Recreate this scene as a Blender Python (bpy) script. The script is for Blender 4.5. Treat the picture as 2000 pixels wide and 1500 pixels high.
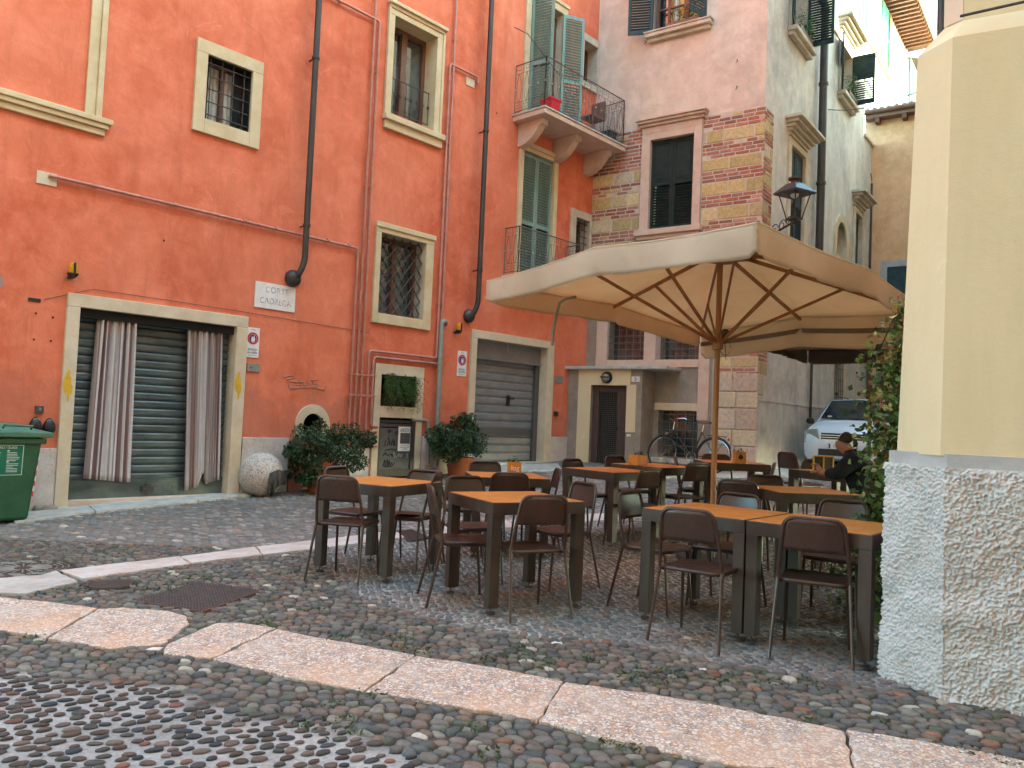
import bpy, bmesh, math, random
import numpy as np
from mathutils import Vector, Matrix
random.seed(7); np.random.seed(7)
for o in list(bpy.data.objects): bpy.data.objects.remove(o)
sc = bpy.context.scene
COL = sc.collection
PI = math.pi
R = math.radians
# ------------------------------------------------------------------ camera
FPX = 1550.0; PIT = math.atan(70/FPX); ROL = math.atan(.043); CZ = 1.33
_cp, _sp, _cr, _sr = math.cos(PIT), math.sin(PIT), math.cos(ROL), math.sin(ROL)
_R0 = np.array([1., 0, 0]); _U0 = np.array([0, -_sp, _cp]); CF = np.array([0, _cp, _sp])
CR = _R0*_cr+_U0*_sr; CU = _U0*_cr-_R0*_sr; CC = np.array([0, 0, CZ])
cd = bpy.data.cameras.new('camera'); cam = bpy.data.objects.new('camera', cd); COL.objects.link(cam)
cd.sensor_width = 36; cd.lens = 36*FPX/2000; cd.clip_start = .05; cd.clip_end = 500
cam.matrix_world = Matrix(((CR[0], CU[0], -CF[0], 0), (CR[1], CU[1], -CF[1], 0), (CR[2], CU[2], -CF[2], CZ), (0, 0, 0, 1)))
sc.camera = cam
# ------------------------------------------------------------------ light
SUN_EL, SUN_AZ = R(30), R(-14)          # azimuth measured from +x towards +y
w = bpy.data.worlds.new('World'); sc.world = w; w.use_nodes = True
nt = w.node_tree; bg = nt.nodes['Background']
sky = nt.nodes.new('ShaderNodeTexSky'); sky.sky_type = 'NISHITA'; sky.sun_disc = False
sky.sun_elevation = SUN_EL; sky.sun_rotation = PI/2-SUN_AZ; sky.dust_density = 1.5; sky.ozone_density = 1.2; sky.air_density = 1.0
nt.links.new(sky.outputs[0], bg.inputs[0]); bg.inputs[1].default_value = .15
sd = bpy.data.lights.new('sun', 'SUN'); sd.energy = 3.0; sd.angle = R(.6); sd.color = (1, .93, .82)
sun = bpy.data.objects.new('sun', sd); COL.objects.link(sun)
S = Vector((math.cos(SUN_EL)*math.cos(SUN_AZ), math.cos(SUN_EL)*math.sin(SUN_AZ), math.sin(SUN_EL)))
sun.rotation_euler = S.to_track_quat('Z', 'Y').to_euler(); sun.location = (20, -5, 30)
sc.view_settings.view_transform = 'Standard'; sc.view_settings.look = 'None'
sc.view_settings.exposure = 3.68; sc.view_settings.gamma = 1
try:
    sc.view_settings.use_white_balance = True
    sc.view_settings.white_balance_temperature = 6150; sc.view_settings.white_balance_tint = -26
except Exception: pass
# ------------------------------------------------------------------ geometry of the place
def ray(px, py): return CF+CR*(px-1000)/FPX-CU*(py-750)/FPX
def az(x):
    lo, hi = -3000., 4000.
    for _ in range(50):
        m = (lo+hi)/2
        if ray(x, m)[2] > 0: lo = m
        else: hi = m
    d = ray(x, lo); d[2] = 0; return d/np.linalg.norm(d)
WD = az(2400); FD = -az(-1257); LD = az(2130)
WP = np.array([-5.39, 9.526, 0.])
def gz(x, y):
    x = np.asarray(x, float); y = np.asarray(y, float)
    s = (x+5.39)*WD[0]+(y-9.526)*WD[1]; w_ = (x+5.39)*WD[1]-(y-9.526)*WD[0]
    a = np.clip(s-2.2, 0, 20); f = np.where(a < 7, .062*a*a/(a+.5), .062*49/7.5+.045*(a-7))
    k = np.clip((s+1)/3, 0, 1); c = np.clip(1-w_/2, 0, 1); c = c*c*(3-2*c)
    return f+.1*k*c
def G(px, py, h=0.):
    r = ray(px, py); z = h
    for _ in range(60):
        t = (z-CZ)/r[2]; p = CC+r*t; z = .5*z+.5*(float(gz(p[0], p[1]))+h)
    return p
class Wall:
    def __init__(s, p, d, n=None):
        s.p = np.array([p[0], p[1], 0.]); s.d = np.array(d); s.n = np.array([d[1], -d[0], 0]) if n is None else n
    def uv(s, px, py, off=0.):
        r = ray(px, py); p0 = s.p+s.n*off; t = ((p0-CC)@s.n)/(r@s.n); q = CC+r*t
        return float((q-p0)@s.d), float(q[2])
    def P(s, u, v, d=0.): return s.p+s.d*u+s.n*d+np.array([0, 0, v])
    def rect(s, x0, y0, x1, y1, off=0.):      # two opposite corners
        a = s.uv(x0, y0, off); b = s.uv(x1, y1, off)
        return min(a[0], b[0]), max(a[0], b[0]), min(a[1], b[1]), max(a[1], b[1])
OW = Wall(WP, WD)
def meet(W, px, py):
    r = ray(px, py); t = ((W.p-CC)@W.n)/(r@W.n); return CC+r*t
C1 = meet(OW, 1150, 560); FW = Wall(C1, FD); C2 = meet(FW, 1488, 420); LW = Wall(C2, LD)
CU_ = float((C1-OW.p)@OW.d)          # u of the corner on the orange wall
FU_ = float((C2-FW.p)@FW.d)
# ------------------------------------------------------------------ materials
def node(nt, t, **k):
    n = nt.nodes.new(t)
    for a, b in k.items(): setattr(n, a, b)
    return n
def ramp(nt, fac, stops):
    r = node(nt, 'ShaderNodeValToRGB'); e = r.color_ramp.elements
    while len(e) < len(stops): e.new(.5)
    for i, (p, c) in enumerate(stops):
        e[i].position = p; e[i].color = (c[0], c[1], c[2], 1) if not isinstance(c, (int, float)) else (c, c, c, 1)
    nt.links.new(fac, r.inputs[0]); return r.outputs[0]
def noise(nt, vec, scale, det=6, rough=.6, dist=0.):
    n = node(nt, 'ShaderNodeTexNoise'); n.inputs['Scale'].default_value = scale; n.inputs['Detail'].default_value = det
    n.inputs['Roughness'].default_value = rough; n.inputs['Distortion'].default_value = dist
    nt.links.new(vec, n.inputs['Vector']); return n.outputs['Fac']
def mixc(nt, f, a, b, mode='MIX'):
    m = node(nt, 'ShaderNodeMix', data_type='RGBA', blend_type=mode)
    for s, v in ((m.inputs[0], f), (m.inputs[6], a), (m.inputs[7], b)):
        if hasattr(v, 'links'): nt.links.new(v, s)
        elif isinstance(v, (int, float)): s.default_value = v
        else: s.default_value = (v[0], v[1], v[2], 1)
    return m.outputs[2]
MATS = {}
def base(name, rough=.7, metal=0., spec=.5):
    m = bpy.data.materials.new(name); m.use_nodes = True; nt = m.node_tree
    b = nt.nodes['Principled BSDF']; b.inputs['Roughness'].default_value = rough; b.inputs['Metallic'].default_value = metal
    b.inputs['Specular IOR Level'].default_value = spec
    tc = node(nt, 'ShaderNodeTexCoord'); MATS[name] = m
    return m, nt, b, tc.outputs['Object']
def bump(nt, b, h, strength=.3, dist=.01):
    bn = node(nt, 'ShaderNodeBump'); bn.inputs['Strength'].default_value = strength; bn.inputs['Distance'].default_value = dist
    nt.links.new(h, bn.inputs['Height']); nt.links.new(bn.outputs[0], b.inputs['Normal']); return bn
def stretch(nt, vec, s):
    mp = node(nt, 'ShaderNodeMapping'); mp.inputs['Scale'].default_value = s; nt.links.new(vec, mp.inputs[0]); return mp.outputs[0]
def simple(name, c1, c2=None, sc_=4, rough=.6, metal=0., spec=.5, bs=.15, bsc=60, bd=.003, st=(1, 1, 1), lo=.35, hi=.65):
    m, nt, b, v = base(name, rough, metal, spec)
    c2 = c2 or tuple(x*.8 for x in c1)
    vv = stretch(nt, v, st)
    col = ramp(nt, noise(nt, vv, sc_, 8, .65), [(lo, c1), (hi, c2)])
    nt.links.new(col, b.inputs['Base Color'])
    if bs: bump(nt, b, noise(nt, v, bsc, 5), bs, bd)
    return m
def plaster(name, ca, cb, cc, s1=.55, streak=.5, bs=.5, cd_=None, damp=False):
    m, nt, b, v = base(name, .92, 0, .25)
    n1 = noise(nt, v, s1, 8, .62, .6); n2 = noise(nt, v, s1*6, 8, .7, .3)
    c = ramp(nt, n1, [(.32, ca), (.5, cb), (.68, cc)])
    c = mixc(nt, ramp(nt, n2, [(.42, 0), (.7, .48)]), c, cd_ or tuple(min(1, x*1.25+.03) for x in cc))
    n4 = noise(nt, stretch(nt, v, (1, 1, .16)), 2.6, 8, .7, .2)
    c = mixc(nt, ramp(nt, n4, [(.5, 0), (.78, streak)]), c, tuple(x*.7 for x in ca))
    n5 = noise(nt, v, 14, 6, .7)
    c = mixc(nt, ramp(nt, n5, [(.55, 0), (.8, .2)]), c, tuple(x*.78 for x in cb))
    n6 = noise(nt, v, 1.6, 10, .8, 1.2)
    c = mixc(nt, ramp(nt, n6, [(.60, 0), (.64, .35), (.72, .1)]), c, tuple(min(1, x*1.2+.04) for x in cc))
    if damp:
        sx = node(nt, 'ShaderNodeSeparateXYZ'); nt.links.new(v, sx.inputs[0])
        ad = node(nt, 'ShaderNodeMath', operation='MULTIPLY_ADD'); nt.links.new(noise(nt, v, 1.3, 8, .7), ad.inputs[0]); ad.inputs[1].default_value = -2.6; nt.links.new(sx.outputs[2], ad.inputs[2])
        c = mixc(nt, ramp(nt, ad.outputs[0], [(.0, .45), (.35, 0)]), c, (.40, .15, .10))
        n7 = noise(nt, stretch(nt, v, (1, 1, .09)), 5.5, 6, .7, .1); c = mixc(nt, ramp(nt, n7, [(.60, 0), (.72, .35)]), c, (.46, .125, .075))
        n8 = noise(nt, v, 2.3, 12, .85, 2.); c = mixc(nt, ramp(nt, n8, [(.66, 0), (.675, .6), (.70, .25)]), c, (.66, .33, .23))
    nt.links.new(c, b.inputs['Base Color'])
    h = node(nt, 'ShaderNodeMath', operation='ADD'); nt.links.new(noise(nt, v, 9, 8, .7), h.inputs[0])
    h2 = node(nt, 'ShaderNodeMath', operation='MULTIPLY'); h2.inputs[1].default_value = .25
    nt.links.new(noise(nt, v, 120, 3), h2.inputs[0]); nt.links.new(h2.outputs[0], h.inputs[1])
    bump(nt, b, h.outputs[0], bs, .012)
    return m
def attr_mat(name, rough=.7, spec=.4, bs=.2, bsc=80, bd=.003, var=.25, trans=0., vs=25):
    m, nt, b, v = base(name, rough, 0, spec)
    a = node(nt, 'ShaderNodeAttribute', attribute_name='Col')
    c = mixc(nt, ramp(nt, noise(nt, v, vs, 6, .7), [(.35, 0), (.7, var)]), a.outputs[0], (.02, .02, .02))
    nt.links.new(c, b.inputs['Base Color'])
    if bs: bump(nt, b, noise(nt, v, bsc, 4), bs, bd)
    if trans:
        b.inputs['Transmission Weight'].default_value = 0
        tr = node(nt, 'ShaderNodeBsdfTranslucent'); nt.links.new(c, tr.inputs[0])
        mx = node(nt, 'ShaderNodeMixShader'); mx.inputs[0].default_value = trans
        nt.links.new(b.outputs[0], mx.inputs[1]); nt.links.new(tr.outputs[0], mx.inputs[2])
        nt.links.new(mx.outputs[0], nt.nodes['Material Output'].inputs[0])
    return m
M = {}
M['orange'] = plaster('orange_plaster', (.54, .122, .060), (.63, .172, .092), (.70, .235, .140), .40, .5, .7, damp=True)
M['pinkgrey'] = plaster('pink_grey_plaster', (.50, .40, .34), (.62, .48, .385), (.66, .56, .48), .5, .35, .4)
M['greyplaster'] = plaster('lane_grey_plaster', (.40, .37, .34), (.55, .50, .45), (.66, .60, .53), .6, .7, .5)
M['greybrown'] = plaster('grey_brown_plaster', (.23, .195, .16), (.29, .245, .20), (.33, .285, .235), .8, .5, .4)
M['tan'] = plaster('tan_orange_plaster', (.58, .33, .17), (.66, .40, .23), (.72, .46, .28), .7, .35, .4)
M['white'] = plaster('white_plaster', (.80, .76, .68), (.84, .80, .72), (.88, .85, .78), .7, .2, .3)
M['yellow'] = plaster('pale_yellow_plaster', (.66, .55, .35), (.69, .58, .375), (.72, .62, .41), .35, .32, .3, cd_=(.73, .64, .43))
M['pinkwall'] = plaster('pale_pink_plaster', (.62, .46, .35), (.66, .50, .38), (.68, .53, .42), .5, .15, .2)
M['greyband'] = simple('grey_painted_band', (.36, .36, .37), (.44, .44, .46), 5, .85, bs=.4, bsc=40, bd=.006)
M['cream'] = simple('cream_stone', (.66, .57, .43), (.54, .44, .30), 3.2, .85, bs=.5, bsc=45, bd=.006)
M['creamy'] = simple('yellow_cream_stone', (.66, .55, .36), (.56, .44, .26), 3.5, .85, bs=.5, bsc=45, bd=.006)
M['palestone'] = simple('pale_stone', (.62, .55, .45), (.45, .37, .28), 3.5, .8, bs=.5, bsc=40, bd=.006)
M['pinkstone'] = simple('pink_stone', (.64, .51, .42), (.56, .39, .30), 4.5, .8, bs=.5, bsc=45, bd=.006)
M['cblock'] = simple('pale_pink_block_stone', (.62, .52, .42), (.56, .38, .29), 3.0, .85, bs=.9, bsc=22, bd=.02)
M['whitestone'] = simple('white_worn_stone', (.54, .52, .48), (.36, .34, .31), 6, .7, bs=.3, bsc=60)
M['iron'] = simple('dark_iron', (.045, .042, .042), (.09, .08, .075), 30, .55, .4, bs=.2)
M['ironlight'] = simple('worn_iron', (.10, .10, .10), (.20, .18, .16), 30, .5, .5, bs=.2)
M['drain'] = simple('dark_drainpipe', (.030, .026, .026), (.06, .05, .048), 6, .45, .1, bs=.1, st=(1, 1, .3))
M['redpipe'] = simple('dusty_red_pipe', (.52, .25, .20), (.40, .17, .13), 5, .5, .1, bs=.1)
M['brownpipe'] = simple('brown_pipe', (.13, .075, .055), (.20, .11, .08), 8, .55, .1, bs=.1)
M['greypipe'] = simple('grey_green_pipe', (.22, .23, .20), (.30, .30, .26), 8, .5, .1, bs=.1)
M['shut_g'] = simple('teal_grey_shutter_paint', (.17, .27, .235), (.24, .35, .31), 6, .6, bs=.2, st=(1, 1, .2))
M['shut_dk'] = simple('dark_green_shutter_paint', (.012, .022, .020), (.024, .036, .033), 8, .7, spec=.25, bs=.2)
M['shut_bl'] = simple('blue_green_shutter_paint', (.022, .045, .052), (.04, .07, .08), 8, .65, spec=.3, bs=.2)
M['shut_mint'] = simple('mint_shutter_paint', (.10, .34, .28), (.14, .40, .33), 8, .6, bs=.2)
M['wood_br'] = simple('brown_window_wood', (.11, .045, .025), (.17, .075, .04), 14, .5, bs=.2, st=(1, 1, .1))
M['door_br'] = simple('dark_brown_door_paint', (.06, .035, .032), (.085, .05, .045), 10, .5, bs=.2)
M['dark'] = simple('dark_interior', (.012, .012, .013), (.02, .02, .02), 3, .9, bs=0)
M['black'] = simple('black_plastic', (.012, .012, .014), (.02, .02, .022), 20, .45, bs=.05)
M['roll1'] = simple('green_grey_roller_steel', (.055, .070, .072), (.13, .155, .155), 2.2, .42, .35, bs=.35, bsc=8, bd=.02, st=(1, 1, 2.5))
M['roll2'] = simple('grey_roller_steel', (.20, .205, .215), (.27, .275, .285), 3, .5, .3, bs=.1, st=(1, 1, 2))
M['roll2d'] = simple('dark_grey_roller_slat', (.09, .09, .095), (.12, .12, .125), 3, .5, .3, bs=.1)
M['cab'] = simple('grey_cabinet_steel', (.062, .064, .072), (.095, .098, .11), 5, .5, .3, bs=.1)
M['whiteen'] = simple('white_sign_enamel', (.78, .78, .77), (.68, .68, .67), 12, .4, bs=.05)
M['marblew'] = simple('white_marble_plaque', (.80, .77, .76), (.68, .64, .63), 9, .5, bs=.05)
M['ink'] = simple('dark_lettering', (.06, .06, .065), (.10, .10, .10), 50, .8, bs=0, lo=.45)
M['inkfade'] = simple('worn_lettering', (.22, .22, .23), (.62, .60, .60), 26, .8, bs=0, lo=.44, hi=.58)
M['graf'] = simple('grey_spray_paint', (.33, .25, .20), (.44, .21, .15), 14, .9, bs=0)
M['grafb'] = simple('black_marker_paint', (.015, .015, .02), (.03, .03, .035), 20, .7, bs=0)
M['grafw'] = simple('white_marker_paint', (.6, .6, .6), (.3, .3, .3), 30, .7, bs=0)
M['signred'] = simple('sign_red', (.60, .02, .05), (.5, .02, .04), 8, .4, bs=0)
M['signblue'] = simple('sign_blue', (.02, .03, .12), (.03, .04, .16), 8, .4, bs=0)
M['ochre'] = simple('ochre_spray_paint', (.68, .42, .03), (.55, .34, .03), 14, .8, bs=0)
M['amber'] = simple('amber_lens', (.62, .30, .01), (.45, .18, .005), 30, .25, bs=.1)
M['bin'] = simple('green_bin_plastic', (.018, .075, .038), (.035, .115, .06), 3.5, .48, bs=.2, bsc=120, bd=.001)
M['binlid'] = simple('faded_green_lid_plastic', (.05, .13, .085), (.085, .19, .13), 4, .5, bs=.2)
M['binlabel'] = simple('green_label', (.01, .13, .085), (.02, .17, .11), 8, .4, bs=0)
M['labelink'] = simple('white_label_print', (.75, .78, .75), (.6, .65, .62), 40, .5, bs=0)
M['ochreline'] = simple('faded_ochre_trim', (.42, .34, .16), (.36, .28, .12), 6, .8, bs=.1)
M['terra'] = simple('terracotta', (.38, .12, .05), (.28, .085, .04), 8, .8, bs=.3)
M['soil'] = simple('soil', (.03, .02, .014), (.05, .035, .02), 20, .95, bs=.5)
M['bark'] = simple('bark', (.07, .045, .03), (.11, .08, .055), 20, .9, bs=.5)
M['redpl'] = simple('red_plastic', (.55, .01, .04), (.45, .01, .03), 8, .45, bs=.05)
M['cloth_dk'] = simple('dark_grey_cloth', (.06, .055, .06), (.10, .09, .095), 8, .95, bs=.4, bsc=200, bd=.002)
M['navy'] = simple('black_navy_cloth', (.008, .009, .014), (.014, .016, .024), 8, .95, bs=.4, bsc=200, bd=.002)
M['skin'] = simple('skin', (.42, .20, .12), (.36, .16, .10), 8, .55, bs=.05)
M['hair'] = simple('dark_hair', (.02, .012, .008), (.04, .025, .015), 40, .7, bs=.5)
M['carpaint'] = simple('silver_blue_car_paint', (.62, .67, .74), (.66, .71, .78), 2, .25, .15, bs=0)
M['tyre'] = simple('tyre_rubber', (.015, .015, .015), (.03, .03, .03), 20, .85, bs=.2)
M['chrome'] = simple('chrome', (.6, .6, .62), (.5, .5, .5), 20, .18, 1., bs=0)
M['lens'] = simple('headlight_lens', (.42, .42, .34), (.25, .26, .22), 25, .12, .3, bs=.2, bsc=60)
M['redglass'] = simple('red_reflector', (.5, .01, .02), (.4, .01, .02), 8, .2, bs=0)
M['teak'] = simple('varnished_umbrella_wood', (.36, .16, .055), (.26, .105, .035), 9, .5, bs=.2, st=(1, 1, .15))
M['umbpole'] = simple('light_umbrella_wood', (.42, .20, .075), (.32, .14, .05), 9, .5, bs=.2, st=(1, 1, .12))
M['boxwood'] = simple('orange_wood_box', (.55, .24, .045), (.42, .16, .03), 9, .55, bs=.1)
M['rope'] = simple('grey_cable', (.10, .10, .10), (.14, .14, .14), 9, .8, bs=0)
M['litter'] = simple('pale_paper', (.7, .7, .68), (.6, .6, .6), 9, .8, bs=0)
M['roof'] = simple('weathered_roof_tile', (.30, .15, .085), (.42, .27, .17), 9, .85, bs=.3)
M['rafter'] = simple('brown_eave_wood', (.11, .05, .028), (.17, .085, .045), 12, .8, bs=.3)
M['gutter'] = simple('brown_gutter', (.14, .075, .05), (.20, .11, .07), 6, .5, .2, bs=.05)
M['stones'] = attr_mat('river_cobbles', .8, .25, .5, 70, .004, .45)
M['leaf'] = attr_mat('leaves', .42, .45, 0, var=.2, trans=.2)
M['ivy'] = attr_mat('ivy_leaves', .5, .4, 0, var=.15, trans=.3)
M['brick'] = attr_mat('brick_and_tuff', .9, .2, .7, 60, .008, .4, vs=18)
def glass_mat():
    m, nt, b, v = base('window_glass', .06, 0, .9)
    c = ramp(nt, noise(nt, v, 1.2, 3), [(.4, (.02, .025, .028)), (.65, (.10, .12, .12))]); nt.links.new(c, b.inputs['Base Color'])
    b.inputs['IOR'].default_value = 1.8; return m
M['glass'] = glass_mat()
def curtain_mat():
    m, nt, b, v = base('window_net_curtain', .9, 0, .2)
    wv = node(nt, 'ShaderNodeTexWave', wave_type='BANDS', bands_direction='X'); wv.inputs['Scale'].default_value = 6; wv.inputs['Distortion'].default_value = 3
    nt.links.new(v, wv.inputs[0]); c = ramp(nt, wv.outputs[1], [(.2, (.35, .36, .34)), (.8, (.6, .6, .56))]); nt.links.new(c, b.inputs['Base Color']); return m
M['net'] = curtain_mat()
M['carglass'] = simple('dark_car_glass', (.012, .016, .016), (.03, .035, .035), 3, .08, 0, .45, bs=0)
M['yellowcurtain'] = simple('yellow_room_wall', (.72, .50, .16), (.62, .40, .10), 3, .9, bs=0)
def ground_mat():
    m, nt, b, v = base('ground_mortar', .95, 0, .2)
    a = node(nt, 'ShaderNodeAttribute', attribute_name='Col')
    c = mixc(nt, ramp(nt, noise(nt, v, 1.1, 8, .7), [(.35, 0), (.75, .6)]), a.outputs[0], (.06, .05, .042))
    c = mixc(nt, ramp(nt, noise(nt, v, 60, 6, .8), [(.4, 0), (.7, .5)]), c, (.035, .03, .026))
    nt.links.new(c, b.inputs['Base Color']); bump(nt, b, noise(nt, v, 70, 6, .8), .8, .01); return m
M['ground'] = ground_mat()
def marble():
    m, nt, b, v = base('pink_verona_marble', .72, 0, .35)
    ns = noise(nt, v, 9, 4, .6)
    vm = node(nt, 'ShaderNodeVectorMath', operation='MULTIPLY_ADD'); nt.links.new(v, vm.inputs[0]); vm.inputs[1].default_value = (1, 1, 1)
    sh = node(nt, 'ShaderNodeVectorMath', operation='SCALE'); sh.inputs[3].default_value = .05
    nn = node(nt, 'ShaderNodeTexNoise'); nn.inputs['Scale'].default_value = 20; nn.inputs['Detail'].default_value = 5; nt.links.new(v, nn.inputs['Vector'])
    nt.links.new(nn.outputs[1], sh.inputs[0]); nt.links.new(sh.outputs[0], vm.inputs[2])
    def vor(s, feat='F1'):
        q = node(nt, 'ShaderNodeTexVoronoi', feature=feat); q.inputs['Scale'].default_value = s; nt.links.new(vm.outputs[0], q.inputs[0]); return q
    q = vor(46); col = ramp(nt, q.outputs['Color'], [(0, (.60, .36, .20)), (.25, (.70, .60, .50)), (.45, (.82, .74, .65)), (.65, (.66, .40, .22)), (.8, (.46, .40, .37)), (1, (.84, .77, .68))])
    e = vor(46, 'DISTANCE_TO_EDGE'); edge = ramp(nt, e.outputs[0], [(.03, 1), (.2, 0)])
    col = mixc(nt, mixc(nt, edge, (0, 0, 0), ramp(nt, noise(nt, v, 12, 5, .7), [(.3, 1.), (.66, .35)])), col, (.13, .11, .12))
    big = noise(nt, v, 2.2, 6, .6, .5)
    col = mixc(nt, ramp(nt, big, [(.45, 0), (.65, .3)]), col, (.66, .58, .50))
    col = mixc(nt, ramp(nt, noise(nt, v, 1.3, 6, .6), [(.52, 0), (.66, .35)]), col, (.70, .38, .19))
    col = mixc(nt, ramp(nt, noise(nt, v, 90, 4, .8), [(.5, 0), (.75, .5)]), col, (.25, .20, .18))
    col = mixc(nt, ramp(nt, noise(nt, v, 3.1, 9, .75, 1.), [(.54, 0), (.72, .42)]), col, (.30, .27, .24))
    nt.links.new(col, b.inputs['Base Color'])
    h = node(nt, 'ShaderNodeMath', operation='ADD'); nt.links.new(e.outputs[0], h.inputs[0]); nt.links.new(noise(nt, v, 60, 6, .8), h.inputs[1])
    bump(nt, b, h.outputs[0], .6, .008); return m
M['marble'] = marble()
def marble_pale():
    m = simple('pale_pitted_marble', (.60, .56, .53), (.48, .40, .36), 5, .75, bs=.6, bsc=30, bd=.01)
    nt = m.node_tree; b = nt.nodes['Principled BSDF']; v = [n for n in nt.nodes if n.type == 'TEX_COORD'][0].outputs['Object']
    src = b.inputs['Base Color'].links[0].from_socket
    c = mixc(nt, ramp(nt, noise(nt, v, 28, 6, .75, 1.), [(.56, 0), (.66, .7)]), src, (.30, .17, .13)); nt.links.new(c, b.inputs['Base Color']); return m
M['marblep'] = marble_pale()
def speckle():
    m, nt, b, v = base('speckled_granite', .75, 0, .3)
    q = node(nt, 'ShaderNodeTexVoronoi'); q.inputs['Scale'].default_value = 75; nt.links.new(v, q.inputs[0])
    c = ramp(nt, q.outputs['Color'], [(.12, (.17, .16, .16)), (.32, (.40, .37, .34)), (.6, (.60, .55, .50)), (.9, (.52, .42, .36))]); nt.links.new(c, b.inputs['Base Color'])
    bump(nt, b, noise(nt, v, 90, 4), .4, .004); return m
M['granite'] = speckle()
def rough():
    m, nt, b, v = base('grey_roughcast', .95, 0, .15)
    c = ramp(nt, noise(nt, v, 2.2, 8, .7), [(.35, (.50, .49, .48)), (.6, (.64, .63, .63))])
    c = mixc(nt, ramp(nt, noise(nt, v, 90, 6, .8), [(.48, 0), (.75, .6)]), c, (.26, .24, .22))
    c = mixc(nt, ramp(nt, noise(nt, v, 5, 8, .8), [(.62, 0), (.85, .2)]), c, (.34, .31, .27))
    nt.links.new(c, b.inputs['Base Color']); bump(nt, b, noise(nt, v, 130, 6, .8), .5, .004); return m
M['rough'] = rough()
def tabletop_mat():
    m, nt, b, v = base('orange_wood_laminate', .42, 0, .5)
    oi = node(nt, 'ShaderNodeObjectInfo')
    ad = node(nt, 'ShaderNodeVectorMath', operation='ADD'); nt.links.new(v, ad.inputs[0])
    cm = node(nt, 'ShaderNodeCombineXYZ'); nt.links.new(oi.outputs['Random'], cm.inputs[0]); nt.links.new(cm.outputs[0], ad.inputs[1]); vv = ad.outputs[0]
    g = noise(nt, stretch(nt, vv, (3, 26, 3)), 2.2, 8, .65, .8)
    c = ramp(nt, g, [(.3, (.34, .11, .02)), (.5, (.57, .225, .045)), (.7, (.68, .33, .08))])
    c = mixc(nt, ramp(nt, noise(nt, vv, 1.5, 5, .6), [(.4, 0), (.7, .45)]), c, (.46, .20, .045))
    c = mixc(nt, ramp(nt, noise(nt, stretch(nt, vv, (1, 4, 1)), 6, 8, .8, 1), [(.57, 0), (.75, .6)]), c, (.12, .07, .04))
    c = mixc(nt, ramp(nt, noise(nt, vv, 3.2, 9, .75, .8), [(.55, 0), (.72, .45)]), c, (.34, .25, .17))  # greyish worn patches, with reflections put into the colour too
    nt.links.new(c, b.inputs['Base Color']); bump(nt, b, g, .12, .002)
    nt.links.new(ramp(nt, noise(nt, vv, 7, 6, .7), [(.3, .32), (.7, .55)]), b.inputs['Roughness']); return m
M['ttop'] = tabletop_mat()
def worn_brown(name, c1, c2, c3, rough_):
    m, nt, b, v = base(name, rough_, .0, .5)
    oi = node(nt, 'ShaderNodeObjectInfo')
    ad = node(nt, 'ShaderNodeVectorMath', operation='ADD'); nt.links.new(v, ad.inputs[0])
    cm = node(nt, 'ShaderNodeCombineXYZ'); nt.links.new(oi.outputs['Random'], cm.inputs[0]); nt.links.new(cm.outputs[0], ad.inputs[1]); vv = ad.outputs[0]
    c = ramp(nt, noise(nt, stretch(nt, vv, (1, 1, .35)), 7, 8, .7), [(.35, c1), (.65, c2)])
    c = mixc(nt, ramp(nt, noise(nt, vv, 45, 6, .75), [(.62, 0), (.72, .55)]), c, c3)
    nt.links.new(c, b.inputs['Base Color']); bump(nt, b, noise(nt, vv, 90, 4), .15, .001)
    nt.links.new(ramp(nt, noise(nt, vv, 9, 6, .7), [(.3, rough_-.1), (.7, rough_+.12)]), b.inputs['Roughness']); return m
M['tleg'] = worn_brown('brown_table_frame_paint', (.034, .022, .016), (.062, .040, .030), (.12, .082, .062), .45)
M['chair'] = worn_brown('brown_chair_enamel', (.042, .022, .017), (.064, .035, .027), (.13, .085, .068), .34)
def canvas(name, c1, c2, tr=.3):
    m, nt, b, v = base(name, .9, 0, .15)
    c = ramp(nt, noise(nt, v, 1.6, 8, .6), [(.35, c1), (.65, c2)])
    c = mixc(nt, ramp(nt, noise(nt, v, 5, 8, .8, .6), [(.55, 0), (.78, .4)]), c, tuple(x*.68 for x in c2))
    nt.links.new(c, b.inputs['Base Color'])
    hh_ = node(nt, 'ShaderNodeMath', operation='MULTIPLY_ADD'); nt.links.new(noise(nt, stretch(nt, v, (1, 1, .5)), 3.2, 4, .5, 1.2), hh_.inputs[0]); hh_.inputs[1].default_value = 12; nt.links.new(noise(nt, v, 260, 2), hh_.inputs[2])
    bn = bump(nt, b, hh_.outputs[0], .35, .002)
    t = node(nt, 'ShaderNodeBsdfTranslucent'); tc_ = mixc(nt, 1., c, (1., .86, .62), 'MULTIPLY'); nt.links.new(tc_, t.inputs[0])
    mx = node(nt, 'ShaderNodeMixShader'); mx.inputs[0].default_value = tr
    nt.links.new(b.outputs[0], mx.inputs[1]); nt.links.new(t.outputs[0], mx.inputs[2]); nt.links.new(mx.outputs[0], nt.nodes['Material Output'].inputs[0]); return m
M['canvas'] = canvas('cream_umbrella_canvas', (.82, .77, .68), (.74, .68, .58), .52)
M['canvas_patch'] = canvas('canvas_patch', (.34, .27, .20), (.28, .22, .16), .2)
M['canvas2'] = canvas('brown_umbrella_canvas', (.20, .15, .11), (.16, .12, .085), .2)
M['hem'] = simple('taupe_canvas_hem', (.22, .17, .12), (.18, .14, .10), 6, .9, bs=.1)
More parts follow.
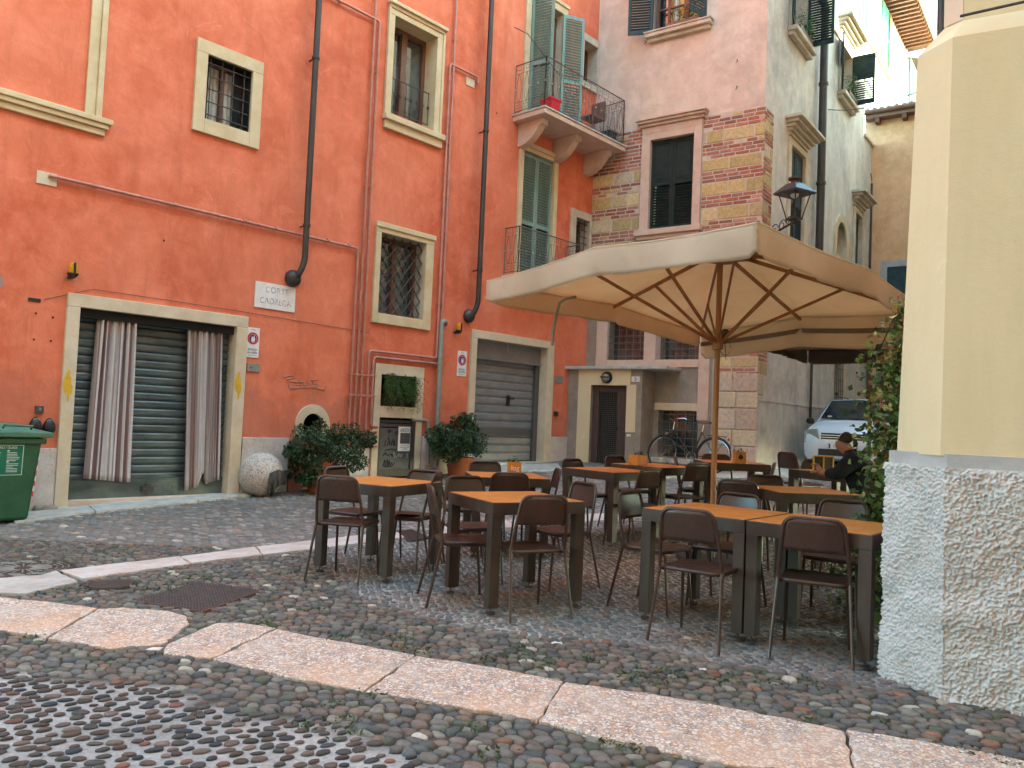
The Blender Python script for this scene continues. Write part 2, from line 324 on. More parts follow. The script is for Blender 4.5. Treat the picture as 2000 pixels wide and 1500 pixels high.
def striped():
    m, nt, b, v = base('striped_curtain_cloth', .92, 0, .15)
    uvn = node(nt, 'ShaderNodeAttribute', attribute_name='Col')
    nt.links.new(mixc(nt, ramp(nt, noise(nt, v, 3, 6, .7), [(.4, 0), (.75, .3)]), uvn.outputs[0], (.25, .2, .18)), b.inputs['Base Color'])
    bump(nt, b, noise(nt, v, 300, 2), .2, .001); return m
M['stripe'] = striped()
# ------------------------------------------------------------------ mesh building
WL = {}
def tag(o, label=None, cat=None, group=None, kind=None):
    if label: o['label'] = label
    if cat: o['category'] = cat
    if group: o['group'] = group
    if kind: o['kind'] = kind
    return o
def thing(name, label, cat, loc=(0, 0, 0), rz=0., group=None):
    o = bpy.data.objects.new(name, None); COL.objects.link(o); o.location = tuple(loc); o.rotation_euler = (0, 0, rz); o.empty_display_size = .1
    WL[o.name] = np.array(loc, float); return tag(o, label, cat, group)
def box8(a, b):
    return [(x, y, z) for z in (a[2], b[2]) for x, y in ((a[0], a[1]), (b[0], a[1]), (b[0], b[1]), (a[0], b[1]))]
BF = [(0, 3, 2, 1), (4, 5, 6, 7), (0, 1, 5, 4), (1, 2, 6, 5), (2, 3, 7, 6), (3, 0, 4, 7)]
class MB:
    def __init__(s, T=None): s.v = []; s.f = []; s.c = []; s.T = T
    def add(s, vs, fs, col=None):
        n = len(s.v)
        for p in vs:
            s.v.append(tuple(s.T(*p)) if s.T else tuple(p))
        s.f += [tuple(n+i for i in f) for f in fs]
        if col is not None or s.c:
            while len(s.c) < n: s.c.append((1, 1, 1))
            s.c += [col or (1, 1, 1)]*len(vs)
        return s
    def box(s, a, b, col=None): return s.add(box8(a, b), BF, col)
    def cbox(s, c, d, col=None): return s.box([c[i]-d[i]/2 for i in range(3)], [c[i]+d[i]/2 for i in range(3)], col)
    def tube(s, pts, r, n=8, cap=True, closed=False):
        pts = [Vector(tuple(s.T(*p)) if s.T else tuple(p)) for p in pts]; T = s.T; s.T = None
        m = len(pts); rs = r if isinstance(r, (list, tuple)) else [r]*m
        vs = []; fs = []; up = None
        for i, p in enumerate(pts):
            if closed: t = (pts[(i+1) % m]-pts[i-1])
            else: t = (pts[min(i+1, m-1)]-pts[max(i-1, 0)])
            t = t.normalized() if t.length > 1e-9 else Vector((0, 0, 1))
            if up is None:
                up = Vector((0, 0, 1)) if abs(t.z) < .9 else Vector((1, 0, 0))
            a = (up-t*up.dot(t))
            a = a.normalized() if a.length > 1e-6 else t.orthogonal().normalized()
            up = a; b = t.cross(a)
            for k in range(n):
                th = 2*PI*k/n; vs.append(p+(a*math.cos(th)+b*math.sin(th))*rs[i])
        rng = m if closed else m-1
        for i in range(rng):
            j = (i+1) % m
            for k in range(n): fs.append((i*n+k, i*n+(k+1) % n, j*n+(k+1) % n, j*n+k))
        if cap and not closed: fs += [tuple(range(n-1, -1, -1)), tuple((m-1)*n+k for k in range(n))]
        s.add([tuple(v) for v in vs], fs); s.T = T; return s
    def lathe(s, c, prof, n=16):
        vs = []; fs = []
        for (r, z) in prof:
            for k in range(n): th = 2*PI*k/n; vs.append((c[0]+r*math.cos(th), c[1]+r*math.sin(th), c[2]+z))
        for i in range(len(prof)-1):
            for k in range(n): fs.append((i*n+k, i*n+(k+1) % n, (i+1)*n+(k+1) % n, (i+1)*n+k))
        fs += [tuple(range(n-1, -1, -1)), tuple((len(prof)-1)*n+k for k in range(n))]
        return s.add(vs, fs)
    def prism(s, poly, lo, hi, ax=2):    # poly 2D extruded along axis ax
        def mk(p, h):
            if ax == 2: return (p[0], p[1], h)
            if ax == 1: return (p[0], h, p[1])
            return (h, p[0], p[1])
        n = len(poly); vs = [mk(p, lo) for p in poly]+[mk(p, hi) for p in poly]
        fs = [tuple(range(n-1, -1, -1)), tuple(range(n, 2*n))]+[(i, (i+1) % n, n+(i+1) % n, n+i) for i in range(n)]
        return s.add(vs, fs)
    def build(s, name, mat, parent=None, local=False, smooth=False, bev=0., fix=True):
        me = bpy.data.meshes.new(name); v = np.array(s.v, float)
        org = WL[parent.name] if (parent is not None and not local) else None
        o = bpy.data.objects.new(name, me)
        if org is not None: v = v-org
        elif parent is None and not local:
            org = np.array([(v[:, 0].min()+v[:, 0].max())/2, (v[:, 1].min()+v[:, 1].max())/2, v[:, 2].min()]); v = v-org; o.location = tuple(org)
        me.from_pydata([tuple(p) for p in v], [], s.f)
        if fix:
            bm = bmesh.new(); bm.from_mesh(me); bmesh.ops.recalc_face_normals(bm, faces=bm.faces); bm.to_mesh(me); bm.free()
        if s.c:
            ca = me.color_attributes.new('Col', 'FLOAT_COLOR', 'POINT')
            a = np.ones((len(s.v), 4), np.float32); a[:, :3] = np.array(s.c); ca.data.foreach_set('color', a.ravel())
        me.materials.append(mat)
        if smooth:
            me.shade_smooth(); me.set_sharp_from_angle(angle=R(42))
        COL.objects.link(o)
        if parent is not None: o.parent = parent
        WL[o.name] = WL[parent.name] if (parent is not None and parent.name in WL and not local) else (org if org is not None else np.zeros(3))
        if bev:
            md = o.modifiers.new('bevel', 'BEVEL'); md.width = bev; md.segments = 2; md.limit_method = 'ANGLE'
        return o
def npmesh(name, v, f, mat, col=None, parent=None, smooth=True, org=None, nper=None):
    """v (N,3), f list of arrays of equal-size faces"""
    me = bpy.data.meshes.new(name)
    if org is None:
        org = WL[parent.name] if parent is not None else np.array([v[:, 0].mean(), v[:, 1].mean(), v[:, 2].min()])
    v = v-org
    me.vertices.add(len(v)); me.vertices.foreach_set('co', v.astype(np.float32).ravel())
    tot = sum(a.shape[0] for a in f); loops = np.concatenate([a.ravel() for a in f]); sizes = np.concatenate([np.full(a.shape[0], a.shape[1]) for a in f])
    me.loops.add(len(loops)); me.loops.foreach_set('vertex_index', loops.astype(np.int32))
    me.polygons.add(tot); st = np.concatenate([[0], np.cumsum(sizes)[:-1]]); me.polygons.foreach_set('loop_start', st.astype(np.int32))
    me.polygons.foreach_set('loop_total', sizes.astype(np.int32)); me.update(calc_edges=True); me.validate()
    if col is not None:
        ca = me.color_attributes.new('Col', 'FLOAT_COLOR', 'POINT'); a = np.ones((len(v), 4), np.float32); a[:, :3] = col; ca.data.foreach_set('color', a.ravel())
    if smooth: me.shade_smooth()
    me.materials.append(mat); o = bpy.data.objects.new(name, me); COL.objects.link(o)
    if parent is not None: o.parent = parent
    else: o.location = tuple(org)
    WL[o.name] = np.array(org); return o
def text(name, s, W, u, v, d, size, mat, parent, sx=1., align='CENTER', ext=.001, sp=1.):
    cu = bpy.data.curves.new(name, 'FONT'); cu.body = s; cu.size = size; cu.align_x = align; cu.align_y = 'CENTER'; cu.extrude = ext; cu.space_character = sp
    tmp = bpy.data.objects.new('tmp', cu); COL.objects.link(tmp); dg = bpy.context.evaluated_depsgraph_get()
    me = bpy.data.meshes.new_from_object(tmp.evaluated_get(dg)); bpy.data.objects.remove(tmp)
    org = WL[parent.name]
    for vt in me.vertices:
        p = W.P(u+vt.co.x*sx, v+vt.co.y, d+vt.co.z)-org; vt.co = tuple(p)
    me.materials.clear(); me.materials.append(mat); me.name = name
    o = bpy.data.objects.new(name, me); COL.objects.link(o); o.parent = parent; WL[o.name] = org; return o
def ring(W, cu, cv, r, d, n=24): return [tuple(W.P(cu+r*math.cos(2*PI*k/n), cv+r*math.sin(2*PI*k/n), d)) for k in range(n)]
def disc(name, W, cu, cv, r0, r1, d0, d1, mat, parent, n=28, rz=1.):
    m = MB(W.P); vs = []; 
    for d in (d0, d1):
        for r in (r0, r1): vs += [(cu+r*rz*math.cos(2*PI*k/n), cv+r*math.sin(2*PI*k/n), d) for k in range(n)]
    fs = []
    for k in range(n):
        j = (k+1) % n
        fs += [(2*n+k, 2*n+j, 3*n+j, 3*n+k), (k, j, n+j, n+k), (n+k, n+j, 3*n+j, 3*n+k)]
        if r0 > 0: fs.append((k, j, 2*n+j, 2*n+k))
    m.add(vs, fs); return m.build(name, mat, parent, fix=True)
def wall_sheet(m, u0, u1, v0, v1, holes, d=0.):
    us = sorted({u0, u1, *[min(max(h[0], u0), u1) for h in holes], *[min(max(h[1], u0), u1) for h in holes]})
    vs = sorted({v0, v1, *[min(max(h[2], v0), v1) for h in holes], *[min(max(h[3], v0), v1) for h in holes]})
    for a, b in zip(us, us[1:]):
        for c, e in zip(vs, vs[1:]):
            if b-a < 1e-5 or e-c < 1e-5: continue
            mu, mv = (a+b)/2, (c+e)/2
            if any(h[0] < mu < h[1] and h[2] < mv < h[3] for h in holes): continue
            m.add([(a, c, d), (b, c, d), (b, e, d), (a, e, d)], [(0, 1, 2, 3)])
def reveal(m, h, d0, d1):
    u0, u1, v0, v1 = h
    m.add([(u0, v0, d0), (u1, v0, d0), (u1, v1, d0), (u0, v1, d0), (u0, v0, d1), (u1, v0, d1), (u1, v1, d1), (u0, v1, d1)],
          [(0, 1, 5, 4), (1, 2, 6, 5), (2, 3, 7, 6), (3, 0, 4, 7)])
def frame_bars(m, o, i, d0, d1, bottom=True):
    """stone surround between outer rect o and inner rect i"""
    m.box((o[0], i[3], d0), (o[1], o[3], d1)); m.box((o[0], o[2], d0), (i[0], i[3], d1)); m.box((i[1], o[2], d0), (o[1], i[3], d1))
    if bottom: m.box((i[0], o[2], d0), (i[1], i[2], d1))
def shutter(name, T, w_, h, mat, parent, rail_v=None, solid_top=False, n=None, thick=.035):
    """leaf local: x 0..w, z 0..h, y thickness -> T maps (x,z,y)"""
    m = MB(T); s_ = .055
    m.box((0, 0, 0), (s_, h, thick)); m.box((w_-s_, 0, 0), (w_, h, thick))
    cuts = [0, h-.07]+([rail_v-.04] if rail_v else [])
    for c in cuts: m.box((s_, c, 0), (w_-s_, c+.08 if c else .09, thick))
    z = .1; top = h-.075
    while z < top-.02:
        if rail_v and rail_v-.08 < z < rail_v+.045: z = rail_v+.05
        if solid_top and z > rail_v: break
        m.add([(s_, z, .004), (w_-s_, z, .004), (w_-s_, z+.03, .030), (s_, z+.03, .030), (s_, z+.008, .001), (w_-s_, z+.008, .001), (w_-s_, z+.038, .026), (s_, z+.038, .026)],
              [(0, 1, 2, 3), (4, 7, 6, 5), (0, 3, 7, 4), (1, 5, 6, 2), (0, 4, 5, 1), (3, 2, 6, 7)])
        z += .058
    if solid_top: m.box((s_, rail_v+.05, .008), (w_-s_, h-.07, .022)); m.box((s_+.05, rail_v+.1, .022), (w_-s_-.05, h-.13, .03))
    return m.build(name, mat, parent)
def grille(name, W, h, d, nu, nv, mat, parent, r=.009, T=None):
    m = MB(T or W.P); u0, u1, v0, v1 = h
    for i in range(nu): 
        u = u0+(u1-u0)*(i+.5)/nu; m.tube([(u, v0, d), (u, v1, d)], r, 6)
    for j in range(nv):
        v = v0+(v1-v0)*(j+.5)/nv; m.tube([(u0, v, d+.012), (u1, v, d+.012)], r, 6)
    return m.build(name, mat, parent)
# ------------------------------------------------------------------ ground
def pxpoly(pts): return np.array([G(x, y)[:2] for x, y in pts])
def inside(P, poly):
    x, y = P[:, 0], P[:, 1]; r = np.zeros(len(P), bool); n = len(poly)
    for i in range(n):
        x1, y1 = poly[i]; x2, y2 = poly[(i+1) % n]
        c = ((y1 > y) != (y2 > y)) & (x < (x2-x1)*(y-y1)/(y2-y1+1e-12)+x1); r ^= c
    return r
Z0 = pxpoly([(-900, 1255), (0, 1305), (110, 1325), (200, 1328), (330, 1340), (410, 1372), (470, 1392), (600, 1398), (700, 1432), (760, 1465), (880, 1500), (980, 1560), (1100, 1800), (-900, 2000)])
Z2 = pxpoly([(625, 1100), (690, 1165), (800, 1200), (880, 1215), (1000, 1240), (1130, 1250), (1250, 1262), (1380, 1290), (1500, 1308), (1640, 1330), (1730, 1352), (1800, 1340), (1900, 1100), (1750, 905), (1420, 925), (1100, 925), (960, 960), (850, 985), (700, 1030)])
S_A = [pxpoly(p) for p in (
    [(-500, 1140), (0, 1170), (120, 1182), (190, 1192), (88, 1250), (0, 1234), (-500, 1190)],
    [(192, 1193), (240, 1190), (330, 1197), (365, 1207), (368, 1222), (350, 1240), (318, 1262), (215, 1271), (92, 1251)],
    [(420, 1221), (470, 1220), (538, 1231), (412, 1290), (318, 1281), (328, 1262), (380, 1240)],
    [(541, 1232), (640, 1252), (810, 1284), (711, 1355), (560, 1326), (415, 1291)],
    [(814, 1285), (950, 1306), (1101, 1336), (1048, 1412), (900, 1385), (714, 1356)],
    [(1104, 1337), (1250, 1357), (1400, 1382), (1600, 1421), (1646, 1433), (1668, 1512), (1440, 1502), (1200, 1452), (1051, 1413)],
    [(1652, 1430), (1800, 1452), (1962, 1482), (2100, 1510), (2100, 1600), (1750, 1540), (1672, 1512)])]
S_B = [pxpoly(p) for p in (
    [(118, 1118), (230, 1104), (351, 1090), (372, 1104), (160, 1134)],
    [(353, 1090), (498, 1071), (512, 1086), (374, 1103)],
    [(500, 1071), (622, 1057), (640, 1072), (514, 1086)],
    [(625, 1057), (770, 1038), (790, 1052), (642, 1071)],
    [(842, 1032), (990, 1018), (1008, 1031), (855, 1044)],
    [(993, 1018), (1120, 1008), (1140, 1020), (1011, 1030)],
    [(1123, 1008), (1250, 1000), (1275, 1012), (1143, 1020)])]
S_W = pxpoly([(-60, 1138), (78, 1128), (110, 1119), (152, 1140), (50, 1164), (-60, 1162)])
S_C = [pxpoly(p) for p in (   # kerb slabs along the orange wall
    [(20, 1008), (170, 991), (185, 1003), (30, 1024)], [(173, 991), (352, 970), (386, 982), (188, 1003)], [(355, 970), (455, 962), (500, 968), (388, 982)],
    [(900, 913), (1090, 908), (1098, 920), (905, 927)])]
S_D = pxpoly([(1280, 921), (1560, 917), (1560, 933), (1290, 936)])
GR = pxpoly([(262, 1176), (383, 1139), (512, 1156), (396, 1198)])
MH1 = (G(45, 1112)[:2], .36); MH2 = (G(215, 1143)[:2], .16); GR2 = pxpoly([(770, 1040), (806, 1034), (842, 1052), (800, 1060)])
def slab(name, poly, mat, top=.014, label=None, cat=None, group=None, kind='structure', jitter=.022, bev=.006):
    n = len(poly); pts = []
    for i in range(n):      # subdivide and roughen the edge
        a, b = poly[i], poly[(i+1) % n]; k = max(1, int(np.linalg.norm(b-a)/.07))
        for j in range(k):
            p = a+(b-a)*j/k; pts.append(p+(np.random.rand(2)-.5)*jitter*(1 if j else .3))
    c = np.mean(pts, 0); zt = [float(gz(p[0], p[1]))+top for p in pts]; n = len(pts)
    m = MB(); vs = [(p[0], p[1], z) for p, z in zip(pts, zt)]+[(p[0], p[1], z-.09) for p, z in zip(pts, zt)]
    m.add(vs, [tuple(range(n))]+[(i, (i+1) % n, n+(i+1) % n, n+i) for i in range(n)])
    o = m.build(name, mat, bev=bev)
    tag(o, label, cat, group, kind); return o
for p in S_A: slab('paving_slab', p, M['marble'], kind='structure')
for p in S_B: slab('paving_slab', p, M['marblep'], kind='structure', top=.018)
slab('paving_slab', S_W, M['whitestone'], top=.02)
for p in S_C: slab('pavement', p, M['whitestone'], top=.03, bev=.01)
slab('pavement', S_D, M['whitestone'], top=.03)
# base sheet
YB_ = 7.6
xs = np.unique(np.concatenate([np.linspace(-150, -9, 20), np.arange(-9, 12.01, .12), np.linspace(12, 150, 20)]))
ys = np.unique(np.concatenate([np.linspace(-60, 1.5, 16), np.arange(1.5, 12, .12), np.arange(12, 34, .5), np.linspace(34, 300, 30)]))
X, Y = np.meshgrid(xs, ys); P = np.stack([X.ravel(), Y.ravel()], 1); Z = gz(P[:, 0], P[:, 1])-.004
nx = len(xs); ii = np.arange(len(ys)-1)[:, None]*nx+np.arange(nx-1)[None]
F = np.stack([ii, ii+1, ii+nx+1, ii+nx], -1).reshape(-1, 4)
zc = np.zeros((len(P), 3)); zc[:] = (.10, .092, .078)
zc[(P[:, 1] > YB_)] = (.24, .23, .21)
zc[inside(P, Z2)] = (.54, .53, .505); zc[inside(P, Z0)] = (.56, .55, .53)
tag(npmesh('ground', np.column_stack([P, Z]), [F], M['ground'], zc, org=np.zeros(3)), kind='structure')
# stones
def cobbles(name, sel, x0, x1, y0, y1, sp, asp, fill, hgt, K, rings, pal, rot=0., jit=.42, maxr=None, sink=0., embed=False):
    rs = np.random.RandomState(abs(hash(name)) % 1000 if False else len(name)*17+int(sp*1000))
    ca, sa = math.cos(rot), math.sin(rot)
    diag = max(x1-x0, y1-y0)*1.5; cx, cy = (x0+x1)/2, (y0+y1)/2
    nu, nv = int(diag/(sp*asp)), int(diag/sp)
    iu, iv = np.meshgrid(np.arange(nu), np.arange(nv))
    u = (iu+.5*(iv % 2)-nu/2)*1.0; v = (iv-nv/2)*.9
    u = u+(rs.rand(*u.shape)-.5)*jit*1.5; v = v+(rs.rand(*v.shape)-.5)*jit*1.2
    # normalised cell coordinates -> neighbours by index
    r = np.full(u.shape+(K,), 1e9); th = np.arange(K)*2*PI/K
    for di in range(-2, 3):
        for dj in range(-2, 3):
            if di == 0 and dj == 0: continue
            du = np.roll(u, (-dj, -di), (0, 1))-u; dv = np.roll(v, (-dj, -di), (0, 1))-v
            d2 = du*du+dv*dv
            for k in range(K):
                dt = du*math.cos(th[k])+dv*math.sin(th[k])
                rr = np.where(dt > 1e-3, d2/(2*np.maximum(dt, 1e-3)), 1e9); r[..., k] = np.minimum(r[..., k], rr)
    r = np.minimum(r, .85)
    r = .7*r+.15*(np.roll(r, 1, -1)+np.roll(r, -1, -1))
    if embed:
        e = (.18+.19*rs.rand(*u.shape)); ang = rs.rand(*u.shape)*.9-.3
        el = 1.2+.9*rs.rand(*u.shape)
        ell = 1/np.sqrt((np.cos(th[None, None]-ang[..., None])/el[..., None])**2+(np.sin(th[None, None]-ang[..., None]))**2)
        r = np.minimum(r*.86, ell*e[..., None])
    else: r = r*(fill+(rs.rand(*u.shape)-.5)[..., None]*.10)
    X = (u*sp*asp)*ca-(v*sp)*sa+cx; Y = (u*sp*asp)*sa+(v*sp)*ca+cy
    PP = np.stack([X.ravel(), Y.ravel()], 1); m = (PP[:, 0] > x0) & (PP[:, 0] < x1) & (PP[:, 1] > y0) & (PP[:, 1] < y1)
    # keep only what the camera could roughly see
    m &= (np.abs(PP[:, 0]) < PP[:, 1]*.80+1.6)
    m &= sel(PP); PP = PP[m]; r = r.reshape(-1, K)[m]; n = len(PP)
    zb = gz(PP[:, 0], PP[:, 1]); hh = hgt*(.55+.7*rs.rand(n))
    tilt = (rs.rand(n, 2)-.5)*.16
    ringf = {2: [(1., 0.), (.72, .8)], 3: [(1., -.1), (.9, .7), (.6, .98)], 4: [(1., -.2), (.95, .5), (.80, .88), (.45, 1.)]}[rings]
    V = []
    for (f_, h_) in ringf:
        lx = r*f_*np.cos(th)[None]*sp*asp; ly = r*f_*np.sin(th)[None]*sp
        wx = lx*ca-ly*sa; wy = lx*sa+ly*ca
        z = zb[:, None]-sink+h_*hh[:, None]+(wx*tilt[:, :1]+wy*tilt[:, 1:])*max(h_, 0)
        V.append(np.stack([PP[:, :1]+wx, PP[:, 1:]+wy, z], -1))
    V.append(np.stack([PP[:, 0], PP[:, 1], zb-sink+hh*1.02], -1)[:, None]); V = np.concatenate(V, 1)
    nv_ = V.shape[1]; base_ = np.arange(n)[:, None]*nv_; q = []; k = np.arange(K); k2 = (k+1) % K
    for i in range(rings-1):
        q.append((base_[:, :, None]+np.stack([i*K+k, i*K+k2, (i+1)*K+k2, (i+1)*K+k], -1)[None]).reshape(-1, 4))
    t = (base_[:, :, None]+np.stack([(rings-1)*K+k, (rings-1)*K+k2, np.full(K, nv_-1)], -1)[None]).reshape(-1, 3)
    pal = np.array(pal); pr = pal[:, 3]/pal[:, 3].sum(); ci = rs.choice(len(pal), n, p=pr)
    col = pal[ci, :3]*(.75+.5*rs.rand(n, 1)); col = np.repeat(col, nv_, 0)
    o = npmesh(name, V.reshape(-1, 3), [np.concatenate(q), t], M['stones'], col, org=np.zeros(3)); tag(o, kind='structure'); return o
PAL1 = [(.12, .113, .103, 6), (.14, .112, .098, 4), (.09, .094, .096, 4), (.16, .125, .10, 2), (.17, .165, .14, 3), (.18, .105, .07, .35), (.40, .38, .33, .3), (.085, .095, .07, 1.5)]
PAL0 = [(.08, .072, .066, 5), (.105, .078, .066, 4), (.055, .06, .07, 2), (.17, .13, .11, 1.5), (.20, .10, .075, .5)]
PAL2 = [(.19, .183, .172, 5), (.21, .18, .158, 3), (.155, .16, .16, 3), (.26, .25, .225, 2), (.22, .15, .11, .4), (.42, .40, .36, .25)]
PAL1 = [(a*1.32, b*1.30, c*1.26, d) for a, b, c, d in PAL1]
EXC = S_A+S_B+[S_W, GR, GR2]
def free(P):
    r = np.ones(len(P), bool)
    for e in EXC: r &= ~inside(P, e)
    for c, rad in (MH1, MH2): r &= (np.hypot(P[:, 0]-c[0], P[:, 1]-c[1]) > rad+.01)
    return r
YB = 7.6
cobbles('cobbles_in_mortar', lambda P: free(P) & inside(P, Z0), -5, 2, 2.2, 5.2, .068, 1.1, .9, .007, 12, 4, PAL0, rot=.35, embed=True)
cobbles('cobblestones', lambda P: free(P) & ~inside(P, Z0) & ~inside(P, Z2) & (P[:, 1] < YB), -8, 5, 2.2, YB, .060, 1.3, .92, .020, 12, 4, PAL1, rot=-.5, sink=.008, jit=.55)
cobbles('worn_cobblestones', lambda P: free(P) & inside(P, Z2) & (P[:, 1] < 9.2), -3, 6, 3.5, 9.2, .053, 1.35, .71, .008, 10, 3, PAL2, rot=-.4, sink=.002)
def _far(P):
    w_ = (P[:, 0]+5.39)*WD[1]-(P[:, 1]-9.526)*WD[0]
    return free(P) & (w_ > .25)
cobbles('small_cobblestones', lambda P: _far(P) & ~(inside(P, Z2) & (P[:, 1] < 9.2)) & (P[:, 1] >= YB), -10, 14, YB, 24, .075, 1.5, .88, .010, 8, 2, [(a*1.25, b*1.22, c*1.2, d) for a, b, c, d in PAL2], rot=-.3, sink=.003)
# manholes and grates
def cover(name, c, rad, label, pattern):
    z = float(gz(*c)); t = thing(name, label, 'manhole cover', (c[0], c[1], z)); m = MB(); m.lathe((c[0], c[1], z), [(rad, -.05), (rad, .012), (rad-.012, .014), (rad-.02, .009), (.001, .009)], 40); m.build('cover', M['iron'], t, smooth=False)
    m = MB(); m.lathe((c[0], c[1], z), [(rad+.02, -.05), (rad+.02, .008), (rad+.002, .008), (rad+.002, -.05)], 40); m.build('rim', M['iron'], t)
    if pattern:
        m = MB()
        for k in range(18):
            a = 2*PI*k/18; m.tube([(c[0]+math.cos(a)*rad*.18, c[1]+math.sin(a)*rad*.18, z+.009), (c[0]+math.cos(a)*rad*.55, c[1]+math.sin(a)*rad*.55, z+.009)], .006, 5)
        for q in (.65, .76, .87):
            for s0 in range(12):
                a0 = 2*PI*s0/12+q; m.tube([(c[0]+math.cos(a0+k*.07)*rad*q, c[1]+math.sin(a0+k*.07)*rad*q, z+.009) for k in range(6)], .005, 5)
        m.build('cast_pattern', M['greypipe'], t)
cover('manhole_cover', MH1[0], MH1[1], 'large round iron manhole cover with a sunburst pattern', True)
cover('manhole_cover', MH2[0], MH2[1], 'small plain round iron cover between the marble strips', False)
def grate(poly, label, dots):
    c = poly.mean(0); z = float(gz(*c)); t = thing('drain_cover', label, 'drain cover', (c[0], c[1], z))
    m = MB(); a, b, cc, d = [Vector((p[0], p[1], 0)) for p in poly]
    m.add([(p[0], p[1], z+h) for h in (.012, -.05) for p in poly], [(0, 1, 2, 3), (0, 4, 5, 1), (1, 5, 6, 2), (2, 6, 7, 3), (3, 7, 4, 0)]); m.build('plate', M['brownpipe'] if dots else M['iron'], t)
    m = MB(); n = 22 if dots else 9
    for i in range(1, n):
        f = i/n; p = a.lerp(b, f); q = d.lerp(cc, f); m.tube([(p.x, p.y, z+.013), (q.x, q.y, z+.013)], .004 if dots else .008, 4, cap=False)
    if dots:
        for i in range(1, n):
            f = i/n; p = a.lerp(d, f); q = b.lerp(cc, f); m.tube([(p.x, p.y, z+.013), (q.x, q.y, z+.013)], .004, 4, cap=False)
    m.build('raised_pattern', M['iron'], t)
grate(GR, 'square brown iron drain cover set in the cobbles', True)
grate(GR2, 'small grey iron grating in the marble strip by the tables', False)
# moss and small weeds between stones
def leaves(name, pts, size, colf, mat, parent=None, up=0., org=None, asp=.45, curl=.25, seed=1, nrm=None):
    rs = np.random.RandomState(seed); n = len(pts); sz = size*(.6+.8*rs.rand(n, 1))
    d = rs.randn(n, 3); 
    if nrm is not None: d += nrm*up
    else: d[:, 2] += up
    d /= np.linalg.norm(d, axis=1)[:, None]; a = np.cross(d, rs.randn(n, 3)); a /= np.linalg.norm(a, axis=1)[:, None]; b = np.cross(d, a)
    v = np.stack([pts-a*sz, pts+b*sz*asp+d*sz*curl*.5, pts+a*sz-d*sz*curl, pts-b*sz*asp+d*sz*curl*.5], 1).reshape(-1, 3)
    i = np.arange(n)[:, None]*4; f = np.concatenate([i+np.array([0, 1, 2]), i+np.array([0, 2, 3])])
    col = np.repeat(colf(rs, n, pts), 4, 0)
    return npmesh(name, v, [f], mat, col, parent, smooth=False, org=org)
def greens(cols, var=.5):
    cols = np.array(cols)
    def f(rs, n, pts): return cols[rs.randint(0, len(cols), n)]*(1-var/2+var*rs.rand(n, 1))
    return f
pts = []
rs = np.random.RandomState(5)
for (px, py, n, r) in [(510, 1222, 120, .05), (660, 1250, 60, .05), (620, 1195, 50, .06), (720, 1238, 70, .05), (780, 1245, 70, .06), (800, 1268, 60, .05), (830, 1275, 60, .05), (1020, 1270, 70, .05), (1005, 1290, 90, .06), (1060, 1300, 60, .06), (1150, 1288, 60, .05), (1240, 1325, 110, .07), (1260, 1340, 60, .05), (1290, 1318, 60, .05), (1320, 1316, 60, .05), (1425, 1330, 60, .05), (1340, 1328, 40, .04), (950, 1290, 60, .05),
                     (690, 1415, 40, .05), (640, 1378, 40, .05), (720, 1358, 50, .05), (1230, 1464, 50, .04), (1190, 1455, 40, .04), (1590, 1338, 70, .06), (1530, 1340, 30, .05), (1905, 1475, 40, .05), (1955, 1490, 40, .04), (1590, 1415, 30, .04), (300, 1152, 120, .12), (350, 1140, 100, .12), (130, 1155, 120, .10), (100, 1100, 100, .12), (200, 1075, 80, .15), (420, 1130, 80, .12), (560, 1120, 60, .1), (1720, 1410, 30, .04), (960, 1480, 40, .05), (920, 1430, 50, .05), (680, 1435, 30, .04), (1475, 1330, 40, .05), (60, 1250, 40, .05), (600, 1420, 30, .04)]:
    g = G(px, py); n = n//2; q = rs.randn(n, 2)*r; pts.append(np.column_stack([g[0]+q[:, 0], g[1]+q[:, 1], gz(g[0]+q[:, 0], g[1]+q[:, 1])+.008+.012*rs.rand(n)]))
pts = np.concatenate(pts); o = leaves('weeds', pts, .013, greens([(.05, .11, .02), (.08, .15, .03), (.06, .09, .03)]), M['leaf'], up=.5, asp=.35, seed=3)
tag(o, 'tufts of green weeds and moss between the cobbles', 'weeds', kind='stuff')
# fallen leaves under the tables
n = 900; q = np.array([G(px, py)[:2] for px, py in zip(rs.uniform(760, 1440, 120), rs.uniform(1020, 1200, 120))]); q = q[rs.randint(0, 120, n)]+rs.randn(n, 2)*.22
o = leaves('fallen_leaves', np.column_stack([q, gz(q[:, 0], q[:, 1])+.016]), .011, greens([(.22, .10, .03), (.16, .07, .03), (.30, .19, .06), (.10, .05, .03)]), M['leaf'], up=6, seed=8)
tag(o, 'crumbled brown fallen leaves scattered under the tables', 'leaves', kind='stuff')
def rock(c, s, mat, label, seed, group=None):
    rr = np.random.RandomState(seed); m = MB(); n = 10; prof = [(.02, 0), (.8, .05), (1, .35), (.85, .72), (.5, .95), (.02, 1)]
    m.lathe((0, 0, 0), prof, n); j = [1+.25*(rr.rand()-.5) for _ in range(n)]
    m.v = [(c[0]+x*s[0]*j[i % n], c[1]+y*s[1]*j[i % n], c[2]+z*s[2]*(.9+.2*rr.rand())) for i, (x, y, z) in enumerate(m.v)]
    return tag(m.build('loose_stone', mat, smooth=True), label, 'stone', group)
for (px, py, w_, l) in ((74, 999, .06, 'rounded dark loose stone lying nearest the green bin'), (97, 999, .085, 'long grey loose stone between two others below the door frame'), (125, 996, .07, 'flat pale loose stone lying on the kerb before the shutter')):
    g = G(px, py); rock(g, (w_, w_*.8, .075 if px < 120 else .04), M['greybrown'] if px < 120 else M['palestone'], l, px)
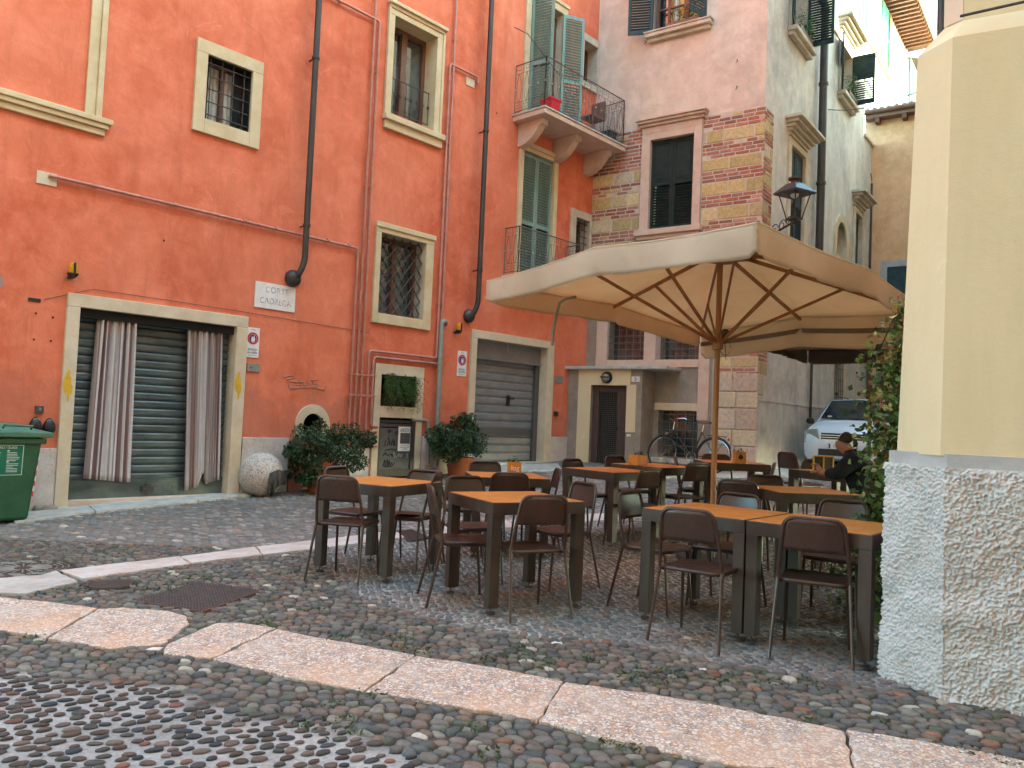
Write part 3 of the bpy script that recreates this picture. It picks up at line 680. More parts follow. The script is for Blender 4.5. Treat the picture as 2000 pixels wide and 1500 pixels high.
for (px, py, s, l) in ((300, 1282, .035, 'crumpled pale green paper scrap in the gap between slabs'), (1087, 1269, .03, 'white paper scrap on the cobbles before the middle table'), (1372, 1321, .018, 'tiny white paper scrap among weeds left of the wall corner')):
    g = G(px, py); m = MB(); rr = np.random.RandomState(px)
    vs = [(g[0]+s*(i-1.5)*.7, g[1]+s*(j-1)*.6, g[2]+.035+s*.35*rr.rand()) for j in range(3) for i in range(4)]
    m.add(vs, [(j*4+i, j*4+i+1, j*4+i+5, j*4+i+4) for j in range(2) for i in range(3)]); o = m.build('paper_scrap', M['litter'], smooth=True); tag(o, l, 'litter')
    md = o.modifiers.new('thick', 'SOLIDIFY'); md.thickness = .001
# ------------------------------------------------------------------ orange building
ob = thing('orange_building', 'tall orange-red plastered building with roller shutters and green-shuttered balcony door', 'building', OW.P(0, 0))
HG = {}
HG['g1'] = (.13, 2.18, -.2, 2.47); HG['w1'] = (1.53, 2.20, 5.25, 6.14); HG['w2'] = (4.70, 5.66, 6.36, 8.0); HG['lat'] = (4.64, 5.62, 2.99, 4.32)
HG['g2'] = (6.98, 9.04, -.2, 2.82); HG['bd'] = (8.10, 9.10, 7.28, 9.85); HG['ld'] = (8.06, 9.02, 4.1, 6.68); HG['s1'] = (9.86, 10.34, 8.72, 9.6); HG['s2'] = (9.82, 10.30, 4.85, 5.72)
n_ = OW.rect(743, 731, 809, 796); HG['ni'] = (n_[0], n_[1], n_[2], n_[3]); c_ = OW.rect(741, 815, 806, 928); HG['cb'] = (c_[0]-.02, c_[1], .2, c_[3])
a_ = OW.rect(592, 805, 627, 830); AR = ((a_[0]+a_[1])/2, (a_[1]-a_[0])/2+.01, OW.uv(610, 830)[1]); HG['ar'] = (AR[0]-AR[1], AR[0]+AR[1], .85, AR[2]+AR[1])
m = MB(OW.P); wall_sheet(m, -6, CU_+.3, -.3, 15.5, list(HG.values())); m.build('wall', M['orange'], ob, fix=False)
for k, h in HG.items():
    m = MB(OW.P); dd = {'g1': .2, 'g2': .26, 'w2': .42, 'bd': .3, 'ld': .2}.get(k, .34)
    if k in ('ni', 'ar'): dd = .6
    reveal(m, h, 0, -dd)
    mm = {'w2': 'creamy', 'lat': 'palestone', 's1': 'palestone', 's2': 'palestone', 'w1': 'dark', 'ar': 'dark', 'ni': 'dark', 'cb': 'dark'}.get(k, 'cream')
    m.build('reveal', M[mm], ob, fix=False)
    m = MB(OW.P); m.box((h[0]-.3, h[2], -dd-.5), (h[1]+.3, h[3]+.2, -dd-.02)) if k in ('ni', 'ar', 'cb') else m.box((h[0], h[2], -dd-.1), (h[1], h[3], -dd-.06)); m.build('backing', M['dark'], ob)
# stone plinth
for (a, b, top, mt) in ((-6, -.02, 0.76, 'marblep'), (2.37, 3.12, .92, 'marblep'), (3.95, 4.62, .80, 'marblep'), (5.75, 6.80, .98, 'marblep'), (9.26, CU_-.02, 1.02, 'marblep')):
    m = MB(OW.P); m.box((a, -.3, 0), (b, top, .035)); m.build('plinth', M[mt], ob, bev=.008)
# garage 1
def garage(nm, o, i, mt, d, slats, sl_h, mat2, label):
    f = MB(OW.P); frame_bars(f, o, i, -.02, .05, False); fr = f.build('door_frame', M[mt], ob, bev=.008)
    s = MB(OW.P); z = i[2]
    while z < i[3]-.02:
        h = min(sl_h, i[3]-z)
        s.add([(i[0], z+a, d+b) if e_ == 0 else (i[1], z+a, d+b) for a, b in ((0, -.016), (.005, .002), (h*.3, .012), (h*.75, .012), (h-.010, .002), (h, -.016)) for e_ in (0, 1)],
              [(2*q, 2*q+1, 2*q+3, 2*q+2) for q in range(5)])
        z += h
    return s.build('roller_shutter', mat2, ob, fix=False)
sh1 = garage('g1', (-.02, 2.35, -.1, 2.63), (.13, 2.18, .12, 2.47), 'cream', -.17, 1, .105, M['roll1'], '')
m = MB(OW.P); m.box((.13, .05, -.165), (2.18, .36, -.12)); m.build('bottom_rail', M['roll1'], sh1)
q = OW.uv(287, 955, -.12); m = MB(OW.P); m.box((q[0]-.08, q[1]-.04, -.12), (q[0]+.08, q[1]+.04, -.09)); m.box((q[0]-.04, q[1]+.02, -.10), (q[0]+.04, q[1]+.07, -.08)); m.build('lock', M['iron'], sh1, bev=.004)
m = MB(OW.P); m.box((.13, 2.36, -.17), (2.18, 2.47, -.03)); m.build('shutter_housing', M['dark'], ob)
m = MB(OW.P); m.box((.10, -.1, -.18), (2.2, .125, .01)); m.build('threshold', M['pinkstone'], ob, bev=.006)
sh2 = garage('g2', (6.83, 9.25, .2, 2.97), (6.98, 9.04, .52, 2.82), 'cream', -.24, 1, .155, M['roll2'], '')
m = MB(OW.P); m.box((6.98, 1.02, -.225), (9.04, 1.15, -.214)); m.build('dark_slat', M['roll2d'], sh2)
m = MB(OW.P); m.box((6.98, 2.5, -.22), (9.04, 2.82, -.15)); m.box((6.98, 2.46, -.22), (9.04, 2.5, -.12)); m.build('shutter_housing', M['roll2'], ob)
m = MB(OW.P); m.box((8.92, .4, -.22), (9.04, 2.55, -.16)); m.build('guide_rail', M['roll2d'], ob)
m = MB(OW.P); m.box((6.9, .1, -.26), (9.1, .5, .0)); m.build('threshold', M['whitestone'], ob)
q = OW.uv(991, 782, -.22); m = MB(OW.P); m.box((q[0]-.03, q[1]-.1, -.22), (q[0]+.03, q[1]+.1, -.17)); m.box((q[0], q[1]+.02, -.17), (q[0]+.13, q[1]+.06, -.14)); m.build('handle', M['black'], sh2, bev=.008)
q = OW.uv(991, 682, -.12); m = MB(OW.P); m.tube([(q[0], q[1]-.06, -.11), (q[0], q[1]+.1, -.11)], .008, 6); m.build('pull_bar', M['palestone'], sh2)
# painted blobs on the garage frame: shapeless ochre spray marks
for (px, py) in ((131, 752), (464, 752)):
    q = OW.uv(px, py, .05); m = MB(OW.P)
    out = [(.0, .19), (.03, .17), (.025, .12), (.05, .08), (.045, .02), (.07, -.02), (.06, -.1), (.035, -.13), (.03, -.2), (.012, -.2), (.008, -.12), (-.03, -.08), (-.055, .0), (-.05, .07), (-.02, .12), (-.028, .16), (-.01, .15)]
    m.prism([(q[0]+x*.9, q[1]+y) for x, y in out], .052, .054); m.build('spray_paint_mark', M['ochre'], ob)
# window 1
def win(nm, o, i, mt, fd, gl='glass', bars=None, mull=1, fw=.05, fm='wood_br', pane_d=None, proud=.045):
    f = MB(OW.P); frame_bars(f, o, i, -.02, proud); w_ = f.build('window', M[mt], ob, bev=.006)
    m = MB(OW.P); m.box((i[0], i[2], fd-.03), (i[1], i[3], fd-.024)); m.build('pane', M[gl], w_)
    m = MB(OW.P); frame_bars(m, i, (i[0]+fw, i[1]-fw, i[2]+fw, i[3]-fw), fd-.024, fd+.03)
    for k in range(mull):
        u = i[0]+(i[1]-i[0])*(k+1)/(mull+1); m.box((u-.03, i[2]+fw, fd-.024), (u+.03, i[3]-fw, fd+.04))
    m.build('sash', M[fm], w_, bev=.004); return w_
w1 = win('w1', (1.37, 2.36, 5.05, 6.32), HG['w1'], 'creamy', -.22, 'net', mull=1, fm='wood_br')
g_ = grille('grille', OW, HG['w1'], -.04, 4, 5, M['iron'], w1, .009)
m = MB(OW.P); m.box((1.53, 5.25, -.2), (1.66, 6.14, -.19)); m.box((2.02, 5.25, -.2), (2.2, 6.14, -.19)); m.build('dark_curtain', M['dark'], w1)
# blind window frame top left
m = MB(OW.P); m.box((-2.9, 4.62, 0), (.27, 4.70, .05)); m.box((-2.92, 4.70, 0), (.30, 4.76, .085)); m.box((-2.95, 4.76, 0), (.34, 4.83, .11)); f0 = m.build('window_surround', M['creamy'], ob, bev=.01)
m = MB(OW.P); m.box((.03, 4.83, 0), (.15, 8.2, .035)); m.box((.15, 4.83, 0), (.22, 8.2, .06)); m.box((-2.8, 4.83, 0), (-2.68, 8.2, .035)); m.box((-2.87, 4.83, 0), (-2.8, 8.2, .06)); m.box((-2.87, 8.2, 0), (.22, 8.4, .06)); m.build('surround_jamb', M['creamy'], ob, bev=.01)
# window 2 (tall)
m = MB(OW.P); o = (4.60, 5.86, 6.27, 8.2); i = HG['w2']
frame_bars(m, (4.60, 5.78, 6.30, 8.10), i, -.02, .04, False); m.box((4.57, 8.10, 0), (5.81, 8.16, .06)); m.box((4.55, 8.16, 0), (5.86, 8.22, .10)); m.box((5.78, 6.30, 0), (5.83, 8.10, .06)); m.box((4.56, 6.30, 0), (4.60, 8.10, .06))
w2 = m.build('window', M['creamy'], ob, bev=.008)
m = MB(OW.P); m.box((4.55, 6.20, 0), (5.89, 6.30, .11)); m.box((4.58, 6.06, 0), (5.86, 6.20, .06)); m.build('sill', M['creamy'], w2, bev=.012)
m = MB(OW.P); frame_bars(m, i, (4.77, 5.59, 6.42, 7.92), -.34, -.27); m.box((5.10, 6.42, -.34), (5.22, 7.92, -.255)); m.build('sash', M['wood_br'], w2, bev=.005)
for a, b in ((4.77, 5.10), (5.22, 5.59)):
    m = MB(OW.P); m.box((a, 6.42, -.33), (b, 7.92, -.325)); m.build('pane', M['glass'], w2)
m = MB(OW.P)
m.tube([(4.71, 7.0, -.08), (5.62, 7.0, -.08)], .011, 6); m.tube([(4.71, 6.44, -.08), (5.62, 6.44, -.08)], .009, 6)
for k in range(8):
    u = 4.73+k*.125; m.tube([(u, 6.44, -.08), (u, 7.0, -.08)], .007, 6); m.cbox((u, 6.74, -.08), (.03, .035, .03))
m.build('railing', M['iron'], w2)
# lattice window
m = MB(OW.P); i = HG['lat']; frame_bars(m, (4.53, 5.80, 2.82, 4.46), i, -.02, .05); m.box((4.51, 4.40, .05), (5.82, 4.49, .075)); lw = m.build('window', M['creamy'], ob, bev=.01)
m = MB(OW.P); m.box((i[0], i[2], -.28), (i[1], i[3], -.275)); m.build('pane', M['glass'], lw)
m = MB(OW.P); frame_bars(m, i, (i[0]+.06, i[1]-.06, i[2]+.07, i[3]-.06), -.275, -.22); m.box((5.08, i[2], -.275), (5.18, i[3], -.21)); m.build('sash', M['wood_br'], lw)
m = MB(OW.P); u0, u1, v0, v1 = i; s_ = (v1-v0)/6.0; k = -8; W_ = u1-u0; st = W_/5.5; sl = s_/st
for k in range(-9, 14):      # diagonal strips
    for sg in (1, -1):
        a = u0+k*st; pts_ = []
        for t in (0., 1.):
            v = v0+(v1-v0)*t; u = a+sg*(v-v0)/sl if sg > 0 else a+(v1-v0)/sl*1.0-(v-v0)/sl-(v1-v0)/sl+0*t
            pts_.append([u, v])
        (ua, va), (ub, vb) = pts_
        if sg < 0: ub = ua-(v1-v0)/sl
        def clip(ua, va, ub, vb):
            t0, t1 = 0., 1.; du = ub-ua
            if abs(du) < 1e-9: return None
            ta, tb = (u0-ua)/du, (u1-ua)/du
            if ta > tb: ta, tb = tb, ta
            t0, t1 = max(t0, ta), min(t1, tb)
            return None if t1-t0 < .02 else ((ua+du*t0, va+(vb-va)*t0), (ua+du*t1, va+(vb-va)*t1))
        c = clip(ua, va, ub, vb)
        if c: m.tube([(c[0][0], c[0][1], -.07+.008*sg), (c[1][0], c[1][1], -.07+.008*sg)], .010, 5)
m.build('lattice_grille', M['iron'], lw)
# niche, cabinet and their surround
m = MB(OW.P); nf = (4.66, 5.72, -.2, 2.165); ni = HG['ni']; cb = HG['cb']
m.box((nf[0], ni[3], -.02), (nf[1], nf[3], .035)); m.box((nf[0], -.2, -.02), (cb[0], ni[3], .035)); m.box((cb[1], -.2, -.02), (nf[1], ni[3], .035)); m.box((cb[0], cb[3], -.02), (cb[1], ni[2], .035))
if ni[0] > cb[0]: m.box((cb[0], ni[2], -.02), (ni[0], ni[3], .035))
if ni[1] < cb[1]: m.box((ni[1], ni[2], -.02), (cb[1], ni[3], .035))
m.build('niche_surround', M['cream'], ob, bev=.006)
cbx = thing('utility_cabinet', 'grey steel utility cabinet door with graffiti and a taped poster', 'cabinet', OW.P((cb[0]+cb[1])/2, .35))
m = MB(OW.P); m.box((cb[0]+.02, .42, -.10), (cb[1]-.06, cb[3]-.17, -.02)); m.box((cb[0]+.02, cb[3]-.155, -.10), (cb[1]-.06, cb[3]-.10, -.025)); m.box((cb[0]+.02, cb[3]-.085, -.10), (cb[1]-.06, cb[3]-.035, -.03)); m.build('door', M['cab'], cbx, bev=.004)
m = MB(OW.P); m.box((cb[0]-.0, .3, -.12), (cb[0]+.05, cb[3], .01)); m.box((cb[1]-.08, .3, -.12), (cb[1], cb[3], .01)); m.box((cb[0]+.05, .3, -.12), (cb[1]-.08, .42, .005)); m.build('frame', M['iron'], cbx)
def scribble(name, W, strokes, d, r, mat, parent):
    m = MB(W.P)
    for s_ in strokes:
        p_ = [W.uv(x, y, d) for x, y in s_]; m.tube([(a, b, d) for a, b in p_], r, 5)
    return m.build(name, mat, parent)
def gp(x, y): return (700+x/6.25, 700+y/6.25)
scribble('black_graffiti', OW, [[gp(*q) for q in s_] for s_ in ([(335, 1000), (315, 1065), (355, 1060), (360, 1030)], [(370, 960), (380, 1060), (395, 1010), (405, 1070), (420, 990), (432, 1065)], [(440, 1000), (445, 1060), (475, 1055)], [(300, 1190), (330, 1150), (360, 1190), (400, 1165), (420, 1200)], [(300, 1310), (320, 1240), (330, 1320), (350, 1230), (360, 1320), (375, 1250), (385, 1315), (405, 1270), (410, 1310), (440, 1275)], [(305, 1325), (340, 1315), (400, 1318)], [(370, 870), (375, 905), (392, 900), (395, 870)], [(330, 1120), (400, 1105), (450, 1110)], [(445, 905), (480, 890), (485, 920), (450, 925)])], -.017, .010, M['grafb'], cbx)
scribble('white_graffiti', OW, [[gp(*q) for q in s_] for s_ in ([(430, 1150), (435, 1210), (465, 1210), (435, 1150)], [(480, 1185), (500, 1160), (495, 1205), (480, 1185)], [(510, 1170), (520, 1205), (535, 1165)], [(580, 1165), (605, 1165), (585, 1200), (605, 1215)])], -.017, .005, M['grafw'], cbx)
ps = OW.rect(779, 833, 803, 881, -.015); po = thing('poster', 'white paper poster with a dark photo taped to the grey cabinet', 'poster', OW.P(ps[0], ps[2], -.015))
m = MB(OW.P); m.box((ps[0], ps[2], -.0185), (ps[1], ps[3], -.016)); m.build('sheet', M['whiteen'], po)
pw = ps[1]-ps[0]; ph = ps[3]-ps[2]; m = MB(OW.P); m.box((ps[0]+pw*.14, ps[2]+ph*.30, -.016), (ps[1]-pw*.14, ps[2]+ph*.74, -.0145)); m.build('photo', M['ink'], po)
text('lettering', 'AIKIDO', OW, (ps[0]+ps[1])/2, ps[2]+ph*.84, -.0155, .095, M['ink'], po, sx=.72)
for k, s_ in enumerate(('corso di aikido', 'lunedi e giovedi', 'ore 20.00')): text('small_print', s_, OW, (ps[0]+ps[1])/2, ps[2]+ph*(.24-.08*k), -.0155, .03, M['ink'], po)
# arch opening
m = MB(OW.P); n = 20; ro = .325; ri = AR[1]; cu, cv = AR[0], AR[2]; vs = []
oc = OW.uv(610, 790)[1]-cv
for dd in (-.02, .04):
    for (ra, rb) in ((ri, ri), (.30, oc)):
        vs += [(cu-ra, cv-.5, dd)]+[(cu-ra*math.cos(PI*k/n), cv+rb*math.sin(PI*k/n), dd) for k in range(n+1)]+[(cu+ra, cv-.5, dd)]
K = n+3; fs = []
for k in range(K-1): fs += [(2*K+k, 2*K+k+1, 3*K+k+1, 3*K+k), (K+k, K+k+1, 3*K+k+1, 3*K+k), (k, k+1, 2*K+k+1, 2*K+k)]
m.add(vs, fs); m.build('arch_surround', M['cream'], ob)
m = MB(OW.P)       # spandrels closing the square hole outside the arch
for sg in (-1, 1):
    q = [(cu+sg*ri, cv+ri+.01, .004), (cu+sg*ri, cv, .004)]+[(cu+sg*ri*math.cos(PI/2*k/8), cv+ri*math.sin(PI/2*k/8), .004) for k in range(1, 9)]+[(cu, cv+ri+.01, .004)]
    m.add(q, [tuple(range(len(q)))])
m.build('arch_spandrel', M['cream'], ob, fix=False)
# wall writing (faded tag)
scribble('faded_graffiti', OW, [[(555, 737), (566, 733), (575, 737), (560, 742)], [(553, 735), (552, 741)], [(562, 745), (565, 757), (575, 756)], [(566, 745), (590, 746)], [(578, 748), (584, 742), (588, 752), (580, 752)], [(592, 745), (593, 752), (600, 751), (600, 744)], [(622, 741), (608, 743), (612, 749), (622, 752), (606, 757)], [(566, 760), (590, 756), (615, 757), (634, 762), (637, 755)]], .003, .010, M['graf'], ob)
# upper balcony
bz = 7.24
m = MB(OW.P); bd = HG['bd']; frame_bars(m, (7.95, 9.25, 7.28, 10.0), bd, -.02, .05, False); m.box((7.93, 10.0, 0), (9.27, 10.07, .08)); bdoor = m.build('balcony_door', M['creamy'], ob, bev=.008)
m = MB(OW.P); m.box((8.1, 7.3, -.2), (8.2, 9.8, -.14)); m.box((9.0, 7.3, -.2), (9.1, 9.8, -.14)); m.box((8.55, 7.3, -.2), (8.65, 9.8, -.14)); m.build('sash', M['wood_br'], bdoor)
m = MB(OW.P); m.box((8.2, 7.3, -.18), (9.0, 9.8, -.175)); m.build('pane', M['glass'], bdoor)
def leafT(W, u, v, ang, side):      # hinge at (u, v) on the wall; ang measured from the wall plane outwards
    ca, sa = math.cos(ang), math.sin(ang)
    def T(x, z, y): return W.P(u+side*(x*ca)-side*y*sa, v+z, .05+x*sa+y*ca)
    return T
shutter('shutter', leafT(OW, 8.13, 7.32, R(75), 1), .48, 2.5, M['shut_g'], ob, 1.1)
shutter('shutter', leafT(OW, 9.08, 7.32, R(28), 1), .48, 2.5, M['shut_g'], ob, 1.1)
SB0, SB1, SD = 7.72, 10.42, .82
m = MB(OW.P); m.box((SB0, bz-.10, 0), (SB1, bz, SD)); bal = m.build('balcony_slab', M['pinkstone'], ob, bev=.008)
m = MB(OW.P); m.box((SB0-.02, bz, 0), (SB1+.02, bz+.035, SD+.02)); m.build('slab_edge', M['whitestone'], bal, bev=.005)
for u in (7.98, 9.05, 10.12):
    pr = [(0, 0), (.62, 0), (.62, -.10), (.54, -.13), (.47, -.22), (.36, -.33), (.2, -.42), (.05, -.45), (0, -.45)]
    m = MB(lambda a, b, c, u=u: OW.P(u+c, bz-.1+b, a)); m.prism(pr, -.09, .09); m.build('corbel', M['pinkstone'], ob, bev=.008)
def railing(W, pts, v0, h, name, parent, n_per):
    m = MB(W.P); mt = MB(W.P)
    for (ua, da), (ub, db), n in zip(pts, pts[1:], n_per):
        m.tube([(ua, v0+h, da), (ub, v0+h, db)], .013, 6); m.tube([(ua, v0+.06, da), (ub, v0+.06, db)], .008, 6); m.tube([(ua, v0+h*.82, da), (ub, v0+h*.82, db)], .004, 5); m.tube([(ua, v0+h*.24, da), (ub, v0+h*.24, db)], .004, 5)
        for k in range(n+1):
            f = k/n; u = ua+(ub-ua)*f; d = da+(db-da)*f; su = (ub-ua)/n; sd_ = (db-da)/n
            if k in (0, n): m.tube([(u, v0, d), (u, v0+h, d)], .011, 6)
            if k == n: break
            def q(a, z): return (u+su*a, v0+h*z, d+sd_*a)
            # lens shaped pair of bars and small scrolls
            for sg in (-1, 1): m.tube([q(.5+sg*.02, .24), q(.5+sg*.22, .33), q(.5+sg*.34, .5), q(.5+sg*.22, .68), q(.5+sg*.02, .82)], .005, 5)
            m.tube([q(0, .06), q(0, h and .24)], .004, 5); m.tube([q(0, .82), q(0, 1)], .004, 5)
            for z0 in (.09, .86):
                m.tube([q(.15, z0), q(.15, z0+.1), q(.75, z0+.1), q(.75, z0+.03), q(.4, z0+.03), q(.4, z0+.065)], .004, 5)
            m.tube([q(.98, .24), q(.98, .82)], .003, 5)
            c = q(0, .52); mt.cbox(c, (.022, .022, .022))
    o = m.build(name, M['ironlight'], parent); mt.build('boss', M['whitestone'], o); return o
railing(OW, [(SB0+.04, .0), (SB0+.04, SD-.05), (SB1-.04, SD-.05), (SB1-.04, .0)], bz+.035, .98, 'balcony_railing', ob, (4, 13, 4))
m = MB(OW.P); m.tube([OW.uv(1000, 55)+(.06,), OW.uv(1008, 75)+(.3,), OW.uv(1040, 165)+(.7,)], .008, 6); m.build('stay_rod', M['iron'], ob)
# things on the balcony
def pot(c, r, h, mat, name, label, cat='flower pot', n=14, plant=None, square=False, pl_label=None, size=.02, num=200):
    t = thing(name, label, cat, c); m = MB()
    if square: m.lathe(c, [(r*.78*1.4, 0), (r*1.4, h*.86), (r*1.08*1.4, h*.86), (r*1.08*1.4, h), (r*.9*1.4, h), (r*.85*1.4, h*.85), (.001, h*.85)], 4)
    else: m.lathe(c, [(r*.72, 0), (r, h*.84), (r*1.1, h*.85), (r*1.1, h), (r*.95, h), (r*.92, h*.88), (.001, h*.88)], n)
    m.build('pot_body', mat, t, smooth=not square)
    return t
p0 = OW.P(8.05, bz+.035, .68); pot(p0, .14, .24, M['redpl'], 'planter', 'bright red plastic planter in the near corner of the balcony', square=True)
p1 = OW.P(10.05, bz+.035, .62); pot(p1, .13, .22, M['shut_bl'], 'planter', 'dark green planter at the far end of the balcony', square=True)
t = thing('balcony_chair', 'small dark chair at the far end of the balcony', 'chair', OW.P(9.7, bz+.035, .45))
for (u, d) in ((9.5, .3), (9.5, .6), (9.9, .3), (9.9, .6)):
    m = MB(OW.P); m.tube([(u, bz+.035, d), (u, bz+.48, d)], .013, 6); m.build('leg', M['brownpipe'], t)
m = MB(OW.P); m.box((9.48, bz+.46, .28), (9.92, bz+.49, .62)); m.build('seat', M['brownpipe'], t); m = MB(OW.P); m.box((9.88, bz+.49, .28), (9.92, bz+.88, .62)); m.build('backrest', M['brownpipe'], t)
# lower balcony door and balconette
m = MB(OW.P); ld = HG['ld']; frame_bars(m, (7.94, 9.14, 4.05, 6.80), ld, -.02, .05, False); m.box((7.91, 6.76, .05), (9.17, 6.85, .085)); m.build('balcony_door', M['creamy'], ob, bev=.008)
for u in (ld[0], (ld[0]+ld[1])/2): 
    def T(x, z, y, u=u): return OW.P(u+x+.003, 4.12+z, -.06+y)
    shutter('shutter', T, (ld[1]-ld[0])/2-.006, 2.54, M['shut_g'], ob, 1.15)
m = MB(OW.P); m.box((7.6, 4.0, 0), (9.6, 4.1, .40)); m.build('balcony_slab', M['pinkstone'], ob)
m = MB(OW.P); m.box((ld[0], 4.1, -.16), (ld[1], ld[3], -.12)); m.build('shade_board', M['dark'], ob)  # dark board added behind the slats, puts shade into their gaps
railing(OW, [(7.66, .0), (7.66, .36), (9.54, .36), (9.54, .0)], 4.1, .92, 'balcony_railing', ob, (2, 9, 2))
for k in ('s1', 's2'):
    i = HG[k]; win(k, (9.68 if k == 's1' else 9.64, min(10.49, CU_-.02), i[2]-.14, i[3]+.16), i, 'palestone', -.26, mull=0, fm='wood_br')
    if k == 's2': grille('grille', OW, i, -.05, 3, 6, M['iron'], ob, .008)
# pipes
def pipe(name, path, r, mat, clamps=(), d=None, cl_r=1.25):
    m = MB(OW.P); pp = []
    for k, p in enumerate(path):      # round the elbows
        p = np.array(p, float)
        if 0 < k < len(path)-1:
            a = np.array(path[k-1], float); b = np.array(path[k+1], float); la = np.linalg.norm(a-p); lb = np.linalg.norm(b-p); q = min(r*2.2, la*.4, lb*.4)
            pp += [tuple(p+(a-p)/la*q), tuple(p+(a-p)/la*q*.3+(b-p)/lb*q*.3), tuple(p+(b-p)/lb*q)]
        else: pp.append(tuple(p))
    m.tube(pp, r, 10); o = m.build(name, mat, ob, smooth=True)
    if clamps:
        for (u, v, dd, hz) in clamps:
            c = MB(OW.P)
            if hz: c.tube([(u-.02, v, dd), (u+.02, v, dd)], r*cl_r, 10); c.cbox((u, v, dd/2), (.02, .02, dd))
            else: c.tube([(u, v-.018, dd), (u, v+.018, dd)], r*cl_r, 10); c.cbox((u, v, dd/2), (.02, .02, dd))
            c.build('pipe_clamp', mat, o)
    return o
D1 = .17
def dr(u, vb, top, mtl='drain', clv=()):
    o = pipe('drainpipe', [(u, top, D1), (u, vb+.25, D1), (u-.06, vb+.08, D1-.02), (u-.10, vb, D1-.10)], .047, M[mtl], [(u, v, D1, False) for v in clv])
    q = (u-.10, vb, .02); m = MB(); c = OW.P(u-.10, vb, .03); n = OW.n; m.lathe((0, 0, 0), [(.13, 0), (.125, .04), (.10, .08), (.06, .105), (.001, .11)], 18)
    ax = Vector(tuple(n)); rot = Vector((0, 0, 1)).rotation_difference(ax).to_matrix()
    m.v = [tuple(np.array(rot @ Vector(v))+c) for v in m.v]; m.build('drain_boss', M[mtl], ob, smooth=True); return o
ud1 = OW.uv(624, 0, D1)[0]; ud1 = (OW.uv(602, 375, D1)[0]+OW.uv(595, 520, D1)[0])/2; v1_ = OW.uv(583, 545, .08)[1]
dr(ud1, v1_, 15, clv=(OW.uv(609, 110, D1)[1], OW.uv(597, 440, D1)[1], 9.5))
ud2 = (OW.uv(944, 375, D1)[0]+OW.uv(935, 560, D1)[0])/2; dr(ud2, OW.uv(922, 618, .08)[1], 15, clv=(OW.uv(947, 255, D1)[1], OW.uv(938, 528, D1)[1], 10.5))
RP = M['redpipe']; rr_ = .021; dp = .05
u0_, v0_ = OW.uv(112, 348); u1_, v1_ = OW.uv(702, 489)
vb = [OW.uv(725, y)[1] for y in (833, 843, 853, 863, 871)]
ue = 4.74
L = [4.17, 4.27, 4.37, 4.50, 4.60]
pipe('conduit', [(u0_-.1, v0_, .03), (u0_, v0_, dp), (L[0], (v0_+v1_)/2-.0, dp), (L[0], vb[4], dp), (ue, vb[4], dp)], rr_, RP, [(u, v0_, dp, True) for u in (.2, 1.2, 2.2, 2.7, 3.6, 4.0)])
pipe('conduit', [(L[1], 15, dp), (L[1], vb[3], dp), (ue, vb[3], dp)], rr_, RP, [(L[1], v, dp, False) for v in (2.0, 3.2, 5.0, 6.9, 8.5)])
q1 = OW.uv(735, 42); pipe('conduit', [(1.9, q1[1]+.02, dp), (L[2], q1[1], dp), (L[2], vb[2], dp), (ue, vb[2], dp)], rr_, RP, [(L[2], v, dp, False) for v in (2.0, 3.2, 5.0, 6.9)]+[(3.6, q1[1], dp, True)])
ru = 5.97; ra, rb = OW.uv(850, 700)[1], OW.uv(853, 711)[1]; 
pipe('conduit', [(ru, OW.uv(886, 130)[1]-.0, dp), (ru, ra, dp), (L[3], ra, dp), (L[3], vb[1], dp), (ue, vb[1], dp)], rr_, RP, [(ru, v, dp, False) for v in (3.3, 4.6, 6.2)])
pipe('conduit', [(ru+.085, 15, dp), (ru+.085, rb, dp), (L[4], rb, dp), (L[4], vb[0], dp), (ue, vb[0], dp)], rr_, RP, [(ru+.085, v, dp, False) for v in (3.3, 4.6, 6.2, 8.1)])
q2 = OW.uv(930, 155); q3 = OW.uv(884, 130); pipe('conduit', [(ru+.0, q3[1]-.2, dp), (ru+.0, q3[1], dp), (q2[0], q3[1], dp), (q2[0], q3[1]-.12, dp)], rr_, RP)
for v in (1.95, 1.62): m = MB(OW.P); m.box((L[0]-.05, v-.012, .055), (L[4]+.05, v+.012, .078)); m.build('pipe_strap', RP, ob)
for (a, b) in (((72, 330), (110, 362)), ((910, 150), (926, 170))):
    r_ = OW.rect(*a, *b); r_ = (r_[0], r_[1], min(OW.uv(a[0], b[1]-5)[1], OW.uv(b[0], b[1])[1]), OW.uv(b[0], a[1]+12)[1]); r_ = (r_[0], r_[1], r_[2], r_[2]+.15)
    m = MB(OW.P); m.box((r_[0], r_[2], 0), (r_[1], r_[3], .012)); m.build('plaster_patch', M['cream'], ob)
ug = OW.uv(862, 640, .08)[0]; vg = OW.uv(868, 628, .08)[1]
pipe('vent_pipe', [(ug+.13, vg-.04, .03), (ug+.1, vg, .08), (ug, vg, .09), (ug, .45, .09)], .045, M['greypipe'], [(ug, 1.6, .09, False), (ug, 2.2, .09, False)], cl_r=1.12)
pipe('vent_pipe', [(5.5, OW.uv(812, 820)[1], .02), (5.84, OW.uv(812, 820)[1]-.0, .05), (5.88, .5, .06)], .03, M['greypipe'])
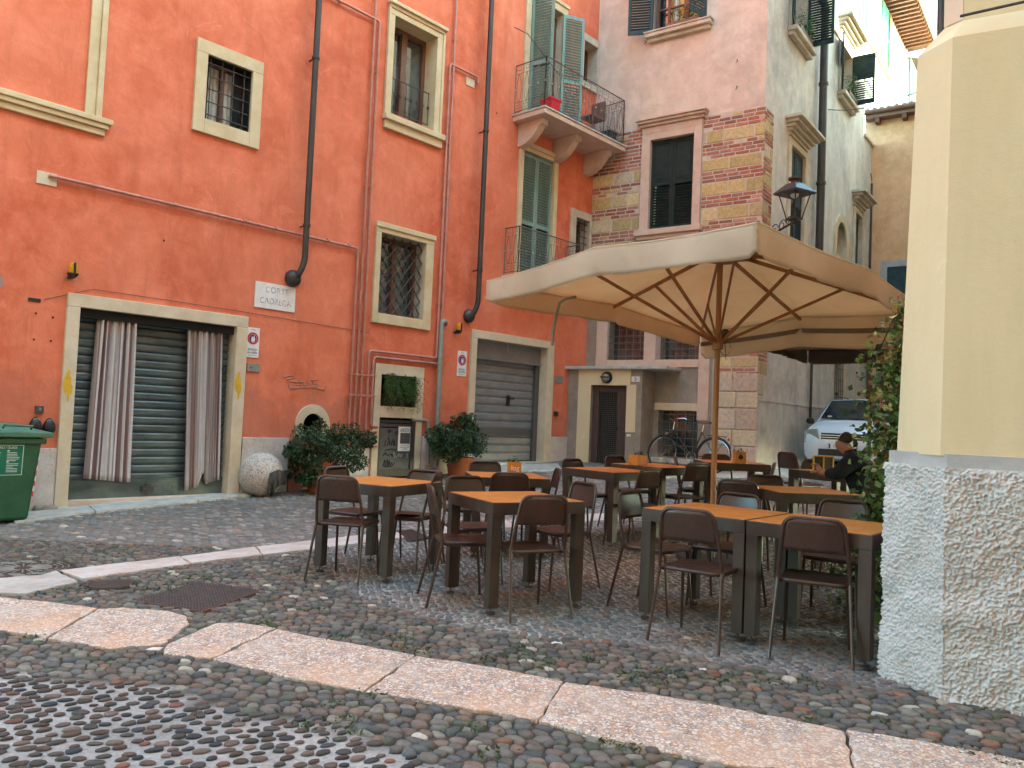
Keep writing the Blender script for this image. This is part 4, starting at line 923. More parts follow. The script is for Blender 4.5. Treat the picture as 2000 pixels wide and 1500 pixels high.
# small marks
r_ = OW.uv(68, 586); m = MB(OW.P); m.box((r_[0]-.07, r_[1]-.02, 0), (r_[0]+.06, r_[1]+.02, .012)); m.build('number_holder', M['black'], ob)
m = MB(OW.P); pth = [OW.uv(x, y) for x, y in ((85, 585), (182, 565), (318, 585), (450, 605), (720, 650))]; m.tube([(a, b, .012) for a, b in pth], .0035, 4); m.build('thin_cable', M['iron'], ob)
m = MB(OW.P)
for (px, py) in ((320, 470), (70, 612), (103, 620), (66, 663), (99, 666), (970, 221), (595, 445)):
    q = OW.uv(px, py); m.cbox((q[0], q[1], .004), (.018, .022, .012))
m.build('wall_hole', M['dark'], ob)
q = OW.uv(0, 560); m = MB(OW.P); m.prism([(q[0]-.3+.32*math.cos(a)+.05*math.sin(3*a), q[1]+.2*math.sin(a)*(1+.2*math.cos(2*a))) for a in np.linspace(0, 2*PI, 22)[:-1]], .001, .004); m.build('grey_patch', simple('old_grey_plaster_patch', (.30, .19, .17), (.36, .22, .19), 5, .9), ob)
# ---------------------------------- things hung on the orange wall
def plate(name, label, cat, W, r_, mat, d=.02, d0=.0):
    t = thing(name, label, cat, W.P(r_[0], r_[2], d0)); m = MB(W.P); m.box((r_[0], r_[2], d0), (r_[1], r_[3], d0+d)); m.build('plate', mat, t, bev=.003); return t
sg = plate('street_sign', 'white marble street name plaque lettered CORTE CADREGA', 'sign', OW, (2.44, 3.10, 2.79, 3.165), M['marblew'], .022)
text('lettering', 'CORTE', OW, 2.79, 3.065, .0225, .125, M['inkfade'], sg, .92, sp=1.05); text('lettering', 'CADREGA', OW, 2.775, 2.90, .0225, .125, M['inkfade'], sg, .86, sp=1.05)
def nopark(r_, label):
    t = plate('parking_sign', label, 'sign', OW, r_, M['whiteen'], .008, .004); w_ = r_[1]-r_[0]; h = r_[3]-r_[2]; cu = (r_[0]+r_[1])/2; cv = r_[2]+h*.64
    disc('red_ring', OW, cu, cv, w_*.30, w_*.42, .012, .0135, M['signred'], t); disc('blue_disc', OW, cu, cv, 0, w_*.28, .012, .0130, M['signblue'], t)
    m = MB(OW.P); m.add([(cu-w_*.24, cv+w_*.20, .0145), (cu-w_*.18, cv+w_*.26, .0145), (cu+w_*.24, cv-w_*.20, .0145), (cu+w_*.18, cv-w_*.26, .0145)], [(0, 1, 2, 3)]); m.build('red_bar', M['signred'], t)
    m = MB(OW.P); m.prism([(cu-.02, cv-.05), (cu+.02, cv-.05), (cu+.035, cv-.01), (cu+.015, cv+.05), (cu+.005, cv+.015), (cu-.015, cv+.03), (cu-.03, cv-.01)], .0145, .0155); m.build('white_mark', M['whiteen'], t)
    text('lettering', 'passo', OW, cu, r_[2]+h*.28, .0125, w_*.30, M['ink'], t, 1.0); text('lettering', 'carrabile', OW, cu, r_[2]+h*.17, .0125, w_*.25, M['ink'], t, .85)
    text('small_print', 'comune di verona', OW, cu, r_[2]+h*.075, .0125, w_*.09, M['ink'], t); text('small_print', 'comune', OW, cu, r_[2]+h*.93, .0125, w_*.10, M['signblue'], t)
r_ = OW.rect(481, 643, 508, 700); nopark((r_[0], r_[0]+.21, r_[2]+.0, r_[2]+.43), 'white no-parking sign beside the curtained roller shutter')
r_ = OW.rect(893, 696, 911, 738); nopark((r_[0], r_[0]+.235, r_[2]+.02, r_[2]+.48), 'white no-parking sign beside the plain grey roller shutter')
r_ = OW.rect(482, 711, 506, 727); t = plate('nameplate', 'small worn metal plate under the no-parking sign', 'plate', OW, (r_[0], r_[0]+.2, r_[2], r_[2]+.12), M['greypipe'], .02); disc('mark', OW, r_[0]+.055, r_[2]+.06, 0, .012, .02, .022, M['ink'], t)
r_ = OW.rect(1080, 738, 1092, 748); plate('nameplate', 'small metal plate right of the plain grey roller shutter', 'plate', OW, (r_[0]+.05, r_[0]+.3, r_[2], r_[2]+.15), M['greypipe'], .02)
r_ = OW.rect(1078, 805, 1084, 813); t = plate('switch_box', 'tiny dark key switch low beside the plain grey roller shutter', 'switch', OW, (r_[0]+.05, r_[0]+.17, r_[2], r_[2]+.1), M['iron'], .04)
r_ = OW.rect(68, 795, 81, 807); t = plate('switch_box', 'small grey key switch box above the two black lamps', 'switch', OW, (r_[0], r_[0]+.085, r_[2], r_[2]+.085), M['cab'], .04); m = MB(OW.P); m.cbox((r_[0]+.045, r_[2]+.05, .043), (.03, .03, .006)); m.build('key_plate', M['chrome'], t)
def beacon(px, py, label, s=1.):
    q = OW.uv(px, py, .1); t = thing('beacon_light', label, 'warning light', OW.P(q[0], q[1]-.09, 0))
    m = MB(); c = OW.P(q[0], q[1]-.055*s, .11); m.lathe(c, [(.045*s, 0), (.06*s, .02), (.06*s, .03), (.058*s, .13*s), (.05*s, .145*s), (.001, .147*s)], 14); m.build('lens', M['amber'], t, smooth=True)
    m = MB(); m.lathe(OW.P(q[0], q[1]-.10*s, .11), [(.02, 0), (.05*s, .02), (.066*s, .045), (.066*s, .06*s), (.02, .06*s)], 14); m.build('base', M['black'], t, smooth=True)
    m = MB(OW.P); m.box((q[0]-.02, q[1]-.10*s, 0), (q[0]+.02, q[1]-.06*s, .1)); m.build('bracket', M['black'], t)
    m = MB(OW.P); m.box((q[0]-.012, q[1]-.04*s, .165), (q[0]+.012, q[1]+.09*s, .178)); m.build('clip', M['black'], t)
beacon(142, 528, 'amber warning light with black base above the curtained shutter', .95); beacon(896, 641, 'amber warning light beside the drainpipe of the grey shutter', .95)
for k, (px, py, l) in enumerate(((70, 830, 'black teardrop wall lamp next to the bin lid'), (97, 832, 'black teardrop wall lamp next to the door frame'))):
    q = OW.uv(px, py, .03); t = thing('wall_lamp', l, 'lamp', OW.P(q[0], q[1], 0)); m = MB(OW.P); n = 18
    prof = [(1., 0.), (.97, .03), (.8, .055), (.4, .07)]; vs = []
    for f_, d in prof:
        vs += [(q[0]+f_*(.075+.02*(-math.sin(a)))*math.cos(a)*.92, q[1]-.01+f_*.10*math.sin(a)*(1.05 if math.sin(a) > 0 else .9), d) for a in [2*PI*i/n for i in range(n)]]
    fs = [(i*n+k2, i*n+(k2+1) % n, (i+1)*n+(k2+1) % n, (i+1)*n+k2) for i in range(3) for k2 in range(n)]+[tuple(3*n+i for i in range(n))]
    m.add(vs, fs); m.build('lamp_body', M['black'], t, smooth=True)
    m = MB(OW.P); m.tube([(q[0]+.035*math.cos(a), q[1]+.045+.03*math.sin(a), .045) for a in np.linspace(.2, PI-.2, 8)], .006, 6); m.build('trim', M['greypipe'], t)
# curtains hung in front of the roller shutter
def curtain(pxl, pxr, ytl, ytr, ybl, ybr, xbl, xbr, label, seed, split=None):
    rs = np.random.RandomState(seed); tl = OW.uv(pxl, ytl, .0); tr = OW.uv(pxr, ytr, .0); bl = OW.uv(xbl, ybl, .0); br = OW.uv(xbr, ybr, .0)
    nu, nv = 90, 26; V = []; C = []
    ph = rs.rand(4)*6; strp = []
    x = 0
    cols = [(.55, .52, .52), (.24, .16, .15), (.62, .60, .62), (.34, .29, .28), (.50, .45, .42), (.66, .64, .66), (.20, .13, .13)]
    while x < 1: w_ = rs.choice([.016, .03, .05, .075]); strp.append((x, cols[rs.randint(len(cols))])); x += w_
    nst = len(strp)
    for j in range(nv+1):
        t = j/nv
        for i in range(nu+1):
            s_ = i/nu; a = tl[0]+(tr[0]-tl[0])*s_; b = bl[0]+(br[0]-bl[0])*s_; u = a+(b-a)*(t**1.0)
            vt = tl[1]+(tr[1]-tl[1])*s_; vb_ = bl[1]+(br[1]-bl[1])*s_
            if split and split[0] < s_ < split[1]: vb_ += .16*math.sin(PI*(s_-split[0])/(split[1]-split[0]))
            v = vt+(vb_-vt)*t-(.025*abs(math.sin(PI*s_*5+.4)) if j == 0 else 0)
            d = -.075+.028*(math.sin(s_*38+ph[0]+t*1.2)+.5*math.sin(s_*71+ph[1]-t*2)+.25*math.sin(s_*130+ph[2]))*(1-.35*t)
            V.append(OW.P(u, v, d)); k = max(q for q in range(nst) if strp[q][0] <= s_); C.append(strp[k][1])
    ii = np.arange(nv)[:, None]*(nu+1)+np.arange(nu)[None]; F = np.stack([ii, ii+1, ii+nu+2, ii+nu+1], -1).reshape(-1, 4)
    o = npmesh('curtain', np.array(V), [F], M['stripe'], np.array(C)); tag(o, label, 'curtain'); md = o.modifiers.new('thick', 'SOLIDIFY'); md.thickness = .002
curtain(195, 274, 617, 627, 936, 943, 167, 261, 'wide striped grey-brown curtain hanging left on the green shutter', 3)
curtain(371, 440, 640, 648, 961, 938, 363, 432, 'narrower striped curtain hanging right with a torn uneven hem', 9, (.42, .62))
m = MB(OW.P); a = OW.uv(190, 621, -.07); b = OW.uv(445, 651, -.07); m.tube([(a[0], a[1], -.08), (b[0], b[1], -.08)], .008, 6); tag(m.build('curtain_rod', M['iron']), 'thin dark curtain rod under the stone lintel', 'rod')
# ------------------------------------------------------------------ brick corner building (facade FW and lane side LW)
bb = thing('corner_building', 'pinkish plastered old building with a brick and stone corner and dark shutters', 'building', FW.P(0, 0))
BT = 7.63
def bricks(name, W, u0, u1, v0, v1, holes, seed, zones=None, corner=False):
    rs = np.random.RandomState(seed); m = MB(W.P); v = v1; k = 0
    def put(u, v_, w_, h, col, d):
        if any(h_[0] < u+w_ and u < h_[1] and h_[2] < v_+h and v_ < h_[3] for h_ in holes):
            for h_ in holes:
                if h_[2] < v_+h and v_ < h_[3]:
                    if u < h_[0] < u+w_ and h_[0]-u > .05: w_ = h_[0]-u-.01; break
                    if u < h_[1] < u+w_ and u+w_-h_[1] > .05: w_ = u+w_-h_[1]-.01; u = h_[1]+.01; break
                    return
        j = lambda s: (rs.rand()-.5)*s
        hgt = d*.35+.006*rs.rand(); e = .006 if h < .1 else .014
        vs = [(u, v_, -.01), (u+w_, v_, -.01), (u+w_, v_+h, -.01), (u, v_+h, -.01), (u+e+j(e), v_+e+j(e), hgt), (u+w_-e+j(e), v_+e+j(e), hgt), (u+w_-e+j(e), v_+h-e+j(e), hgt), (u+e+j(e), v_+h-e+j(e), hgt)]
        m.add(vs, BF, col)
    BR = [(.44, .17, .11), (.50, .22, .15), (.38, .14, .10), (.54, .28, .20), (.44, .22, .17), (.34, .16, .13)]
    ST = [(.66, .50, .24), (.70, .55, .30), (.58, .44, .25), (.62, .52, .36), (.60, .46, .22)]
    while v > v0:
        if k % 2 == 0:
            for r in range(3 if rs.rand() < .75 else 4):
                h = .062; v -= h+.016
                u = u0-rs.rand()*.2
                while u < u1:
                    w_ = .2+.07*rs.rand(); a = max(u, u0); b = min(u+w_, u1)
                    if b-a > .04 and rs.rand() > .04:
                        c = BR[rs.randint(len(BR))]; g = .8+.4*rs.rand(); c = tuple(x*g for x in c)
                        if rs.rand() < .06: c = ST[0]
                        put(a, v, b-a, h, c, .012)
                    u += w_+.014
        else:
            h = .20+.07*rs.rand(); v -= h+.014; u = u0-rs.rand()*.3
            while u < u1:
                w_ = .32+.4*rs.rand(); a = max(u, u0); b = min(u+w_, u1)
                if b-a > .05:
                    c = ST[rs.randint(len(ST))]; g = .85+.25*rs.rand()
                    if rs.rand() < .12:      # a patch of brick within the stone course
                        for q in range(3): put(a, v+q*h/3, (b-a), h/3-.014, BR[rs.randint(len(BR))], .012)
                    else: put(a, v, b-a, h, tuple(x*g for x in c), .018)
                u += w_+.014
        k += 1
    return m
HF = {}
HF['fw'] = (1.37, 2.33, 5.40, 7.31); HF['uw'] = (1.34, 2.50, 9.62, 11.5)
r_ = FW.rect(1191, 640, 1258, 703); HF['ga'] = (r_[0], r_[1], r_[2], r_[2]+1.15)
r_ = FW.rect(1292, 640, 1366, 704); HF['gb'] = (r_[0], r_[1], HF['ga'][2], HF['ga'][3])
r_ = FW.rect(1287, 801, 1361, 896); HF['gc'] = r_
m = MB(FW.P); wall_sheet(m, 0, FU_, BT, 15, [HF['uw']], .0); m.build('plaster_wall', M['pinkgrey'], bb, fix=False)
m = MB(FW.P); wall_sheet(m, 0, FU_, -.2, BT, [HF[k] for k in ('fw', 'ga', 'gb', 'gc')], -.001)
mort = simple('lime_mortar', (.52, .42, .35), (.62, .53, .45), 4, .95, bs=.6, bsc=30, bd=.01)
m.build('mortar_wall', mort, bb, fix=False)
lower = FW.uv(1300, 640)[1]
mb_ = bricks('b', FW, 0, FU_+.012, 3.6, BT-.01, [(1.16, 2.50, 5.25, 7.72)], 4)
u_q = FW.uv(1392, 780)[0]
mb2 = bricks('b', FW, u_q, FU_+.012, 2.42, 3.6, [], 6); mb_.v += []; n0 = len(mb_.v); mb_.v += mb2.v; mb_.f += [tuple(i+n0 for i in f) for f in mb2.f]; mb_.c += mb2.c
o = mb_.build('brickwork', M['brick'], bb)
# large pink blocks of the corner near the ground
m = MB(FW.P); rs = np.random.RandomState(2); v = 2.42; k = 0
while v > .35:
    h = .30+.14*rs.rand(); h = min(h, v-.3); u = u_q; 
    sp = [u_q, u_q+(FU_-u_q)*(.45+.2*rs.rand()), FU_+.03]
    for a, b in zip(sp, sp[1:]): g_2 = .85+.3*rs.rand(); m.box((a+.006, v-h+.006, -.02), (b-.006, v-.006, .025+.015*rs.rand()), tuple(x*g_2 for x in [(.64, .53, .42), (.62, .49, .39), (.66, .56, .40)][rs.randint(3)]))
    v -= h
m.build('corner_blocks', M['brick'], bb, bev=.02)
m = MB(LW.P); v = 2.42
while v > .35:
    h = .30+.14*rs.rand(); h = min(h, v-.3); m.box((-.02, v-h+.006, -.02), (.30+.1*rs.rand(), v-.006, .02), (.62, .52, .40)); v -= h
m.build('corner_blocks', M['brick'], bb, bev=.02)
# grey plaster of the ground floor
pl_top = FW.uv(1230, 718)[1]
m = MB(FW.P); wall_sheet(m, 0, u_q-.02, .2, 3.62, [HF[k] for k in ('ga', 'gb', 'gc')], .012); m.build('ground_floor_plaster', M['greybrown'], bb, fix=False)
for k in ('fw', 'uw', 'ga', 'gb', 'gc'):
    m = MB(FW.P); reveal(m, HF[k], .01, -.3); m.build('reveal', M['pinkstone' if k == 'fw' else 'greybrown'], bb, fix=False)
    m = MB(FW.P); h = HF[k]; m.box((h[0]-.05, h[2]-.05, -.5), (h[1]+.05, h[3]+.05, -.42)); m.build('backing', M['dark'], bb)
# first floor window
i = HF['fw']
m = MB(FW.P); m.box((1.17, 5.40, 0), (i[0], 7.45, .06)); m.box((i[1], 5.40, 0), (2.50, 7.45, .06)); m.box((i[0], i[3], 0), (i[1], 7.45, .06)); m.box((1.17, 7.45, 0), (2.50, 7.60, .05)); m.box((1.13, 7.60, 0), (2.55, 7.66, .10)); m.box((1.09, 7.66, 0), (2.59, 7.71, .16)); m.box((1.06, 7.71, 0), (2.62, 7.76, .20))
fw_ = m.build('window', M['pinkstone'], bb, bev=.012)
m = MB(FW.P); m.box((1.10, 5.28, 0), (2.56, 5.40, .16)); m.box((1.14, 5.20, 0), (2.52, 5.28, .10)); m.build('sill', M['pinkstone'], fw_, bev=.012)
for u in (i[0], (i[0]+i[1])/2):
    def T(x, z, y, u=u): return FW.P(u+x+.003, 5.41+z, -.08+y)
    shutter('shutter', T, (i[1]-i[0])/2-.006, 1.89, M['shut_dk'], bb, .98, True)
# second floor window
i = HF['uw']
m = MB(FW.P); m.box((1.20, 9.50, 0), (2.64, 9.58, .18)); m.box((1.24, 9.42, 0), (2.60, 9.50, .10)); m.box((1.18, 9.58, 0), (2.66, 9.62, .20)); uw_ = m.build('window_sill', M['palestone'], bb, bev=.015)
m = MB(FW.P); m.box((i[0]+.25, 9.62, -.16), (i[0]+.31, 11.4, -.10)); m.box((i[0]+.62, 9.62, -.16), (i[0]+.72, 11.4, -.10)); m.box((i[1]-.06, 9.62, -.16), (i[1], 11.4, -.10)); m.box((i[0], 9.62, -.16), (i[0]+.06, 11.4, -.10)); m.box((i[0], 10.15, -.16), (i[1], 10.18, -.11)); m.build('sash', M['wood_br'], bb)
m = MB(FW.P); m.box((i[0], 9.62, -.26), (i[0]+.30, 11.5, -.24)); m.build('pane', M['glass'], bb); m = MB(FW.P); m.box((i[0]+.3, 9.62, -.26), (i[1], 11.5, -.24)); m.build('curtain_panel', M['yellowcurtain'], bb)  # flat yellow panel fills the rest of the opening
m = MB(FW.P); 
for k in range(5): m.box((i[0]+.36+.02*k, 9.62, -.2-.01*(k % 2)), (i[0]+.38+.02*k, 11.5, -.19)); m.box((i[1]-.2+.03*k, 9.62, -.2-.01*(k % 2)), (i[1]-.17+.03*k, 11.5, -.19))
m.build('net_curtain', M['net'], bb)
shutter('shutter', lambda x, z, y: FW.P(i[0]-x*.93, 9.60+z, .05+x*.36+y), .52, 2.2, M['shut_bl'], bb, 1.1)
shutter('shutter', lambda x, z, y: FW.P(i[1]+.0-x*.35+.0, 9.66+z, .02+x*.93+y), .48, 2.2, M['shut_bl'], bb, 1.1)
# paired ground-floor windows
ga, gb, gc = HF['ga'], HF['gb'], HF['gc']; rr = FW.rect(1366, 640, 1384, 822)
m = MB(FW.P); lf = FW.rect(1167, 650, 1184, 718)[0]
m.box((lf, ga[2]-.16, 0), (ga[0]-.03, ga[3]+.2, .05)); m.box((ga[1], ga[2]-.16, 0), (gb[0]-.10, ga[3]+.2, .05)); m.box((gb[1], rr[2], 0), (rr[1], ga[3]+.2, .055)); m.box((ga[0]-.03, ga[2]-.16, 0), (ga[1], ga[2], .05)); m.box((gb[0]-.10, ga[2]-.16, 0), (gb[1], ga[2], .05)); m.box((lf, ga[3], 0), (rr[1], ga[3]+.2, .05))
m.build('window', M['pinkstone'], bb, bev=.01)
lt = FW.rect(1280, 787, 1362, 801); m = MB(FW.P); m.box((lt[0], gc[3], 0), (gb[1], gc[3]+.15, .055)); m.build('window_lintel', M['cream'], bb, bev=.01)
for h, nu, nv in ((ga, 5, 8), (gb, 6, 8)): grille('grille', FW, h, .03, nu, nv, M['ironlight'], bb, .007)
grille('grille', FW, gc, .02, 5, 6, M['ironlight'], bb, .007)
for h in (ga, gb, gc): m = MB(FW.P); m.box((h[0], h[2], -.25), (h[1], h[3], -.24)); m.build('pane', M['glass'], bb)
sl = FW.rect(1274, 898, 1412, 906); m = MB(FW.P); m.box((sl[0], gc[2]-.12, 0), (sl[1]+.1, gc[2]-.02, .22)); m.build('window_sill', M['whitestone'], bb, bev=.015)
m = MB(FW.P)
for (px, py) in ((1262, 82), (1440, 170), (1441, 118)): q = FW.uv(px, py); m.tube([(q[0], q[1], 0), (q[0], q[1], .06), (q[0]+.02, q[1]-.05, .07), (q[0]-.02, q[1]-.07, .06)], .007, 5)
m.build('shutter_hook', M['iron'], bb)
# porch around door 5
PO = float((OW.P(CU_, 0)-OW.P(OW.uv(1108, 790)[0], 0)) @ FW.n)
PO = abs(PO); PW = Wall(C1+FW.n*PO, FD)
dl = PW.rect(1155, 752, 1219, 916); pr_ = PW.rect(1112, 725, 1249, 900); lz = PW.uv(1200, 721, .1)[1]
m = MB(PW.P); HD = (dl[0], dl[1], .2, dl[3]); wall_sheet(m, -.6, pr_[1], .2, lz, [HD], 0); m.add([(pr_[1], .2, 0), (pr_[1], .2, -PO), (pr_[1], lz, -PO), (pr_[1], lz, 0)], [(0, 1, 2, 3)])
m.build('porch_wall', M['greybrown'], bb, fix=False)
m = MB(PW.P); a = PW.rect(1102, 718, 1303, 724, .12); m.box((a[0]-.3, lz, -PO-.02), (a[1], lz+.065, .12)); m.build('porch_roof_slab', M['whitestone'], bb, bev=.012)
yl = PW.rect(1131, 733, 1155, 912)
m = MB(PW.P); m.box((yl[0], .2, 0), (dl[0], lz, .015)); m.box((dl[0], dl[3], 0), (PW.uv(1232, 745)[0], lz, .015)); q = PW.rect(1219, 754, 1240, 845); m.box((dl[1], q[2], 0), (q[1], q[3]+.03, .015)); m.build('door_surround', M['yellow'], bb)
m = MB(PW.P); reveal(m, HD, 0, -.2); m.build('reveal', M['greybrown'], bb, fix=False)
m = MB(PW.P); g_ = PW.rect(1171, 765, 1202, 905, -.1); m.box((dl[0], .3, -.14), (g_[0], dl[3], -.09)); m.box((g_[1], .3, -.14), (dl[1], dl[3], -.09)); m.box((g_[0], g_[3], -.14), (g_[1], dl[3], -.09)); dr_ = m.build('door', M['door_br'], bb, bev=.004)
m = MB(PW.P); m.box((g_[0], .3, -.20), (g_[1], g_[3], -.19)); m.build('door_backing', M['dark'], dr_)
g_ = (g_[0], g_[1], .45, g_[3]); grille('door_grille', PW, g_, -.105, 10, 38, M['ironlight'], dr_, .0035)
q = PW.uv(1202, 838, -.08); m = MB(PW.P); m.tube([(q[0]+.02, q[1], -.09), (q[0]+.02, q[1], -.04), (q[0]+.02, q[1]-.02, -.035)], .018, 8); m.build('door_knob', M['black'], dr_)
r_ = PW.rect(1234, 735, 1250, 746); r_ = (r_[0], r_[1], r_[2], r_[2]+.11); t = plate('house_number', 'white house number plate 5 beside the door lamp', 'sign', PW, r_, M['whiteen'], .012, .002); text('lettering', '5', PW, (r_[0]+r_[1])/2, (r_[2]+r_[3])/2, .0145, .11, M['ink'], t)
q = PW.uv(1184, 737, .05); t = thing('bulkhead_lamp', 'round dark bulkhead lamp above the brown door', 'lamp', PW.P(q[0], q[1]-.12)); m = MB(); c = PW.P(q[0], q[1], 0); n = PW.n
def dome(c, n, prof, k=18):
    m = MB(); m.lathe((0, 0, 0), prof, k); rot = Vector((0, 0, 1)).rotation_difference(Vector(tuple(n))).to_matrix(); m.v = [tuple(np.array(rot @ Vector(v))+c) for v in m.v]; return m
dome(c, n, [(.125, 0), (.125, .03), (.11, .06), (.001, .065)]).build('body', M['black'], t, smooth=True); dome(c+n*.055-np.array([0, 0, .01]), n, [(.085, 0), (.075, .04), (.045, .065), (.001, .07)]).build('glass', M['greypipe'], t, smooth=True)
m = MB(PW.P); m.box((q[0]-.1, q[1]-.01, .06), (q[0]+.1, q[1]+.015, .13)); m.build('hood', M['black'], t)
r_ = PW.rect(1226, 848, 1233, 853); plate('doorbell', 'small white doorbell plate right of the brown door', 'doorbell', PW, (r_[0]-.02, r_[0]+.07, r_[2], r_[2]+.05), M['whiteen'], .012)
# lane side of the same building
LB = (3.62)   # drainpipe position
HL = {'la': LW.rect(1535, 285, 1563, 455)}
a = LW.uv(1538, 285); b = LW.uv(1563, 310); HL['la'] = (1.62, 2.62, 4.95, 7.35); HL['lb'] = (1.45, 2.5, 9.75, 12.2); HL['lc'] = (5.45, 6.5, 9.85, 11.2)
v_ar = LW.uv(1643, 435)[1]; ua = LW.uv(1632, 480)[0]; ub = LW.uv(1651, 490)[0]; HL['ar'] = (ua, ub, LW.uv(1640, 500)[1], v_ar)
wd = LW.rect(1668, 425, 1681, 500); HL['le'] = (LW.uv(1668, 450)[0], LW.uv(1681, 450)[0], 3.6, LW.uv(1672, 418)[1])
gx = LW.rect(1630, 710, 1643, 790); HL['lg'] = (gx[0], gx[1], .9, 3.1)
ztop = LW.uv(1644, 86)[1]; U_END = LW.uv(1704, 350)[0]; U_B = LW.uv(1688, 240)[0]
m = MB(LW.P); wall_sheet(m, 0, LB+.1, BT-.0, 15, [HL['lb']]); wall_sheet(m, .52, LB+.1, .2, BT, [HL['la']]); wall_sheet(m, LB+.1, U_B, .2, ztop, [HL[k] for k in ('lc', 'ar', 'le', 'lg')]); wall_sheet(m, U_B, U_END, .2, LW.uv(1704, 295)[1]+.1, [])
m.build('lane_wall', M['greyplaster'], bb, fix=False)
m = MB(LW.P); m.box((0.002, .2, -.06), (.6, BT, -.001)); m.build('mortar_wall', mort, bb)
mb_ = bricks('b', LW, 0, .52, 2.42, BT-.01, [], 14); mb_.build('brickwork', M['brick'], bb)
m = MB(LW.P); m.box((0, .2, 0), (LB+2, 1.9, .03)); m.box((0, 1.9, 0), (LB+2, 1.93, .04)); m.build('lane_plinth', M['greyplaster'], bb)
m = MB(LW.P); m.add([(LB+.1, ztop, .04), (U_B, ztop, .04), (U_B, ztop, -.3), (LB+.1, ztop, -.3), (LB+.1, ztop+.08, .04), (U_B, ztop+.08, .04), (U_B, ztop+.08, -.3), (LB+.1, ztop+.08, -.3)], BF); m.add([(U_B, LW.uv(1704, 295)[1]+.1, .05), (U_END+.02, LW.uv(1704, 295)[1]+.1, .05), (U_END+.02, LW.uv(1704, 295)[1]+.1, -.3), (U_B, LW.uv(1704, 295)[1]+.1, -.3), (U_B, LW.uv(1704, 295)[1]+.18, .05), (U_END+.02, LW.uv(1704, 295)[1]+.18, .05), (U_END+.02, LW.uv(1704, 295)[1]+.18, -.3), (U_B, LW.uv(1704, 295)[1]+.18, -.3)], BF)
m.build('wall_coping', M['pinkstone'], bb)
for k, h in HL.items():
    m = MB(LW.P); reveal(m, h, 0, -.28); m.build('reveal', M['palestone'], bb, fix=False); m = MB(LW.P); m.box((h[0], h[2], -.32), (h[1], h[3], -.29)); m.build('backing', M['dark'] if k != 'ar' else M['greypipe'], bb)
def cornice(W, u0, u1, v, parent, mt, out=.30, h=.34):
    m = MB(W.P); n = 5
    for k in range(n):
        f = k/(n-1); e = out*f**1.3; m.box((u0-e*.7, v+h*k/n, 0), (u1+e*.7, v+h*(k+1)/n-.004, .05+e))
    return m.build('window_cornice', mt, parent, bev=.008)
def lwin(h, corn, mt, shut, openang=None, sill=True, sill_w=.1):
    m = MB(LW.P); frame_bars(m, (h[0]-.14, h[1]+.14, h[2]-.02, h[3]+.14), h, 0, .05, False); m.build('window', M[mt], bb, bev=.008)
    if corn: cornice(LW, h[0]-.16, h[1]+.16, h[3]+.18, bb, M[mt])
    if sill: m = MB(LW.P); m.box((h[0]-.2, h[2]-.10, 0), (h[1]+.2, h[2], .20)); m.box((h[0]-.17, h[2]-.19, 0), (h[1]+.17, h[2]-.10, .12)); m.build('window_sill', M['palestone'], bb, bev=.012)
lwin(HL['la'], True, 'cream', 'shut_g'); lwin(HL['lb'], False, 'palestone', 'shut_bl'); lwin(HL['lc'], True, 'cream', 'shut_bl'); lwin(HL['le'], True, 'palestone', 'shut_g', sill=False)
h = HL['la']
for u in (h[0], (h[0]+h[1])/2): shutter('shutter', (lambda x, z, y, u=u: LW.P(u+x+.003, h[2]+.02+z, -.06+y)), .49, 2.36, M['shut_bl'], bb, 1.25, True)
for h, a_ in ((HL['lb'], 70), (HL['lc'], 62)):
    s1, c1 = math.sin(R(a_)), math.cos(R(a_))
    shutter('shutter', (lambda x, z, y, h=h: LW.P(h[0]-x*.97-y*.2, h[2]+.02+z, .06+x*.22+y*.97)), .52, h[3]-h[2]-.05, M['shut_dk'], bb, 1.15 if h[3]-h[2] > 1.5 else .7, True)
    shutter('shutter', (lambda x, z, y, h=h: LW.P(h[1]+x*.06-y*.99, h[2]+.02+z, .05+x*.99+y*.06)), .55, h[3]-h[2]-.05, M['shut_dk'], bb, 1.15 if h[3]-h[2] > 1.5 else .7, True)
h = HL['le']; shutter('shutter', (lambda x, z, y: LW.P(h[0]+x, h[2]+.02+z, -.1+y)), h[1]-h[0], h[3]-h[2]-.05, M['shut_bl'], bb, 1.2, True)
grille('grille', LW, HL['lg'], .04, 4, 8, M['ironlight'], bb, .008); m = MB(LW.P); m.box((HL['lg'][1], .6, 0), (HL['lg'][1]+.25, 3.3, .05)); m.build('window_jamb', M['cream'], bb)
m = MB(LW.P); n = 16; cu = (HL['ar'][0]+HL['ar'][1])/2; ri = (HL['ar'][1]-HL['ar'][0])/2; cv = HL['ar'][3]-ri; vs = []
for dd in (-.01, .04):
    for rr_2 in (ri, ri+.2): vs += [(cu-rr_2, HL['ar'][2]-.1, dd)]+[(cu-rr_2*math.cos(PI*k/n), cv+rr_2*math.sin(PI*k/n), dd) for k in range(n+1)]+[(cu+rr_2, HL['ar'][2]-.1, dd)]
K = n+3; fs = []
for k in range(K-1): fs += [(2*K+k, 2*K+k+1, 3*K+k+1, 3*K+k), (K+k, K+k+1, 3*K+k+1, 3*K+k), (k, k+1, 2*K+k+1, 2*K+k)]
m.add(vs, fs); m.build('arch_surround', M['creamy'], bb)
m = MB(LW.P)
for sg_ in (-1, 1): q = [(cu+sg_*ri, cv+ri+.01, .004), (cu+sg_*ri, cv, .004)]+[(cu+sg_*ri*math.cos(PI/2*k/8), cv+ri*math.sin(PI/2*k/8), .004) for k in range(1, 9)]+[(cu, cv+ri+.01, .004)]; m.add(q, [tuple(range(len(q)))])
m.build('arch_spandrel', M['creamy'], bb, fix=False)
